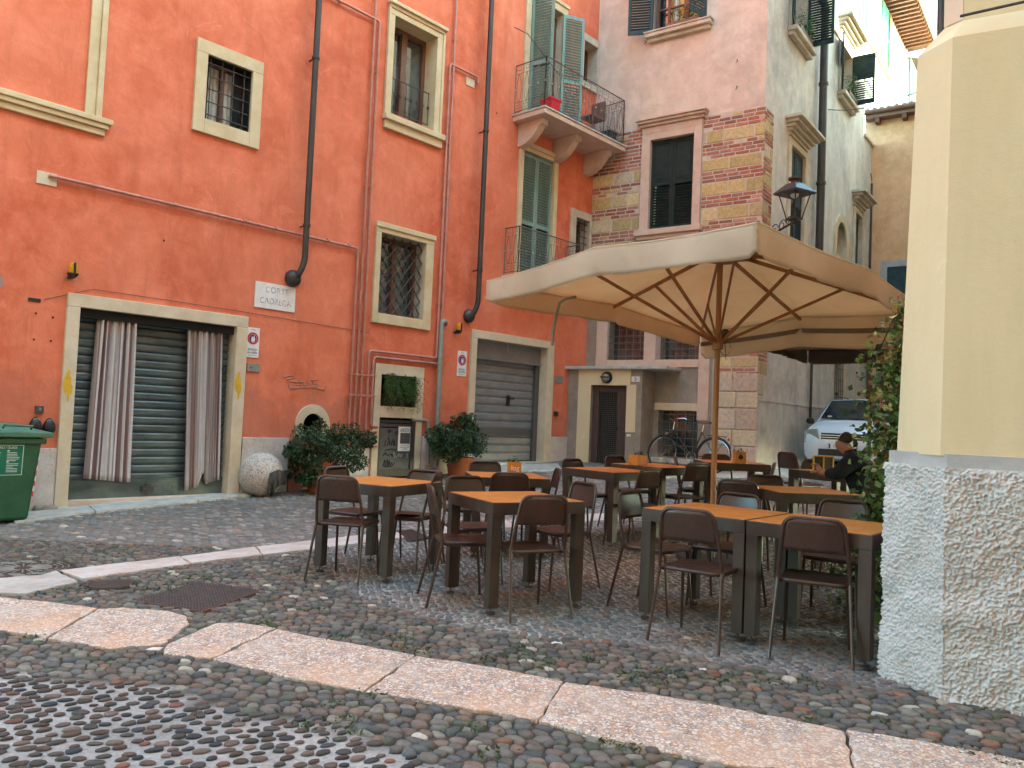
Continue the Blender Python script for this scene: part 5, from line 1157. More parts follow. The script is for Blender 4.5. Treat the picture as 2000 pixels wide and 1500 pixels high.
m = MB(LW.P); ud = (LW.uv(1603, 375, .15)[0]); m.tube([(ud, 3.1, .15), (ud, 11.1, .15), (ud-.05, 11.4, .05), (ud-.15, 11.6, -.1)], .09, 12)
for v in (5.0, 7.0, 9.3, 11.0): m.tube([(ud, v-.03, .15), (ud, v+.03, .15)], .11, 12)
m.build('lane_drainpipe', M['drain'], bb, smooth=True)
m = MB(LW.P); ud = LW.uv(1586, 760, .08)[0]; m.tube([(ud, 1.6, .06), (ud, 4, .06)], .03, 8); m.build('thin_drainpipe', M['drain'], bb)
m = MB(LW.P); ud = LW.uv(1702, 400, .05)[0]; m.tube([(ud, .5, .05), (ud, 8.5, .05)], .03, 8); m.tube([LW.uv(1697, 340, .1)+(.15,), (ud, LW.uv(1702, 352, .05)[1], .05)], .015, 6); m.build('thin_drainpipe', M['drain'], bb)
m = MB(OW.P); m.box((-6, 15.45, -.3), (CU_+1.2, 15.7, .9)); m.build('eave', M['rafter'], ob)
# ------------------------------------------------------------------ tan building closing the lane
TP = LW.P(LW.uv(1698, 500)[0]+.05, 0); TWL = Wall(TP, az(-1257)*-1)
tb = thing('tan_building', 'tan plastered house with a tiled roof closing the end of the lane', 'building', TP)
r_ = TWL.rect(1733, 522, 1790, 575); HT = [(r_[0], r_[0]+1.1, r_[3]-1.3, r_[3])]; r2 = TWL.rect(1724, 640, 1770, 732); HT.append((r2[0]-.02, r2[0]+1.0, r2[2], r2[2]+1.2))
rt = TWL.uv(1740, 222)[1]
m = MB(TWL.P); wall_sheet(m, -.2, 6, .2, rt, HT); m.build('wall', M['tan'], tb, fix=False)
for k, h in enumerate(HT):
    m = MB(TWL.P); reveal(m, h, 0, -.2); m.build('reveal', M['greybrown'], tb, fix=False)
    m = MB(TWL.P); frame_bars(m, (h[0]-.17, h[1]+.17, h[2]-.2, h[3]+.17), h, 0, .03); w_ = m.build('window', M['greyband'], tb)
    m = MB(TWL.P); m.box((h[0], h[2], -.05), (h[1]/2+h[0]/2-.01, h[3], -.01)); m.box((h[1]/2+h[0]/2+.01, h[2], -.05), (h[1], h[3], -.01)); m.build('shutter' if k == 0 else 'pane', M['shut_bl'] if k == 0 else M['glass'], w_)
    if k: grille('grille', TWL, h, .01, 4, 5, M['ironlight'], w_, .008)
m = MB(TWL.P); m.box((-.15, rt-.15, 0), (6, rt, .30)); m.build('eave_board', M['gutter'], tb); m = MB(TWL.P); m.tube([(-.15, rt+.02, .34), (6, rt+.02, .34)], .07, 10); m.build('gutter', M['gutter'], tb, smooth=True)
m = MB(TWL.P)
for k in range(8): m = MB(TWL.P); m.box((.1+k*.7, rt-.28, 0), (.22+k*.7, rt-.15, .28)); m.build('rafter', M['rafter'], tb)
m = MB(TWL.P); m.add([(-.2, rt+.04, .3), (6, rt+.04, .3), (6, rt+.9, -3), (-.2, rt+.9, -3), (-.2, rt-.02, .3), (6, rt-.02, .3), (6, rt+.84, -3), (-.2, rt+.84, -3)], BF); rf = m.build('roof', M['roof'], tb)
m = MB(TWL.P)
for k in range(32):
    u = -.1+k*.19
    for j in range(6): m.tube([(u, rt+.07+.2*j*.26*.9, .32-.2*j*.95), (u, rt+.10+.2*(j+1)*.26*.9, .32-.2*(j+1)*.95)], [.075, .06], 8)
m.build('roof_tiles', M['roof'], rf, smooth=True)
# ------------------------------------------------------------------ tall sunlit white building beyond
r = ray(1660, 400); t_ = 24/r[1]; WPt = CC+r*t_; WW = Wall(WPt, LD)
wb = thing('white_building', 'tall sunlit white building with mint shutters and a deep wooden eave', 'building', WW.P(0, 0))
ev = WW.uv(1745, 38)[1]
def wr(px, y0, y1, w_=.9):
    u = WW.uv(px, y0)[0]; return (u-w_/2, u+w_/2)
rows = []
a = WW.uv(1680, 45); b = WW.uv(1722, 120); c = WW.uv(1783, 205)
HW = [(a[0]-.2, a[0]+.75, a[1], a[1]+2.1), (b[0]-.2, b[0]+1.0, b[1], b[1]+2.1), (b[0]+5.0, b[0]+6.2, b[1]-4.2, b[1]-2.1), (b[0]+5.0, b[0]+6.2, b[1], b[1]+2.1)]
m = MB(WW.P); UE = WW.uv(1773, 90)[0]; wall_sheet(m, 0, UE, .2, ev, HW); wall_sheet(m, UE, 40, .2, ev-4.2, HW); m.build('wall', M['white'], wb, fix=False)
m = MB(WW.P); m.add([(0, .2, 0), (0, .2, -8), (0, ev, -8), (0, ev, 0)], [(0, 1, 2, 3)]); m.build('end_wall', M['yellow'], wb, fix=False)
for h in HW:
    m = MB(WW.P); m.box((h[0], h[2], -.15), (h[1], h[3], -.12)); m.build('pane', M['glass'], wb); m = MB(WW.P); reveal(m, h, 0, -.15); m.build('reveal', M['white'], wb, fix=False)
    hw = (h[1]-h[0])/2
    shutter('shutter', (lambda x, z, y, h=h: WW.P(h[0]+x, h[2]+z, .02+y)), hw-.01, h[3]-h[2], M['shut_mint'], wb, 1.0); shutter('shutter', (lambda x, z, y, h=h: WW.P(h[0]+hw+x, h[2]+z, .02+y)), hw-.01, h[3]-h[2], M['shut_mint'], wb, 1.0)
sc_ = WW.uv(1690, 70)[1]; m = MB(WW.P); m.box((0, sc_-.08, 0), (5.2, sc_+.03, .08)); m.build('string_course', M['ochreline'], wb)
m = MB(WW.P); q = WW.uv(1733, 90)[0]; m.tube([(q, ev-.3, .08), (q, WW.uv(1733, 150)[1], .08), (q+1.6, WW.uv(1733, 150)[1]-.6, .08)], .04, 8); m.build('drainpipe', M['ochreline'], wb)
EO = 1.0
m = MB(WW.P); m.box((-1, ev, -3), (UE+.2, ev+.05, EO)); m.build('eave_boards', M['rafter'], wb)
m = MB(WW.P)
for k in range(int((UE+1)/.31)): u = -.9+k*.31; m.box((u, ev-.14, 0), (u+.09, ev-.002, EO-.05))
m.build('rafters', M['wood_br'], wb)
m = MB(WW.P); m.tube([(-1.1, ev+.02, EO+.08), (UE+.3, ev+.02, EO+.08)], .09, 10); m.build('gutter', M['yellow'], wb)
m = MB(WW.P); m.add([(-1, ev+.06, EO+.05), (UE+.2, ev+.06, EO+.05), (UE+.2, ev+1.6, -4), (-1, ev+1.6, -4)], [(0, 1, 2, 3)]); m.build('roof', M['roof'], wb, fix=False)
c = WW.P(12.0, 0, 1.0); t = thing('ochre_building', 'sunlit ochre house far beyond the white building', 'building', c); z1 = WW.uv(1790, 95)[1]
OWW = Wall(WW.P(12.2, 0, 0), LD); q = OWW.uv(1785, 98)
m = MB(OWW.P); m.box((0, .2, -1), (8, q[1]+.1, .5)); m.build('wall', M['tan'], t); m = MB(OWW.P); m.add([(-.3, q[1]+.1, .9), (8, q[1]+.1, .9), (8, q[1]+1.2, -2), (-.3, q[1]+1.2, -2)], [(0, 1, 2, 3)]); m.build('roof', M['roof'], t, fix=False)
# street cable
m = MB(); a = LW.P(LW.uv(1617, 214)[0], LW.uv(1617, 214)[1]); r = ray(1795, 178); b = CC+r*(14/r[1]); m.tube([tuple(a+(b-a)*t+np.array([0, 0, -.25*4*t*(1-t)*.5])) for t in np.linspace(0, 1, 12)], .011, 5); tag(m.build('overhead_cable', M['rope']), 'thin dark cable strung across the lane', 'cable')
# ------------------------------------------------------------------ pale yellow corner building on the right
A = G(1718, 1318); B = G(1838, 1369); Cc = G(2000, 1398)
d1 = (B-A)[:2]; d1 = d1/np.linalg.norm(d1); d2 = (Cc-B)[:2]; d2 = d2/np.linalg.norm(d2)
yb = thing('yellow_building', 'pale yellow corner building with a rough grey roughcast base', 'building', B)
RW = Wall(B, np.array([d2[0], d2[1], 0]), np.array([d2[1], -d2[0], 0])); CWl = Wall(A, np.array([d1[0], d1[1], 0]), np.array([d1[1], -d1[0], 0]))
if CWl.n[0]*(-1) < 0 or (CC-A) @ CWl.n < 0: CWl.n = -CWl.n
if (CC-B) @ RW.n < 0: RW.n = -RW.n
chl = float(np.linalg.norm((B-A)[:2]))
SW = Wall(A, LD, -np.array([LD[1], -LD[0], 0]))      # side face running up the lane
zb0 = RW.uv(1836, 912)[1]; zb1 = RW.uv(1836, 886)[1]; ztp = RW.uv(1860, 67)[1]
def corner_pts(off, far=9.):
    """plan outline offset inwards by off: lane side far, A, B, right far"""
    def off_pt(W1, u1, W2, u2):
        p = W1.p[:2]-W1.n[:2]*off; q = W2.p[:2]-W2.n[:2]*off; a = W1.d[:2]; b = W2.d[:2]
        t = np.linalg.solve(np.array([[a[0], -b[0]], [a[1], -b[1]]]), q-p); return p+a*t[0]
    a = off_pt(SW, 0, CWl, 0); b = off_pt(CWl, 0, RW, 0)
    return [a+SW.d[:2]*15, a, b, b+RW.d[:2]*far]
def extr(name, off, z0, z1, mat, parent, top_off=None):
    p = corner_pts(off); q = corner_pts(off if top_off is None else top_off); m = MB(); n = len(p)
    m.add([(x[0], x[1], z0) for x in p]+[(x[0], x[1], z1) for x in q], [(i, i+1, n+i+1, n+i) for i in range(n-1)]); m.build(name, mat, parent, fix=False)
def vx(W_, px, py, off): u = W_.uv(px, py, -off)[0]; return W_.P(u, 0, -off)[:2]
def lift(name, pa, pb, offa, z0, z1, mat, ta=None, tb=None, tr=None):
    ta = pa if ta is None else ta; tb = pb if tb is None else tb
    p = [pa+SW.d[:2]*17, pa, pb, pb+RW.d[:2]*9]; q = [ta+SW.d[:2]*17, ta, tb, tb+RW.d[:2]*9]; m = MB(); n = 4
    m.add([(x[0], x[1], z0) for x in p]+[(x[0], x[1], z1) for x in q], [(i, i+1, n+i+1, n+i) for i in range(3)]); m.build(name, mat, yb, fix=False)
a0, b0 = vx(CWl, 1752, 875, .035), vx(RW, 1837, 885, .035); a1, b1 = vx(CWl, 1793, 100, .035), vx(RW, 1861, 67, .035); a2, b2 = vx(CWl, 1845, 40, .13), vx(RW, 1882, 30, .16)
lift('wall', a0, b0, .035, zb1-.01, ztp, M['yellow'], a1, b1)
lift('wall_shoulder', a1, b1, 0, ztp, ztp+.14, M['yellow'], a2, b2)
lift('upper_wall', a2, b2, 0, ztp+.14, ztp+12.5, M['yellow'])
extr('grey_band', .022, zb0, zb1, M['greyband'], yb); extr('band_top', .022, zb1, zb1+.001, M['greyband'], yb, .05)
nn_ = CWl.n[:2]*.004; m = MB(); m.add([(a2[0]+nn_[0], a2[1]+nn_[1], ztp+.145), (b2[0]+nn_[0], b2[1]+nn_[1], ztp+.145), (b2[0]+nn_[0], b2[1]+nn_[1], ztp+12), (a2[0]+nn_[0], a2[1]+nn_[1], ztp+12)], [(0, 1, 2, 3)]); m.build('chamfer_strip', M['pinkwall'], yb, fix=False)
m = MB(RW.P); z_ = RW.uv(1930, 60)[1]; m.tube([(.03, ztp+.1, -.02), (.6, ztp+.135, -.02), (1.2, ztp+.16, -.02), (9, ztp+.2, -.03)], .008, 6); m.build('wall_cable', M['iron'], yb)
# roughcast base: real relief
def roughcast():
    rs = np.random.RandomState(11); st = .0042
    us1 = np.arange(-.9, 0, .02); us2 = np.arange(0, chl, st); us3 = np.arange(0, 1.25, st); H = np.arange(-.06, zb0+st, st)
    cols = [('s', u) for u in us1]+[('c', u) for u in us2]+[('r', u) for u in us3]+[('r', u) for u in np.arange(1.3, 9, .1)]
    P = []; N = []
    for k, u in cols:
        if k == 's': P.append(SW.P(-u, 0)[:2]); N.append(SW.n[:2])
        elif k == 'c': P.append(CWl.P(u, 0)[:2]); N.append(CWl.n[:2])
        else: P.append(RW.P(u, 0)[:2]); N.append(RW.n[:2])
    P = np.array(P); N = np.array(N); Ns = N.copy()
    for _ in range(6): Ns[1:-1] = (Ns[:-2]+Ns[1:-1]*2+Ns[2:])/4
    Ns /= np.linalg.norm(Ns, axis=1)[:, None]
    nh, nu = len(H), len(cols)
    D = np.zeros((nh, nu))
    for cell, amp in ((2, .0042), (3, .0022), (7, .0012), (30, .008)):
        gh, gu = nh//cell+3, nu//cell+3; g = rs.rand(gh, gu); y = np.arange(nh)/cell; x = np.arange(nu)/cell
        y0 = y.astype(int); x0 = x.astype(int); fy = (y-y0)[:, None]; fx = (x-x0)[None]; fy, fx = (fy, fx) if cell == 2 else (fy*fy*(3-2*fy), fx*fx*(3-2*fx))
        D += amp*((g[y0][:, x0]*(1-fy)*(1-fx)+g[y0+1][:, x0]*fy*(1-fx)+g[y0][:, x0+1]*(1-fy)*fx+g[y0+1][:, x0+1]*fy*fx)-.5)*2
    D = np.sign(D)*np.abs(D)**.9*1.2
    zz = H[:, None]+0*D; top = np.clip((zb0-zz)/.02, 0, 1); D = D*top
    V = np.stack([P[None, :, 0]+Ns[None, :, 0]*D, P[None, :, 1]+Ns[None, :, 1]*D, zz], -1).reshape(-1, 3)
    ii = np.arange(nh-1)[:, None]*nu+np.arange(nu-1)[None]; F = np.stack([ii, ii+1, ii+nu+1, ii+nu], -1).reshape(-1, 4)
    npmesh('roughcast_base', V, [F], M['rough'], None, yb, smooth=True)
roughcast()
m = MB(); r = ray(1838, 30); c = CC+r*(15/r[1]); m.tube([(c[0], c[1], .3), (c[0], c[1], 12)], .07, 10); tag(m.build('lamp_post', M['drain'], smooth=True), 'thin dark pole standing against the sky above the yellow wall', 'pole')
# unseen blocks added out of frame, sized to keep the sun off the court
nb = thing('shade_block', 'tall unseen block added behind the viewpoint to shade the court', 'building', (0, -6, 0))
m = MB(); m.box((-26, -16, -.5), (34, -3.6, 19)); m.build('wall', M['tan'], nb)
nb = thing('shade_block', 'unseen block added behind the yellow corner building for its shade', 'building', (12, 6, 0))
p = corner_pts(.4, 9); m = MB(); a, b, c_, d_ = p; m.prism([tuple(a), tuple(b+(a-b)*.0), tuple(c_+RW.d[:2]*.3), tuple(d_), (d_[0]+8, d_[1]+8), (a[0]+8, a[1]-2)], ztp+1, 16.5); m.build('wall', M['tan'], nb)
nb = thing('shade_block', 'lower unseen block added right of the lane to shade its wall', 'building', (14, 18, 0))
m = MB(); q0 = a; q1 = a+SW.d[:2]*12; m.prism([tuple(q0), tuple(q1), (q1[0]+6, q1[1]-3), (q0[0]+6, q0[1]-3)], 0, 13.8); m.build('wall', M['tan'], nb)
# ------------------------------------------------------------------ tables
def hexdisc(m, c, r, h, n=12): m.lathe(c, [(r, 0), (r, h), (.001, h)], n)
def make_table():
    t = bpy.data.objects.new('cafe_table', None); COL.objects.link(t); WL[t.name] = np.zeros(3); t.empty_display_size = .1
    S_ = .375; H = .755; L = .075
    m = MB(); m.box((-S_+.012, -S_+.012, H-.022), (S_-.012, S_-.012, H)); m.build('tabletop', M['ttop'], t, local=True, bev=.002)
    m = MB(); m.box((-S_, -S_, H-.088), (S_, -S_+.03, H-.003)); m.box((-S_, S_-.03, H-.088), (S_, S_, H-.003)); m.box((-S_, -S_+.03, H-.088), (-S_+.03, S_-.03, H-.003)); m.box((S_-.03, -S_+.03, H-.088), (S_, S_-.03, H-.003)); m.build('table_frame', M['tleg'], t, local=True, bev=.003)
    for sx in (-1, 1):
        for sy in (-1, 1):
            m = MB(); x0, x1 = sorted((sx*(S_-.001), sx*(S_-L))); y0, y1 = sorted((sy*(S_-.001), sy*(S_-L))); m.box((x0, y0, .045), (x1, y1, H-.088)); lg = m.build('leg', M['tleg'], t, local=True, bev=.003)
            m = MB(); cx, cy = sx*(S_-L/2), sy*(S_-L/2); hexdisc(m, (cx, cy, 0), .033, .010); m.tube([(cx, cy, .01), (cx, cy, .05)], .006, 6); m.build('foot', M['iron'], lg, local=True)
    return t
def copy_tree(o, parent=None):
    c = o.copy(); COL.objects.link(c); WL[c.name] = np.zeros(3)
    if parent is not None: c.parent = parent
    for ch in list(o.children): copy_tree(ch, c)
    return c
T0 = make_table(); first = [True]
def put(o0, used, x, y, rz, label, cat, group, dz=0):
    o = o0 if not used[0] else copy_tree(o0)
    used[0] = True; o.location = (x, y, float(gz(x, y))+.012+dz); o.rotation_euler = (0, 0, rz); tag(o, label, cat, group); WL[o.name] = np.array(o.location); return o
def e(a): return np.array([math.cos(R(a)), math.sin(R(a))])
tu = [False]; TABS = {}
def table(k, x, y, a, label): TABS[k] = put(T0, tu, x, y, R(a), label, 'table', 'square brown cafe tables with orange tops')
g = 'x'
fl = np.array([.93, 5.5]); e1, e2 = e(-41), e(49)
table('5a', *(fl+e1*.375+e2*.375), -41, 'left half of the large front pair of square cafe tables'); table('5b', *(fl+e1*1.135+e2*.375), -41, 'square cafe table right against the roughcast wall corner, nearest the camera')
table('1', -1.07, 6.78, 62, 'leftmost square cafe table, standing alone before the planters'); table('2', .06, 5.90, 28, 'square cafe table standing alone in the middle foreground')
table('3', -.02, 8.03, 10, 'cafe table carrying the box with the white word, before the grey shutter')
c4 = np.array([1.08, 8.12]); f1, f2 = e(40), e(130); table('4a', *(c4+f1*.375+f2*.375), 40, 'near half of the joined tables before the door numbered 5'); table('4b', *(c4+f1*1.13+f2*.375), 40, 'far half of the joined tables, with the plain orange box on it')
table('6', 2.60, 7.02, 5, 'cafe table behind the front pair, between the pole and the ivy'); table('7', 2.29+.375, 9.19+.375, -2, 'cafe table with the box marked by a black spade'); table('8', 3.55, 8.50, -62, 'darkest cafe table, where the person in black leans')
# ------------------------------------------------------------------ chairs (facing +y)
def make_chair():
    t = bpy.data.objects.new('cafe_chair', None); COL.objects.link(t); WL[t.name] = np.zeros(3); t.empty_display_size = .1
    r = .0115; mt = M['chair']
    def arc(cx, cz, rad, a0, a1, n=6): return [(cx+rad*math.cos(a), cz+rad*math.sin(a)) for a in np.linspace(a0, a1, n)]
    top, sx = .82, .205; seat = .45
    def yb(z): return -.19-.08*((z-seat)/(top-seat)) if z > seat else -.19-.10*((seat-z)/seat)
    def xb(z): return sx-.005-.03*((z-seat)/(top-seat)) if z > seat else sx-.005+.02*((seat-z)/seat)
    pts = [(-xb(seat), yb(seat), seat), (-xb(.6), yb(.6), .6)]; rc = .065; w_ = xb(top)
    pts += [(x, yb(z), z) for x, z in arc(-w_+rc, top-rc, rc, PI, PI/2)]; pts += [(x, yb(z), z) for x, z in arc(w_-rc, top-rc, rc, PI/2, 0)]
    pts += [(xb(.6), yb(.6), .6), (xb(seat), yb(seat), seat)]
    m = MB(); m.tube(pts, r, 8); m.build('back_frame', mt, t, local=True, smooth=True)
    for s_ in (-1, 1):
        m = MB(); m.tube([(s_*xb(seat), yb(seat), seat+.01), (s_*xb(seat), yb(seat-.03)-.0, seat-.03), (s_*(xb(0)+.005), yb(0), .0)], [r, r, r*.85], 8); m.build('leg', mt, t, local=True, smooth=True)
        m = MB(); m.tube([(s_*(sx-.035), .10, seat-.015), (s_*(sx-.03), .135, seat-.05), (s_*(sx-.015), .175, 0)], [r, r, r*.85], 8); m.build('leg', mt, t, local=True, smooth=True)
    # backrest sheet: slightly curved panel with rounded top corners
    V = []; F = []; nx, nz = 12, 8
    for j in range(nz+1):
        z = .625+(top-.006-.625)*j/nz
        for i in range(nx+1):
            f = i/nx*2-1; w2 = xb(z)
            if z > top-rc: dz = z-(top-rc); w2 = w_-rc+math.sqrt(max(0, rc*rc-dz*dz))
            V.append((f*w2*.985, yb(z)-.016*(1-f*f), z))
    for j in range(nz):
        for i in range(nx): a = j*(nx+1)+i; F.append((a, a+1, a+nx+2, a+nx+1))
    m = MB(); m.add(V, F); o = m.build('backrest', mt, t, local=True, smooth=True); md = o.modifiers.new('thick', 'SOLIDIFY'); md.thickness = .003; md.offset = 0
    # seat pan: rounded square with a dished top and rolled rim
    def rsq(hx, y0, y1, rc_, n=5):
        q = []
        for (cx, cy, a) in ((hx-rc_, y1-rc_, 0), (-hx+rc_, y1-rc_, 90), (-hx+rc_, y0+rc_, 180), (hx-rc_, y0+rc_, 270)):
            for k in range(n+1): b = R(a+90*k/n); q.append((cx+rc_*math.cos(b), cy+rc_*math.sin(b)))
        return q
    m = MB(); rings_ = [(rsq(.178, -.18, .165, .045), seat-.022), (rsq(.190, -.195, .18, .055), seat-.020), (rsq(.196, -.20, .185, .06), seat-.008), (rsq(.190, -.195, .18, .055), seat+.002), (rsq(.172, -.175, .16, .045), seat-.004), (rsq(.10, -.10, .09, .03), seat-.011)]
    n = len(rings_[0][0]); vs = [(x, y, z) for q, z in rings_ for x, y in q]; fs = [(i*n+k, i*n+(k+1) % n, (i+1)*n+(k+1) % n, (i+1)*n+k) for i in range(len(rings_)-1) for k in range(n)]+[tuple((len(rings_)-1)*n+k for k in range(n)), tuple(range(n-1, -1, -1))]
    m.add(vs, fs); m.build('seat', mt, t, local=True, smooth=True)
    m = MB(); m.tube([(-sx+.035, .10, seat-.028), (-sx+.02, -.16, seat-.024), (-sx+.01, -.19, seat-.01)], r*.8, 6); m.tube([(sx-.035, .10, seat-.028), (sx-.02, -.16, seat-.024), (sx-.01, -.19, seat-.01)], r*.8, 6); m.tube([(-sx+.035, .10, seat-.03), (sx-.035, .10, seat-.03)], r*.8, 6); m.build('seat_frame', mt, t, local=True, smooth=True)
    return t
K0 = make_chair(); cu_ = [False]
def chair(bx, by, az_, label, tilt=0):
    f = e(az_); x, y = bx+f[0]*.26, by+f[1]*.26
    o = put(K0, cu_, x, y, R(az_-90), label, 'chair', 'brown metal cafe chairs around the tables'); return o
CH = [(1.10, 4.84, 56, 'brown metal chair with its back to the camera at the large front pair, left one'),
(1.78, 4.62, 65, 'brown metal chair with a scratched top edge, nearest the roughcast wall'),
(-1.32, 6.20, 76, 'chair seen from behind at the left side of the leftmost table'),
(-1.56, 7.26, -25, 'chair behind the leftmost table, in front of the left planter'),
(-.76, 7.28, -112, 'chair behind the leftmost table with only its top edge showing'),
(-.62, 6.98, 172, 'chair seen edge-on at the right side of the leftmost table'),
(-.55, 5.74, 14, 'shiny chair seen from the side at the left of the middle table'),
(-.36, 6.74, -66, 'chair facing the camera behind the middle table, left side'),
(-.68, 7.75, 10, 'chair seen edge-on between the right planter and the middle table'),
(.02, 7.42, 96, 'dark chair seen from behind, before the table with the white word box'),
(-.26, 8.86, -82, 'chair on the far side of the table with the white word box'),
(.50, 8.14, 186, 'tilted-looking chair at the right end of the table with the white word box'),
(.25, 5.32, 113, 'chair with its back to the camera, tucked under the front of the middle table'),
(.63, 6.60, 211, 'pale-lit chair facing left at the right side of the middle table'),
(.73, 9.14, -46, 'chair nearest the plinth on the far side of the joined tables'),
(1.27, 9.52, -50, 'chair before the brown lattice door on the far side of the joined tables'),
(1.44, 8.06, 130, 'dark chair seen from behind at the near side of the joined tables'),
(.92, 5.98, -38, 'narrow-looking chair at the left end of the large front pair'),
(2.05, 8.62, 118, 'dark chair below the bicycle at the near side of the joined tables'),
(1.98, 9.45, -8, 'chair below the bicycle pedals, left of the spade box table'),
(2.58, 9.92, -94, 'chair before the bicycle rear wheel, behind the spade box table'),
(2.92, 8.78, 158, 'chair of which only the rim shows right of the spade box table'),
(1.79, 6.16, -131, 'chair facing the camera behind the front pair, just right of the pole'),
(2.02, 7.00, 60, 'dark chair seen from behind, just right of the umbrella pole'),
(2.50, 5.92, -125, 'chair facing the camera behind the front pair, beside the ivy'),
(2.46, 7.62, -88, 'chair facing the camera on the far side of the table between pole and ivy'),
(3.27, 7.12, 178, 'chair seen edge-on at the right end of the table between pole and ivy'),
(2.95, 6.28, 118, 'dark chair draped in shadow under the ivy'),
(3.46, 9.9, 20, 'chair seen side-on before the stained lane plinth'),
(3.55, 9.15, -100, 'chair on the far side of the darkest table, before the car')]
for c in CH: chair(*c)
# boxes on the tables
def wbox(p, rz, w_, h, label, mt, mark=None, plant=True):
    t = thing('table_box', label, 'box', p, rz); W_ = Wall((0, 0), np.array([1., 0, 0]), np.array([0, -1., 0]))
    m = MB(); q = w_/2; th = .008
    m.box((-q, -q, 0), (q, -q+th, h)); m.box((-q, q-th, 0), (q, q, h)); m.box((-q, -q+th, 0), (-q+th, q-th, h)); m.box((q-th, -q+th, 0), (q, q-th, h)); m.box((-q+th, -q+th, 0), (q-th, q-th, .01)); m.build('box_body', mt, t, local=True, bev=.0015)
    def lt(s_, mat, size, dz=0):
        cu = bpy.data.curves.new('l', 'FONT'); cu.body = s_; cu.size = size; cu.align_x = 'CENTER'; cu.align_y = 'CENTER'; cu.extrude = .0006
        tmp = bpy.data.objects.new('tmp', cu); COL.objects.link(tmp); me = bpy.data.meshes.new_from_object(tmp.evaluated_get(bpy.context.evaluated_depsgraph_get())); bpy.data.objects.remove(tmp)
        for v in me.vertices: v.co = (v.co.x, -q-.0008-v.co.z, h*.55+v.co.y+dz)
        me.materials.clear(); me.materials.append(mat); o = bpy.data.objects.new('lettering', me); COL.objects.link(o); o.parent = t
    if mark == 'word': lt('log', M['whiteen'], .07)
    if mark == 'spade':
        m = MB(); c = h*.52; pts_ = [(0, .042), (.012, .024), (.028, .006), (.030, -.010), (.018, -.020), (.005, -.014), (.008, -.034), (-.008, -.034), (-.005, -.014), (-.018, -.020), (-.030, -.010), (-.028, .006), (-.012, .024)]
        m.prism([(x, c+y) for x, y in pts_], -q-.002, -q-.0004, 1); m.build('spade_mark', M['black'], t, local=True)
    if plant:
        rs = np.random.RandomState(int(w_*1000)); P = rs.randn(40, 3)*np.array([.03, .03, .015])+np.array([0, 0, h+.015]); leaves('sprig', P, .016, greens([(.06, .12, .03), (.10, .16, .05)]), M['leaf'], t, up=1, seed=4, org=np.zeros(3))
    return t
def on_table(k, px, py): 
    o = TABS[k]; z = o.location[2]+.755; r = ray(px, py); t = (z-CZ)/r[2]; return CC+r*t
p = on_table('3', 1019, 925); p[:2] = (.06, 8.10); wbox(p, R(8), .125, .13, 'orange wooden box with a white word on a cafe table', M['boxwood'], 'word')
p = on_table('4b', 1247, 915); p[:2] += np.array([.0, .0]); wbox(np.array([1.247*0+1.45, 8.95, TABS['4b'].location[2]+.755]), R(40), .15, .115, 'plain orange wooden box with dark edges on the joined tables', M['boxwood'], None)
wbox(np.array([2.70, 9.32, TABS['7'].location[2]+.755]), R(-4), .125, .13, 'orange wooden box with a black spade on the far table', M['boxwood'], 'spade')
t = thing('menu_stand', 'dark menu board in a thin green-gold frame on the darkest table', 'menu stand', np.array([3.30, 8.35, TABS['8'].location[2]+.755]), R(8)); m = MB()
for x in (-.11, .0, .11): m.box((x-.006, -.01, 0), (x+.006, .01, .16))
m.box((-.11, -.01, .154), (.11, .01, .166)); m.build('frame', M['ochre'], t, local=True); m = MB(); m.box((-.104, .0, .01), (.104, .012, .155)); m.build('board', M['black'], t, local=True)
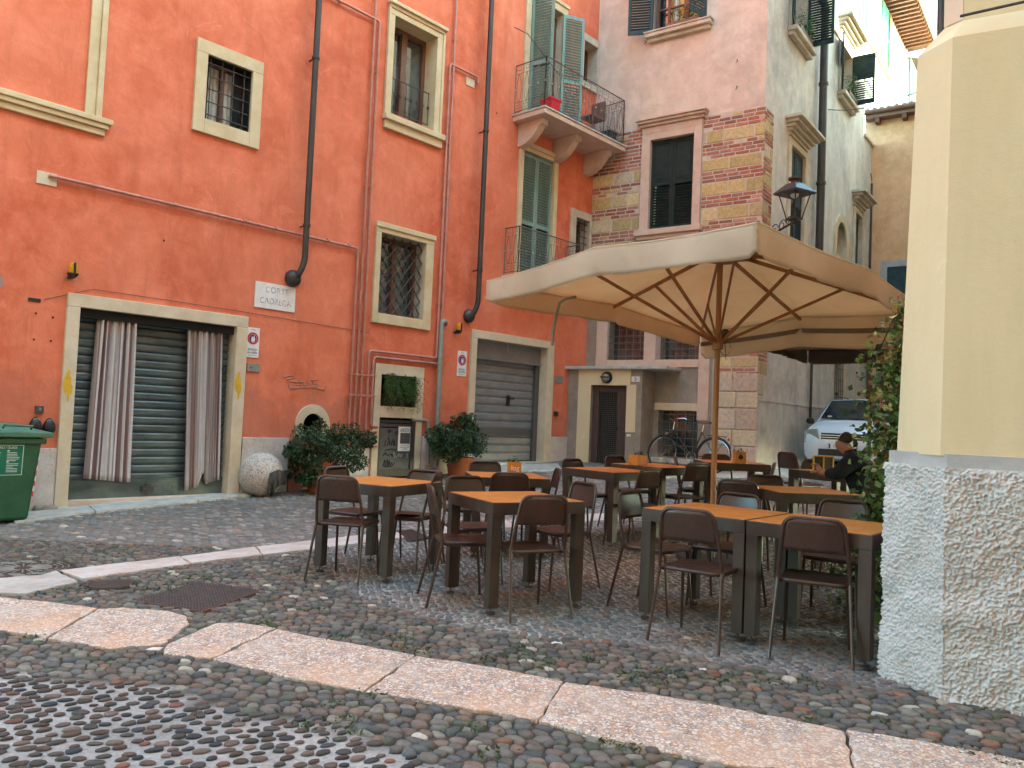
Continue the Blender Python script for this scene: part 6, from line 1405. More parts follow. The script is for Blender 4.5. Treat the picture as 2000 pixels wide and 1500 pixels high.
# ------------------------------------------------------------------ umbrellas
def umbrella(Cn, a1, L1, a2, L2, ze, zm, apex, hub, mat, vh, label, polemat, wood, pole_r, name='parasol', holes=True, hem=False):
    Cn = np.array(Cn); d1, d2 = e(a1)*L1, e(a2)*L2; c = Cn+(d1+d2)/2; g0 = float(gz(c[0], c[1]))
    t = thing(name, label, 'umbrella', (c[0], c[1], g0))
    per = [Cn, Cn+d1/2, Cn+d1, Cn+d1+d2/2, Cn+d1+d2, Cn+d2+d1/2, Cn+d2, Cn+d2/2]; zs = [ze if i % 2 == 0 else zm for i in range(8)]
    ap = np.array([c[0], c[1], apex]); PP = [np.array([p[0], p[1], z]) for p, z in zip(per, zs)]
    ns, ntt = 10, 14; V = []; F = []
    for k in range(8):
        a, b = PP[k], PP[(k+1) % 8]; n0 = len(V)
        for j in range(ntt+1):
            tt = j/ntt
            for i in range(ns+1):
                s_ = i/ns; q = a+(b-a)*s_; p = ap+(q-ap)*tt; sag = math.sin(PI*s_)*(tt**1.3)
                p = p.copy(); p[2] -= .014*sag+.03*math.sin(PI*tt)*(.4+.6*math.sin(PI*s_)); p[:2] += (c-p[:2])*.006*math.sin(PI*s_)*tt
                V.append(tuple(p))
        for j in range(ntt):
            for i in range(ns): x = n0+j*(ns+1)+i; F.append((x, x+1, x+ns+2, x+ns+1))
    m = MB(); m.add(V, F); bm_o = m.build('canopy', mat, t, fix=True)
    bm = bmesh.new(); bm.from_mesh(bm_o.data); bmesh.ops.remove_doubles(bm, verts=bm.verts, dist=.0008); bm.to_mesh(bm_o.data); bm.free(); bm_o.data.shade_smooth(); bm_o.data.set_sharp_from_angle(angle=R(50))
    md = bm_o.modifiers.new('thick', 'SOLIDIFY'); md.thickness = .0015
    rs = np.random.RandomState(3)
    for k in range(4):          # four valances, one per side
        a, mid, b = PP[2*k], PP[2*k+1], PP[(2*k+2) % 8]; V = []; F = []; n = 44; nz = 7; out = (a+b)/2-ap; out[2] = 0; out /= np.linalg.norm(out); ph = rs.rand(3)*6
        for j in range(nz+1):
            tt = j/nz
            for i in range(n+1):
                s_ = .006+.988*i/n; q = a+(mid-a)*(s_*2) if s_ < .5 else mid+(b-mid)*(s_*2-1); sl = math.sin(PI*((s_*2) % 1)) if 0 < s_ < 1 else 0
                q = q.copy(); q[2] -= .014*sl; q[:2] += (c-q[:2])*.006*sl
                end = min(s_, 1-s_)/.03; rnd = 1-(1-min(1, end))**2*.28; vv_ = vh*(1.75 if (hem and k == 2) else 1)
                hh = vv_*rnd*(1+.02*math.sin(s_*9+ph[0]))
                ed_ = math.exp(-min(s_, 1-s_, abs(s_-.5))/.09); w_ = (.020*math.sin(s_*17+ph[1])+.012*math.sin(s_*37+ph[2])+.006*math.sin(s_*80+ph[0])+.022*ed_*math.sin(s_*55+tt*4+ph[1]))*tt*(.4+.6*tt)-.035*tt*math.exp(-((s_-.5)/.025)**2)
                V.append(tuple(q+np.array([0, 0, -hh*tt])+out*(w_+.015*tt-.03*tt*tt)))
        for j in range(nz):
            for i in range(n): x = j*(n+1)+i; F.append((x, x+1, x+n+2, x+n+1))
        m = MB(); m.add(V, F); o = m.build('valance', mat, t, smooth=True); md = o.modifiers.new('thick', 'SOLIDIFY'); md.thickness = .0015
        if hem: m = MB(); m.tube([V[i] for i in range(n+1)], .0065, 6); m.build('rim_light_tube', mat, o)  # pale tube added along the edge, shapes the rim light there
        if hem and k == 2:
            m = MB(); W0 = []; 
            for i in range(n+1):
                v_ = np.array(V[i]); W0 += [tuple(v_-out*.02+np.array([0, 0, -.14])), tuple(v_-out*.02+np.array([0, 0, -.195]))]
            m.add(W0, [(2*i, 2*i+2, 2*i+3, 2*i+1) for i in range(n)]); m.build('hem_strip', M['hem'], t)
    hz = apex-.10
    m = MB(); m.tube([(c[0], c[1], g0+.05), (c[0], c[1], hz+.06)], pole_r, 14); m.build('pole', polemat, t, smooth=True)
    m = MB(); m.lathe((c[0], c[1], hub-.08), [(pole_r+.002, 0), (.05, .01), (.055, .05), (.045, .07), (.062, .09), (.062, .13), (pole_r+.002, .135)], 14); m.build('lower_hub', polemat, t, smooth=True)
    m = MB(); m.lathe((c[0], c[1], hz-.09), [(.03, 0), (.065, .02), (.065, .09), (.03, .10)], 14); m.build('upper_hub', wood, t, smooth=True)
    for k in range(8):
        a = ap+np.array([0, 0, -.10]); b = PP[k]-np.array([0, 0, .045]); dirr = (b-a); b2 = a+dirr*(.985 if k % 2 else .94); m = MB()
        def beam(m, p, q, w_=.022, h=.034):
            p, q = Vector(tuple(p)), Vector(tuple(q)); tt = (q-p).normalized(); s_ = tt.cross(Vector((0, 0, 1))).normalized()*w_/2; u = s_.cross(tt).normalized()*h/2
            m.add([tuple(x) for x in (p-s_-u, p+s_-u, p+s_+u, p-s_+u, q-s_-u, q+s_-u, q+s_+u, q-s_+u)], [(0, 1, 2, 3), (4, 7, 6, 5), (0, 4, 5, 1), (1, 5, 6, 2), (2, 6, 7, 3), (3, 7, 4, 0)])
        beam(m, a+dirr*.03, b2); rb = m.build('rib', wood, t)
        m = MB(); f = .56; md_ = a+dirr*f-np.array([0, 0, .015]); st = np.array([c[0], c[1], hub])+(md_-np.array([c[0], c[1], md_[2]]))/np.linalg.norm((md_-ap)[:2])*.05
        beam(m, st, md_, .018, .028); m.build('strut', wood, rb)
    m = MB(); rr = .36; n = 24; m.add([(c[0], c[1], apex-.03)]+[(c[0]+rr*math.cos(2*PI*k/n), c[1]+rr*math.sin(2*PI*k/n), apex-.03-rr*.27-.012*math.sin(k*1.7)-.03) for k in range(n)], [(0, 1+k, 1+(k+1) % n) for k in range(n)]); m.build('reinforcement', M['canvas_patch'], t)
    m = MB(); m.box((c[0]-.28, c[1]-.28, g0-.02), (c[0]+.28, c[1]+.28, g0+.05)); m.tube([(c[0], c[1], g0+.05), (c[0], c[1], g0+.3)], pole_r+.012, 12); m.build('base', M['iron'], t, bev=.01)
    return t, c, PP, ap
um, uc, UP, uap = umbrella((1.456, 4.76), 125, 3.03, 49.0, 4.16, 2.59, 2.67, 3.14, 2.16, M['canvas'], .205, 'large cream parasol with a wooden pole and ribs over the tables', M['umbpole'], M['teak'], .027, hem=True)
umbrella((5.5, 9.8), 145, 2.44, 55, 2.44, 2.70, 2.72, 3.0, 2.53, M['canvas2'], .23, 'brown parasol with a dark slim pole behind the cream one', M['brownpipe'], M['brownpipe'], .028)
# strap, cord and crank of the big parasol
m = MB(); 
def depth_pt(px, py, y): r = ray(px, py); return tuple(CC+r*(y/r[1]))
m.tube([depth_pt(1124, 580, 7.6), depth_pt(1105, 583, 7.5), depth_pt(1093, 592, 7.42), depth_pt(1087, 615, 7.4), depth_pt(1081, 645, 7.4), depth_pt(1078, 675, 7.4)], .014, 8); m.build('hanging_strap', M['greypipe'], um, smooth=True)
c = (uc[0], uc[1]); m = MB(); m.lathe((c[0]+.06, c[1]-.04, 2.2), [(.02, 0), (.04, .02), (.04, .06), (.02, .08)], 10); m.build('pulley', M['iron'], um)
m = MB(); m.tube([(c[0]+.06+.05*math.cos(a), c[1]-.05, 2.1+.07*math.sin(a)) for a in np.linspace(0, 5.8, 16)], .003, 5); m.tube([(c[0]+.05, c[1]-.05, 2.2), (c[0]+.07, c[1]-.05, 1.98)], .004, 5); q = UP[5]; m.tube([(q[0], q[1], q[2]-.06), (q[0], q[1], q[2]-.30)], .004, 5); m.build('cord', M['rope'], um)
# ------------------------------------------------------------------ plants
def bush(name, label, potc, potr, poth, blobs, n, seed, cols, lsz, square=False, group=None):
    t = thing(name, label, 'potted plant', potc, 0, group); m = MB(); m.lathe(potc, [(potr*.78, 0), (potr*.97, poth*.84), (potr*1.07, poth*.85), (potr*1.07, poth), (potr*.95, poth), (potr*.92, poth*.9), (.001, poth*.9)], 20); m.build('pot', M['terra'], t, smooth=True)
    m = MB(); rs = np.random.RandomState(seed); base_ = np.array(potc)+np.array([0, 0, poth*.85])
    for b in blobs:
        for q in range(5):
            tgt = np.array(b[:3])+rs.randn(3)*b[3]*.45; s0 = base_+np.array([rs.randn()*.05, rs.randn()*.05, 0]); md_ = (s0+tgt)/2+rs.randn(3)*.04; m.tube([tuple(s0), tuple(md_), tuple(tgt)], [.014, .009, .004], 6)
    m.build('stems', M['bark'], t); P = []; N = []; sub_ = []
    for b in blobs:
        sub_.append((b[0], b[1], b[2], b[3]*.72, b[4] if len(b) > 4 else 1))
        for q in range(16):
            d_ = rs.randn(3); d_ /= np.linalg.norm(d_); r_ = b[3]*(.72+.28*rs.rand()); sub_.append((b[0]+d_[0]*r_, b[1]+d_[1]*r_, b[2]+d_[2]*r_*(b[4] if len(b) > 4 else 1), b[3]*(.24+.16*rs.rand())))
    blobs = sub_
    for b in blobs:
        k = int(n*b[3]**2/sum(x[3]**2 for x in blobs)); d = rs.randn(k, 3); d /= np.linalg.norm(d, axis=1)[:, None]
        lump = 1+.16*np.sin(d[:, 0]*7+b[0]*3)*np.sin(d[:, 2]*6+b[1])+.10*np.sin(d[:, 1]*13+d[:, 2]*9)
        rad = b[3]*lump*(.55+.5*rs.rand(k)**.45); sc3 = np.array([1, 1, b[4] if len(b) > 4 else 1]); P.append(np.array(b[:3])+d*rad[:, None]*sc3); N.append(d)
    P = np.concatenate(P); N = np.concatenate(N); leaves('foliage', P, lsz, greens(cols, .9), M['leaf'], t, up=.9, seed=seed, asp=.42, nrm=N); return t
def wp(px, py, W=OW, d=.45): u, v = W.uv(px, py, d); return W.P(u, v, d)
def gnd(p): return np.array([p[0], p[1], float(gz(p[0], p[1]))])
DG = [(.028, .060, .024), (.045, .088, .032), (.018, .042, .018), (.075, .125, .050), (.10, .15, .06)]
g1 = OW.P(OW.uv(612, 935, .45)[0]+.1, 0, .45); g1 = gnd(g1); b1 = wp(600, 875); b2 = wp(676, 876)
m1 = (b1+b2)/2
bush('potted_bush', 'wide terracotta-potted dark evergreen bush with two crowns below the arch', gnd(OW.P(OW.uv(632, 930, .45)[0], 0, .45)), .27, .30, [(b1[0], b1[1], b1[2], .34, 1.05), (b2[0], b2[1], b2[2]+.02, .36, .98), (b1[0], b1[1], b1[2]-.28, .24)], 9000, 21, DG, .026)
b3 = wp(868, 862, d=.5); b4 = wp(893, 868, d=.45); b5 = wp(903, 845, d=.5)
bush('potted_bush', 'terracotta-potted dark evergreen bush beside the grey shutter', gnd(OW.P(OW.uv(893, 925, .45)[0], 0, .5)), .24, .34, [(b3[0], b3[1], b3[2], .33, .95), (b4[0], b4[1], b4[2], .40, .95), (b5[0], b5[1], b5[2]+.02, .26, 1.1)], 8000, 33, DG, .028)
# fern in the niche
rs = np.random.RandomState(8); P = []
u0, u1, v0, v1 = HG['ni']
for k in range(300):
    s0 = np.array([u0+.06+(u1-u0-.08)*rs.rand(), v0+.20+.30*rs.rand(), -.04+.08*rs.rand()]); L_ = .16+.22*rs.rand(); du = (rs.rand()*1.3-.45)*.22; dd = .06+.16*rs.rand(); dn = .18+.42*rs.rand()
    for j in range(24):
        t_ = (j+1)/24; P.append(OW.P(s0[0]+du*t_, s0[1]+.20*t_-dn*t_*t_, s0[2]+dd*t_)+rs.randn(3)*.008)
P = np.array(P); P = P[P[:, 2] > v0-.16]
t = thing('hanging_fern', 'feathery green fern spilling from the square wall niche', 'plant', OW.P((u0+u1)/2, v0, -.1)); leaves('foliage', P, .015, greens([(.06, .14, .03), (.11, .21, .045), (.035, .085, .02), (.17, .20, .05)], .8), M['leaf'], t, up=.6, seed=9, asp=.3)
m = MB(OW.P); m.box((u0+.05, v0, -.3), (u1-.05, v0+.2, -.08)); m.build('planter_box', M['soil'], t)
# window box plants
def box_plant(W, u, v, d, w_, h, label, seed, n=500, flowers=False):
    t = thing('window_box_plant', label, 'plant', W.P(u, v, d)); rs = np.random.RandomState(seed); m = MB(W.P); m.box((u-w_/2, v, d-.07), (u+w_/2, v+.1, d+.07)); m.build('planter_box', M['brownpipe'], t)
    q = np.column_stack([u+(rs.rand(n)-.5)*w_*1.1, v+.08+h*rs.rand(n)**1.3, d+rs.randn(n)*.08]); P = np.array([W.P(*x) for x in q])
    leaves('foliage', P, .028, greens([(.04, .09, .02), (.07, .14, .035), (.10, .15, .05)]+([(.45, .12, .03)] if flowers else []), .7), M['leaf'], t, up=.5, seed=seed, asp=.35)
box_plant(FW, 2.02, 9.62, .05, .75, .32, 'flowering plant in the upper front window with the yellow panel', 4, 420, True)
box_plant(LW, 1.95, 9.75, .12, .9, .45, 'leafy plant on the upper lane window sill left of the drainpipe', 5); box_plant(LW, 6.0, 9.85, .14, .8, .55, 'spiky green plant on the lane window sill right of the drainpipe', 6)
# ivy on the side of the yellow building
rs = np.random.RandomState(17); n = 15000; P = []; N = []; colr = []
iv = thing('ivy', 'tall hanging ivy with yellowing autumn leaves beside the yellow building', 'ivy', (2.75, 5.7, 0))
zt = 2.32; 
for k in range(n):
    z = zt*rs.rand()**.85; 
    wid = .16+.16*math.sin(z*4+1)*.5+.10*(1-z/zt)+(.10 if z < 1.4 else 0)
    if z > 2.0: wid = .10+.10*(zt-z)/.3
    s_ = 5.35+.9*rs.rand()
    base_p = SW.P((s_-A[1])/LD[1], 0, 0)[:2]; out = abs(rs.randn())*wid*.62
    p = base_p+SW.n[:2]*out; P.append((p[0], p[1], z)); 
    f = min(1, max(0, (z-.9)/1.3)); r_c = rs.rand()
    if r_c < f*.55: colr.append([(.50, .40, .12), (.42, .32, .09), (.30, .12, .06), (.58, .48, .20)][rs.randint(4)])
    else: colr.append([(.09, .16, .04), (.15, .24, .06), (.20, .27, .08), (.06, .10, .03)][rs.randint(4)])
colr = np.array(colr)
P = np.array(P); leaves('foliage', P, .026, lambda r_, n_, p_: colr*(.6+.8*r_.rand(n_, 1)), M['ivy'], iv, up=.5, seed=18, asp=.7, nrm=np.tile(np.array([SW.n[0], SW.n[1], .2]), (len(P), 1)))
m = MB()
for k in range(14):
    s_ = 5.4+.8*rs.rand(); bp = SW.P((s_-A[1])/LD[1], 0, 0)[:2]; o_ = .05+.2*rs.rand(); q = bp+SW.n[:2]*o_; m.tube([(q[0]+rs.randn()*.03, q[1]+rs.randn()*.03, z) for z in np.linspace(0, 2.2, 9)], .006, 5)
m.build('stems', M['bark'], iv)
# ------------------------------------------------------------------ green bin
q = G(58, 1022); qa = G(-60, 1031); bx = thing('wheeled_bin', 'green wheeled glass recycling bin with a lifted lid by the wall', 'bin', q)
dv = (q-qa)[:2]; dv /= np.linalg.norm(dv); BW = Wall(q, np.array([dv[0], dv[1], 0])); 
if (CC-q) @ BW.n < 0: BW.n = -BW.n
zt_ = BW.uv(75, 858)[1]; ul = BW.uv(62, 860)[0]; w_ = 1.0; zg = q[2]
def bp(u, v, d): return BW.P(u, v, -d)
m = MB(bp); D_ = .62; tu_ = .075
m.add([(-w_, zg+.03, .05), (0, zg+.03, .05), (0, zg+.03, D_-.08), (-w_, zg+.03, D_-.08), (-w_-tu_, zt_, 0), (tu_, zt_, 0), (tu_, zt_, D_), (-w_-tu_, zt_, D_)], BF); m.build('body', M['bin'], bx, bev=.035)
m = MB(bp); m.box((-w_-tu_-.03, zt_-.05, -.03), (tu_+.03, zt_+.01, D_+.03)); m.build('rim', M['bin'], bx, bev=.012)
zl = BW.uv(60, 845)[1]
m = MB(bp); m.add([(-w_-.13, zt_+.02, -.06), (.16, zt_+.02, -.06), (.16, zt_+.02, D_+.05), (-w_-.13, zt_+.02, D_+.05), (-w_-.13, zt_+.075, -.06), (.16, zt_+.075, -.06), (.16, zt_+.10, D_+.05), (-w_-.13, zt_+.10, D_+.05)], BF)
m.add([(-w_-.08, zt_+.075, .0), (.10, zt_+.075, .0), (.10, zt_+.10, D_), (-w_-.08, zt_+.10, D_), (-w_+.1, zt_+.15, .1), (-.10, zt_+.15, .1), (-.10, zt_+.16, D_-.1), (-w_+.1, zt_+.16, D_-.1)], BF); m.build('lid', M['binlid'], bx, bev=.012)
m = MB(bp); m.tube([(-.32, zt_+.12, -.03), (-.32, zt_+.15, -.07), (-.06, zt_+.14, -.07), (-.06, zt_+.11, -.03)], .014, 8); m.build('lid_handle', M['binlid'], bx)
lz0, lz1 = BW.uv(30, 930, .02)[1], BW.uv(30, 868, .02)[1]; lu1 = BW.uv(48, 900, .02)[0]
def lab(u, v, d): 
    f = (v-zg)/(zt_-zg); return BW.P(u, v, d-.05*(1-f))
m = MB(lab); lu0 = lu1-.36; m.box((lu0, lz0, .001), (lu1, lz1, .004)); lb = m.build('label', M['binlabel'], bx)
class LabW:      # text mapper following the sloped front
    P = staticmethod(lambda u, v, d: lab(u, v, d))
m = MB(lab)
for a in ((lu0+.008, lz0+.008, lu1-.008, lz0+.013), (lu0+.008, lz1-.013, lu1-.008, lz1-.008), (lu0+.008, lz0+.013, lu0+.013, lz1-.013), (lu1-.013, lz0+.013, lu1-.008, lz1-.013)): m.box((a[0], a[1], .004), (a[2], a[3], .0052))
rs = np.random.RandomState(6); hh_ = lz1-lz0
for cx in (lu0+.03, lu0+.20):
    for k in range(14):
        v = lz1-.075-k*(hh_-.10)/14
        if k in (0, 7): m.box((cx, v, .004), (cx+.02, v+.014, .0052)); continue
        m.box((cx+.0, v, .004), (cx+.06+.06*rs.rand(), v+.0055, .0052))
m.build('label_print', M['labelink'], lb)
text('lettering', 'VETRO / GLASS', LabW, (lu0+lu1)/2, lz1-.035, .0055, .036, M['labelink'], lb, .9)
m = MB(bp)
for k in range(7):
    v = BW.uv(66, 962, .0)[1]+k*.085; f = (v-zg)/(zt_-zg); u = .0+tu_*f; c_ = 'r' if k % 2 == 0 else 'w'
    (m if c_ == 'r' else m).add([], [])
for col_, par in (('signred', 0), ('whiteen', 1)):
    m = MB(bp)
    for k in range(4):
        kk = 2*k+par; v = BW.uv(66, 966, .0)[1]+kk*.055
        def pu(v): return tu_*(v-zg)/(zt_-zg)+.004
        m.add([(pu(v), v-.02, .06), (pu(v), v+.03, .16), (pu(v+.055), v+.085, .16), (pu(v+.055), v+.035, .06)], [(0, 1, 2, 3)])
        m.add([(pu(v)-.035, v-.035, .044), (pu(v)-.001, v-.02, .044), (pu(v)-.001, v+.035, .044), (pu(v)-.035, v+.02, .044)], [(0, 1, 2, 3)])
    m.build('reflective_tape', M[col_], bx, fix=False)
for u in (-w_+.12, -.12):
    for d in (.12, D_-.16): m = MB(bp); m.tube([(u-.02, zg+.045, d), (u+.02, zg+.045, d)], .05, 14); m.build('wheel', M['tyre'], bx)
# ------------------------------------------------------------------ granite sphere with a cloth
q = G(508, 968); zc_ = q[2]; r_ = 40.5*np.linalg.norm(q[:2])/FPX*1.0; cs = np.array([q[0], q[1]+.0, zc_+r_*.97])
sph = thing('stone_sphere', 'speckled grey stone ball bollard beside the curtained shutter', 'bollard', (cs[0], cs[1], zc_))
m = MB(); m.lathe((cs[0], cs[1], zc_-.01), [(r_*math.sin(a)+.0005, r_*(1-math.cos(a))) for a in np.linspace(0.02, PI-.02, 26)], 40); m.build('ball', M['granite'], sph, smooth=True)
m = MB(); px_ = wp(486, 908, OW, .5); 
rgt = CR[:3]; V = []; F = []; nI, nJ = 22, 18; fw_dir = -(cs-CC); fw_dir[2] = 0; fw_dir /= np.linalg.norm(fw_dir)
rg = np.array([-fw_dir[1], fw_dir[0], 0]); rg = rg if rg @ CR > 0 else -rg
for j in range(nJ+1):
    t_ = j/nJ
    for i in range(nI+1):
        s_ = i/nI; x = (.35+.72*s_)+.10*math.sin(t_*3)*(s_-.5)-.12*t_*(1-s_)*0; top = .30-.15*abs(s_-.55)*2; z = top-t_*(.95+.22*math.sin(s_*5+1)-.45*max(0, s_-.75)*2.2)
        fold = .07*math.sin(s_*21+t_*1.5)*(.3+t_)
        xx = x+.05*fold; zz = z; rem = 1.03**2-xx*xx-zz*zz; y = math.sqrt(rem) if rem > .0 else 0; y = max(y, .12+.35*t_ if xx < .9 else .05)+fold+.03
        V.append(tuple(cs+rg*xx*r_+fw_dir*y*r_+np.array([0, 0, zz*r_])))
for j in range(nJ):
    for i in range(nI): a_ = j*(nI+1)+i; F.append((a_, a_+1, a_+nI+2, a_+nI+1))
m.add(V, F); o = m.build('cloth', M['cloth_dk'], smooth=True); tag(o, 'dark grey rag draped over the right of the stone ball', 'cloth'); md = o.modifiers.new('thick', 'SOLIDIFY'); md.thickness = .004
q = wp(558, 927, OW, .05); t = thing('wall_tap', 'dark round pipe stub with a thin rod low on the plinth', 'pipe', q-np.array([0, 0, .3])); dome(q, OW.n, [(.065, 0), (.065, .10), (.05, .13), (.001, .13)]).build('stub', M['iron'], t, smooth=True)
m = MB(); m.tube([tuple(q+np.array([0, 0, -.05])+OW.n*.06), tuple(gnd(q)+OW.n*.06)], .008, 6); m.build('rod', M['iron'], t)
# ------------------------------------------------------------------ street lantern on the lane side
lc = depth_pt(1552, 385, 14.2); lc = np.array(lc); ln = thing('street_lantern', 'old iron street lantern on a scrolled bracket at the brick corner', 'street lamp', lc)
hw = LD; 
def frus(m, c, r0, z0, r1, z1, rot=PI/4+.5, n=4):
    vs = [(c[0]+r*math.cos(rot+2*PI*k/n), c[1]+r*math.sin(rot+2*PI*k/n), c[2]+z) for r, z in ((r0, z0), (r1, z1)) for k in range(n)]; m.add(vs, [(0, 1, 2, 3), (4, 5, 6, 7)]+[(k, (k+1) % n, n+(k+1) % n, n+k) for k in range(n)])
m = MB(); frus(m, lc, .37, .08, .16, .24); frus(m, lc, .37, .05, .37, .08); m.lathe((lc[0], lc[1], lc[2]+.24), [(.07, 0), (.07, .06), (.12, .075), (.12, .11), (.03, .14)], 12); m.build('lantern_roof', M['drain'], ln)
for k in range(4):
    a = PI/4+.5+k*PI/2; m = MB(); m.tube([(lc[0]+.27*math.cos(a), lc[1]+.27*math.sin(a), lc[2]+.05), (lc[0]+.13*math.cos(a), lc[1]+.13*math.sin(a), lc[2]-.40)], .012, 6); m.build('frame_bar', M['drain'], ln)
m = MB(); frus(m, lc, .15, -.42, .15, -.39); m.lathe((lc[0], lc[1], lc[2]-.50), [(.02, 0), (.05, .03), (.05, .08), (.02, .10)], 10); m.build('lantern_foot', M['drain'], ln)
m = MB(); m.lathe((lc[0], lc[1], lc[2]-.02), [(.03, 0), (.07, .03), (.08, .08)], 10); m.build('lamp_bowl', M['whiteen'], ln)
an = FW.P(FU_-.05, lc[2]-.75, .03); m = MB(); a = np.array([lc[0], lc[1], lc[2]-.45]); m.tube([tuple(an), tuple(an+(a-an)*.5+np.array([0, 0, .05])), tuple(a)], .022, 8)
for f, rr in ((.45, .13), (.68, .10), (.85, .07)):
    c_ = an+(a-an)*f+np.array([0, 0, .10]); dr__ = (a-an)/np.linalg.norm(a-an); m.tube([tuple(c_+dr__*rr*math.cos(x)*(1-x/12)+np.array([0, 0, rr*math.sin(x)*(1-x/12)])) for x in np.linspace(0, 8, 26)], .009, 6)
m.tube([tuple(an-np.array([0, 0, .3])), tuple(an+(a-an)*.35+np.array([0, 0, -.0]))], .014, 6); m.build('bracket', M['drain'], ln)
# ------------------------------------------------------------------ bicycle against the facade
zb_ = float(gz(*FW.P(2, 0, .4)[:2]))
rc = FW.uv(1391, 893, .45)[0]; BZ = zb_+.02; bk = thing('bicycle', 'old black bicycle leaning at the barred window', 'bicycle', FW.P(rc-.5, BZ, .45))
def BP(x, z, y=0.): return tuple(FW.P(rc-x, BZ+z, .45+y-z*.22))       # x forward (towards the door), z up
rw_, fx = .34, 1.04
def wheel(cx, yaw, name='wheel'):
    def WP_(a, r): 
        x = r*math.cos(a)*math.cos(yaw); y = r*math.cos(a)*math.sin(yaw); return BP(cx+x, rw_+r*math.sin(a), y)
    m = MB(); m.tube([WP_(2*PI*k/36, rw_-.015) for k in range(36)], .015, 8, closed=True); o = m.build(name, M['tyre'], bk, smooth=True)
    m = MB(); m.tube([WP_(2*PI*k/36, rw_-.035) for k in range(36)], .008, 6, closed=True); m.build('rim', M['chrome'], o, smooth=True)
    m = MB()
    for k in range(28): m.tube([WP_(0, 0), WP_(2*PI*k/28, rw_-.04)], .0015, 3, cap=False)
    m.tube([BP(cx, rw_, -.04), BP(cx, rw_, .04)], .02, 8); m.build('spokes', M['chrome'], o)
    m = MB(); m.tube([WP_(a, rw_+.012) for a in np.linspace(-.1, 2.7, 16)], .012, 6); m.build('mudguard', M['black'], bk)
wheel(0, 0); wheel(fx, 1.0)
m = MB(); bbk = (.43, .29); st_ = (.28, .78); hd = (.88, .80); hd2 = (.92, .62)
for a, b, r2 in ((bbk, st_, .015), (bbk, hd2, .016), (st_, hd, .014) if False else (bbk, hd, .013), (hd, hd2, .018), (bbk, (0, rw_), .009), ((0, rw_), st_, .008), (hd2, (fx, rw_), .012)): m.tube([BP(*a), BP(*b)], r2, 8)
m.build('frame', M['black'], bk)
m = MB(); m.tube([BP(.28, .78), BP(.26, .92)], .011, 8); m.build('seat_post', M['chrome'], bk); m = MB()
V = [(.14, .94, -.08), (.14, .94, .08), (.24, .93, .07), (.40, .95, .015), (.40, .95, -.015), (.24, .93, -.07)]; m.add([BP(x, z, y) for x, z, y in V]+[BP(x, z+.045, y*.9) for x, z, y in V], [tuple(range(6)), tuple(range(11, 5, -1))]+[(k, (k+1) % 6, 6+(k+1) % 6, 6+k) for k in range(6)]); m.build('saddle', M['brownpipe'], bk, smooth=True)
def HB(x, z, y): c_, s__ = math.cos(1.0), math.sin(1.0); return BP(.88+(x-.88)*c_-y*s__, z, (x-.88)*s__+y*c_)
m = MB(); m.tube([BP(.88, .80), BP(.87, .96)], .012, 8); m.tube([HB(.70, .98, .30), HB(.82, 1.03, .24), HB(.90, 1.02, .10), HB(.88, .96, 0), HB(.90, 1.02, -.10), HB(.82, 1.03, -.24), HB(.70, .98, -.30)], .014, 8); m.build('handlebar', M['chrome'], bk, smooth=True)
for s_ in (-1, 1): m = MB(); m.tube([HB(.78, 1.015, .265*s_), HB(.68, .975, .31*s_)], .017, 8); m.build('grip', M['black'], bk)
m = MB(); m.tube([BP(.97, .72, .04), BP(1.02, .72, .09)], [.03, .055], 12); m.build('headlight', M['chrome'], bk); m = MB(); m.lathe(BP(-.26, .66), [(.001, -.03), (.03, 0), (.001, .03)], 8); m.build('rear_light', M['redglass'], bk)
m = MB(); m.tube([BP(*bbk, -.06), BP(*bbk, .06)], .02, 8); m.tube([BP(bbk[0]+.09*math.cos(k*2*PI/24), bbk[1]+.09*math.sin(k*2*PI/24), .05) for k in range(24)], .005, 5, closed=True); m.tube([BP(*bbk, .07), BP(.47, .13, .07)], .009, 6); m.tube([BP(*bbk, -.07), BP(.39, .45, -.07)], .009, 6); m.build('crank', M['chrome'], bk)
for (x, z, s_) in ((.47, .13, 1), (.39, .45, -1)): m = MB(); m.cbox((0, 0, 0), (.09, .02, .06)); m.v = [BP(x+v[0], z+v[1], s_*.12+v[2]) for v in m.v]; m.build('pedal', M['black'], bk)
m = MB(); m.tube([BP(-.02, rw_+.0), BP(-.2, .70), BP(.18, .72)], .006, 6); m.tube([BP(-.2, .705, -.05), BP(.18, .725, -.05)], .006, 6); m.build('rack', M['iron'], bk)
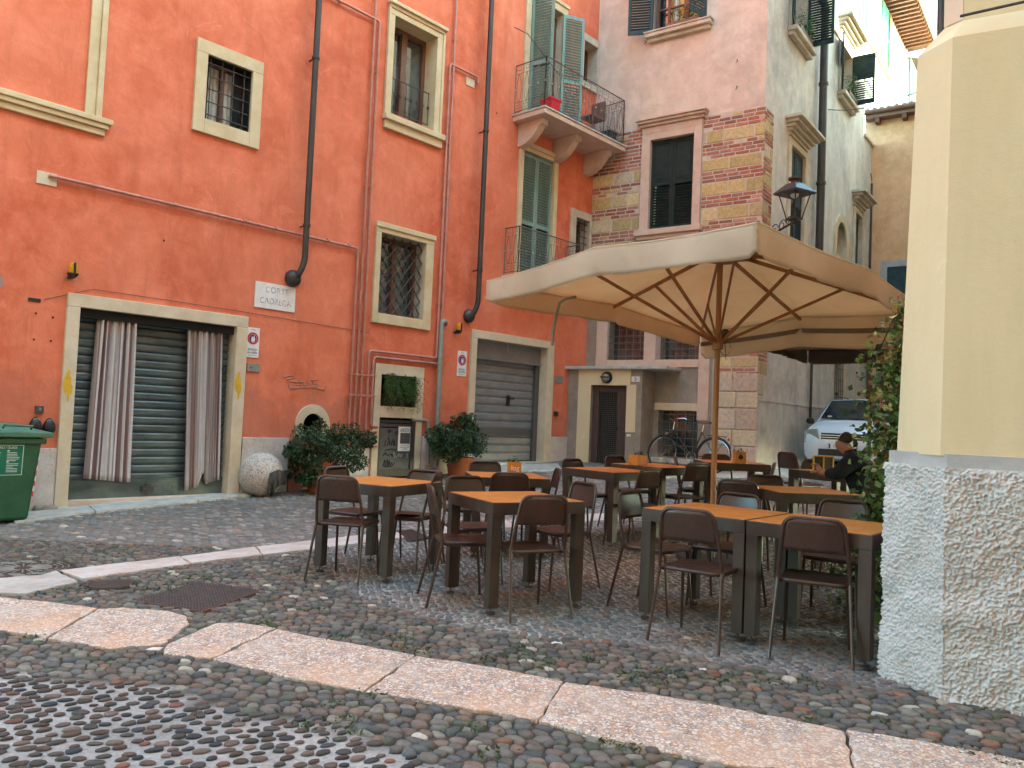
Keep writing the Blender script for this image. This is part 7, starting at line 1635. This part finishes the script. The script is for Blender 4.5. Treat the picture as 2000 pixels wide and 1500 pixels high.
# ------------------------------------------------------------------ small car parked in the lane
cc = G(1655, 930); cg = float(gz(cc[0], 16.2)); CX, CY = 6.60, 15.75
car = thing('parked_car', 'small silver-blue hatchback parked in the lane, facing the court', 'car', (CX, CY, float(gz(CX, CY)))); cz0 = float(gz(CX, CY)); cdir = az(2050); cn = np.array([cdir[1], -cdir[0], 0])
def CP(x, y, z): return tuple(np.array([CX, CY, cz0])+cn*x+cdir*y+np.array([0, 0, z]))
st = [  # y, [(halfwidth, z) from sill to centre top]
 (0.00, [(.52, .28), (.62, .36), (.64, .50), (.60, .60), (.40, .63), (0, .64)]),
 (0.06, [(.66, .24), (.74, .34), (.76, .52), (.72, .66), (.45, .70), (0, .72)]),
 (0.20, [(.74, .22), (.78, .34), (.79, .60), (.75, .80), (.48, .86), (0, .88)]),
 (0.55, [(.76, .22), (.79, .36), (.80, .74), (.76, .90), (.50, .97), (0, .99)]),
 (0.98, [(.77, .22), (.79, .36), (.80, .84), (.76, .98), (.55, 1.05), (0, 1.07)]),
 (1.60, [(.77, .22), (.79, .36), (.80, .92), (.66, 1.38), (.55, 1.50), (0, 1.53)]),
 (2.40, [(.77, .22), (.79, .36), (.80, .94), (.67, 1.42), (.56, 1.54), (0, 1.57)]),
 (3.20, [(.76, .22), (.78, .36), (.79, .94), (.66, 1.40), (.54, 1.52), (0, 1.55)]),
 (3.55, [(.70, .26), (.74, .40), (.74, .90), (.62, 1.25), (.48, 1.34), (0, 1.36)])]
V = []; F = []; k = len(st[0][1])
for y, pr in st: V += [(-x, y, z) for x, z in pr]+[(x, y, z) for x, z in pr[-2::-1]]
K = 2*k-1
for i in range(len(st)-1):
    for j in range(K-1): a = i*K+j; F.append((a, a+1, a+K+1, a+K))
    F.append((i*K+K-1, i*K, (i+1)*K, (i+1)*K+K-1))
F += [tuple(range(K-1, -1, -1)), tuple((len(st)-1)*K+j for j in range(K))]
m = MB(CP); m.add(V, F); o = m.build('body', M['carpaint'], car, smooth=True); o.data.set_sharp_from_angle(angle=R(35))
m = MB(CP); m.add([(-.66, 1.00, 1.075), (.66, 1.00, 1.075), (.56, 1.575, 1.475), (-.56, 1.575, 1.475), (0, .955, 1.09), (0, 1.56, 1.505)], [(0, 4, 5, 3), (4, 1, 2, 5)]); m.v = [tuple(np.array(v)+np.array([0, 0, .012])-cdir*.012) for v in m.v]; m.build('windscreen', M['carglass'], car, fix=False)
for s_ in (-1, 1):
    m = MB(CP); m.add([(s_*.802, 1.15, .97), (s_*.70, 1.62, 1.37), (s_*.70, 3.0, 1.37), (s_*.802, 3.2, .97)], [(0, 1, 2, 3)]); m.build('side_window', M['carglass'], car, fix=False)
    m = MB(CP); a = .44; b = .765; m.add([(s_*.44, .085, .58), (s_*.74, .17, .56), (s_*.77, .30, .80), (s_*.50, .175, .83), (s_*.44, .0, .60), (s_*.755, .05, .58), (s_*.80, .20, .82), (s_*.52, .09, .86)], [(0, 1, 2, 3), (4, 5, 6, 7), (0, 1, 5, 4), (1, 2, 6, 5), (2, 3, 7, 6), (3, 0, 4, 7)]); m.build('headlight', M['lens'], car)
    m = MB(CP); m.lathe((0, 0, 0), [(.001, -.06), (.06, -.05), (.08, 0), (.06, .06), (.001, .07)], 12); m.v = [CP(s_*.90+v[0]*1.1, 1.12+v[1]*.6, 1.02+v[2]) for v in [tuple(x) for x in MB().lathe((0, 0, 0), [(.001, -.06), (.06, -.05), (.08, 0), (.06, .06), (.001, .07)], 12).v]]; m.build('mirror', M['black'], car, smooth=True)
    for y in (.62, 2.95): m = MB(CP); m.tube([(s_*.62, y, .29), (s_*.805, y, .29)], .29, 24); w_ = m.build('wheel', M['tyre'], car); m = MB(CP); m.tube([(s_*.80, y, .29), (s_*.812, y, .29)], .19, 20); m.build('rim', M['chrome'], w_)
m = MB(CP); m.box((-.42, .01, .62), (.42, .12, .78)); gr_ = m.build('grille', M['black'], car); m = MB(CP)
for z in (.645, .69, .735): m.box((-.41, .0, z-.006), (.41, .02, z+.008))
m.build('grille_bar', M['chrome'], gr_); m = MB(CP); m.tube([(0, -.01, .70), (0, .02, .70)], .075, 20); em = m.build('badge', M['chrome'], car); m = MB(CP); m.tube([(0, -.018, .70), (0, -.008, .70)], .055, 18); m.build('badge_centre', M['greypipe'], em)
m = MB(CP); m.add([(-.72, .02, .30), (.72, .02, .30), (.76, .25, .30), (-.76, .25, .30), (-.70, -.06, .34), (.70, -.06, .34), (.76, .2, .56), (-.76, .2, .56)], BF[:0]+[]); 
m.box((-.46, -.02, .33), (.46, .04, .46)); m.build('lower_intake', M['black'], car); m = MB(CP); m.box((-.26, -.045, .47), (.26, -.02, .575)); pl = m.build('number_plate', M['whiteen'], car)
m = MB(CP); m.box((-.255, -.048, .475), (-.225, -.045, .57)); m.build('plate_band', M['signblue'], pl); text('lettering', 'DH 482 KR', Wall(np.array(CP(0, -.05, 0)), cn, -cdir), .01, cz0+.522, .0, .075, M['ink'], pl)
for s_ in (-1, 1): m = MB(CP); m.tube([(s_*.52, 1.75, 1.555), (s_*.52, 1.85, 1.60), (s_*.52, 3.0, 1.60), (s_*.52, 3.1, 1.555)], .014, 6); m.build('roof_rail', M['black'], car)
m = MB(CP); m.tube([(.1, .93, 1.08), (-.35, 1.05, 1.135)], .009, 5); m.tube([(.6, .96, 1.07), (.15, 1.06, 1.14)], .009, 5); m.build('wiper', M['black'], car)
m = MB(CP); m.box((-.52, 1.02, 1.11), (-.44, 1.03, 1.15)); m.build('tax_sticker', M['whiteen'], car)
# ------------------------------------------------------------------ seated person in dark clothes, leaning over the table
def skinned(name, joints, edges, mat, parent=None, sub=2, root=0):
    me = bpy.data.meshes.new(name); me.from_pydata([j[:3] for j in joints], edges, []); o = bpy.data.objects.new(name, me); COL.objects.link(o)
    if parent: o.parent = parent
    md = o.modifiers.new('skin', 'SKIN'); md.use_smooth_shade = True
    for i, j in enumerate(joints): me.skin_vertices[0].data[i].radius = (j[3], j[4] if len(j) > 4 else j[3]); me.skin_vertices[0].data[i].use_root = (i == root)
    s_ = o.modifiers.new('sub', 'SUBSURF'); s_.levels = sub; s_.render_levels = sub; me.materials.append(mat); WL[o.name] = np.zeros(3); return o
pz = float(gz(3.6, 7.8)); pe = thing('person', 'person in a black jacket sitting bent over the table beside the ivy', 'person', (3.50, 7.74, pz+.01), R(58))   # local +y = facing direction
# body (head, neck, hands) continuous
J = [(0, 0, .50, .11), (0, .02, .62, .11), (0, .08, .80, .12), (0, .14, .93, .10), (0, .17, .995, .055), (0, .21, 1.04, .075, .07), (0, .25, 1.085, .082, .078), (0, .255, 1.14, .066),
     (.16, .14, .93, .05), (.24, .22, .78, .042), (.16, .42, .775, .034), (.11, .50, .785, .03), (-.16, .14, .93, .05), (-.24, .24, .80, .042), (-.12, .42, .80, .034), (-.06, .46, .86, .03),
     (.09, .02, .47, .085), (.13, .40, .48, .062), (.14, .42, .08, .042), (.14, .54, .04, .035), (-.09, .02, .47, .085), (-.13, .40, .48, .062), (-.14, .40, .08, .042), (-.14, .52, .04, .035)]
E_ = [(0, 1), (1, 2), (2, 3), (3, 4), (4, 5), (5, 6), (6, 7), (3, 8), (8, 9), (9, 10), (10, 11), (3, 12), (12, 13), (13, 14), (14, 15), (0, 16), (16, 17), (17, 18), (18, 19), (0, 20), (20, 21), (21, 22), (22, 23)]
skinned('body', J, E_, M['skin'], pe)
jk = [(0, 0, .47, .15), (0, .0, .62, .165), (0, .05, .80, .185), (0, .11, .94, .165), (0, .165, 1.0, .085), (.18, .13, .93, .09), (.25, .22, .79, .062), (.17, .38, .775, .05), (-.18, .13, .93, .09), (-.25, .24, .80, .07), (-.15, .36, .80, .05)]
skinned('jacket', jk, [(0, 1), (1, 2), (2, 3), (3, 4), (3, 5), (5, 6), (6, 7), (3, 8), (8, 9), (9, 10)], M['navy'], pe)
tr = [(0, .0, .48, .14), (.10, .04, .48, .10), (.13, .40, .49, .075), (.14, .41, .14, .06), (-.10, .04, .48, .10), (-.13, .40, .49, .075), (-.14, .40, .14, .06)]
skinned('trousers', tr, [(0, 1), (1, 2), (2, 3), (0, 4), (4, 5), (5, 6)], M['cloth_dk'], pe)
hr = [(0, .185, 1.09, .08), (0, .215, 1.15, .085), (0, .265, 1.18, .065)]; skinned('hair', hr, [(0, 1), (1, 2)], M['hair'], pe)
for s_ in (-1, 1): skinned('shoe', [(s_*.14, .40, .05, .045), (s_*.14, .50, .04, .04), (s_*.14, .60, .035, .03)], [(0, 1), (1, 2)], M['black'], pe)
for k, (sx, hx, hy, hz) in enumerate(((1, .11, .50, .785), (-1, -.06, .46, .87))):
    for f in range(4): skinned('finger', [(hx+(f-1.5)*.018, hy, hz, .011), (hx+(f-1.5)*.020, hy+.035, hz+.012, .009), (hx+(f-1.5)*.020, hy+.062-.004*abs(f-1.5), hz-.004, .008)], [(0, 1), (1, 2)], M['skin'], pe, 1)
    skinned('thumb', [(hx-sx*.02, hy-.01, hz, .012), (hx-sx*.05, hy+.02, hz+.005, .010), (hx-sx*.055, hy+.045, hz, .009)], [(0, 1), (1, 2)], M['skin'], pe, 1)
put(K0, cu_, 3.50, 7.74, R(58), 'chair under the person in the black jacket', 'chair', 'brown metal cafe chairs around the tables')
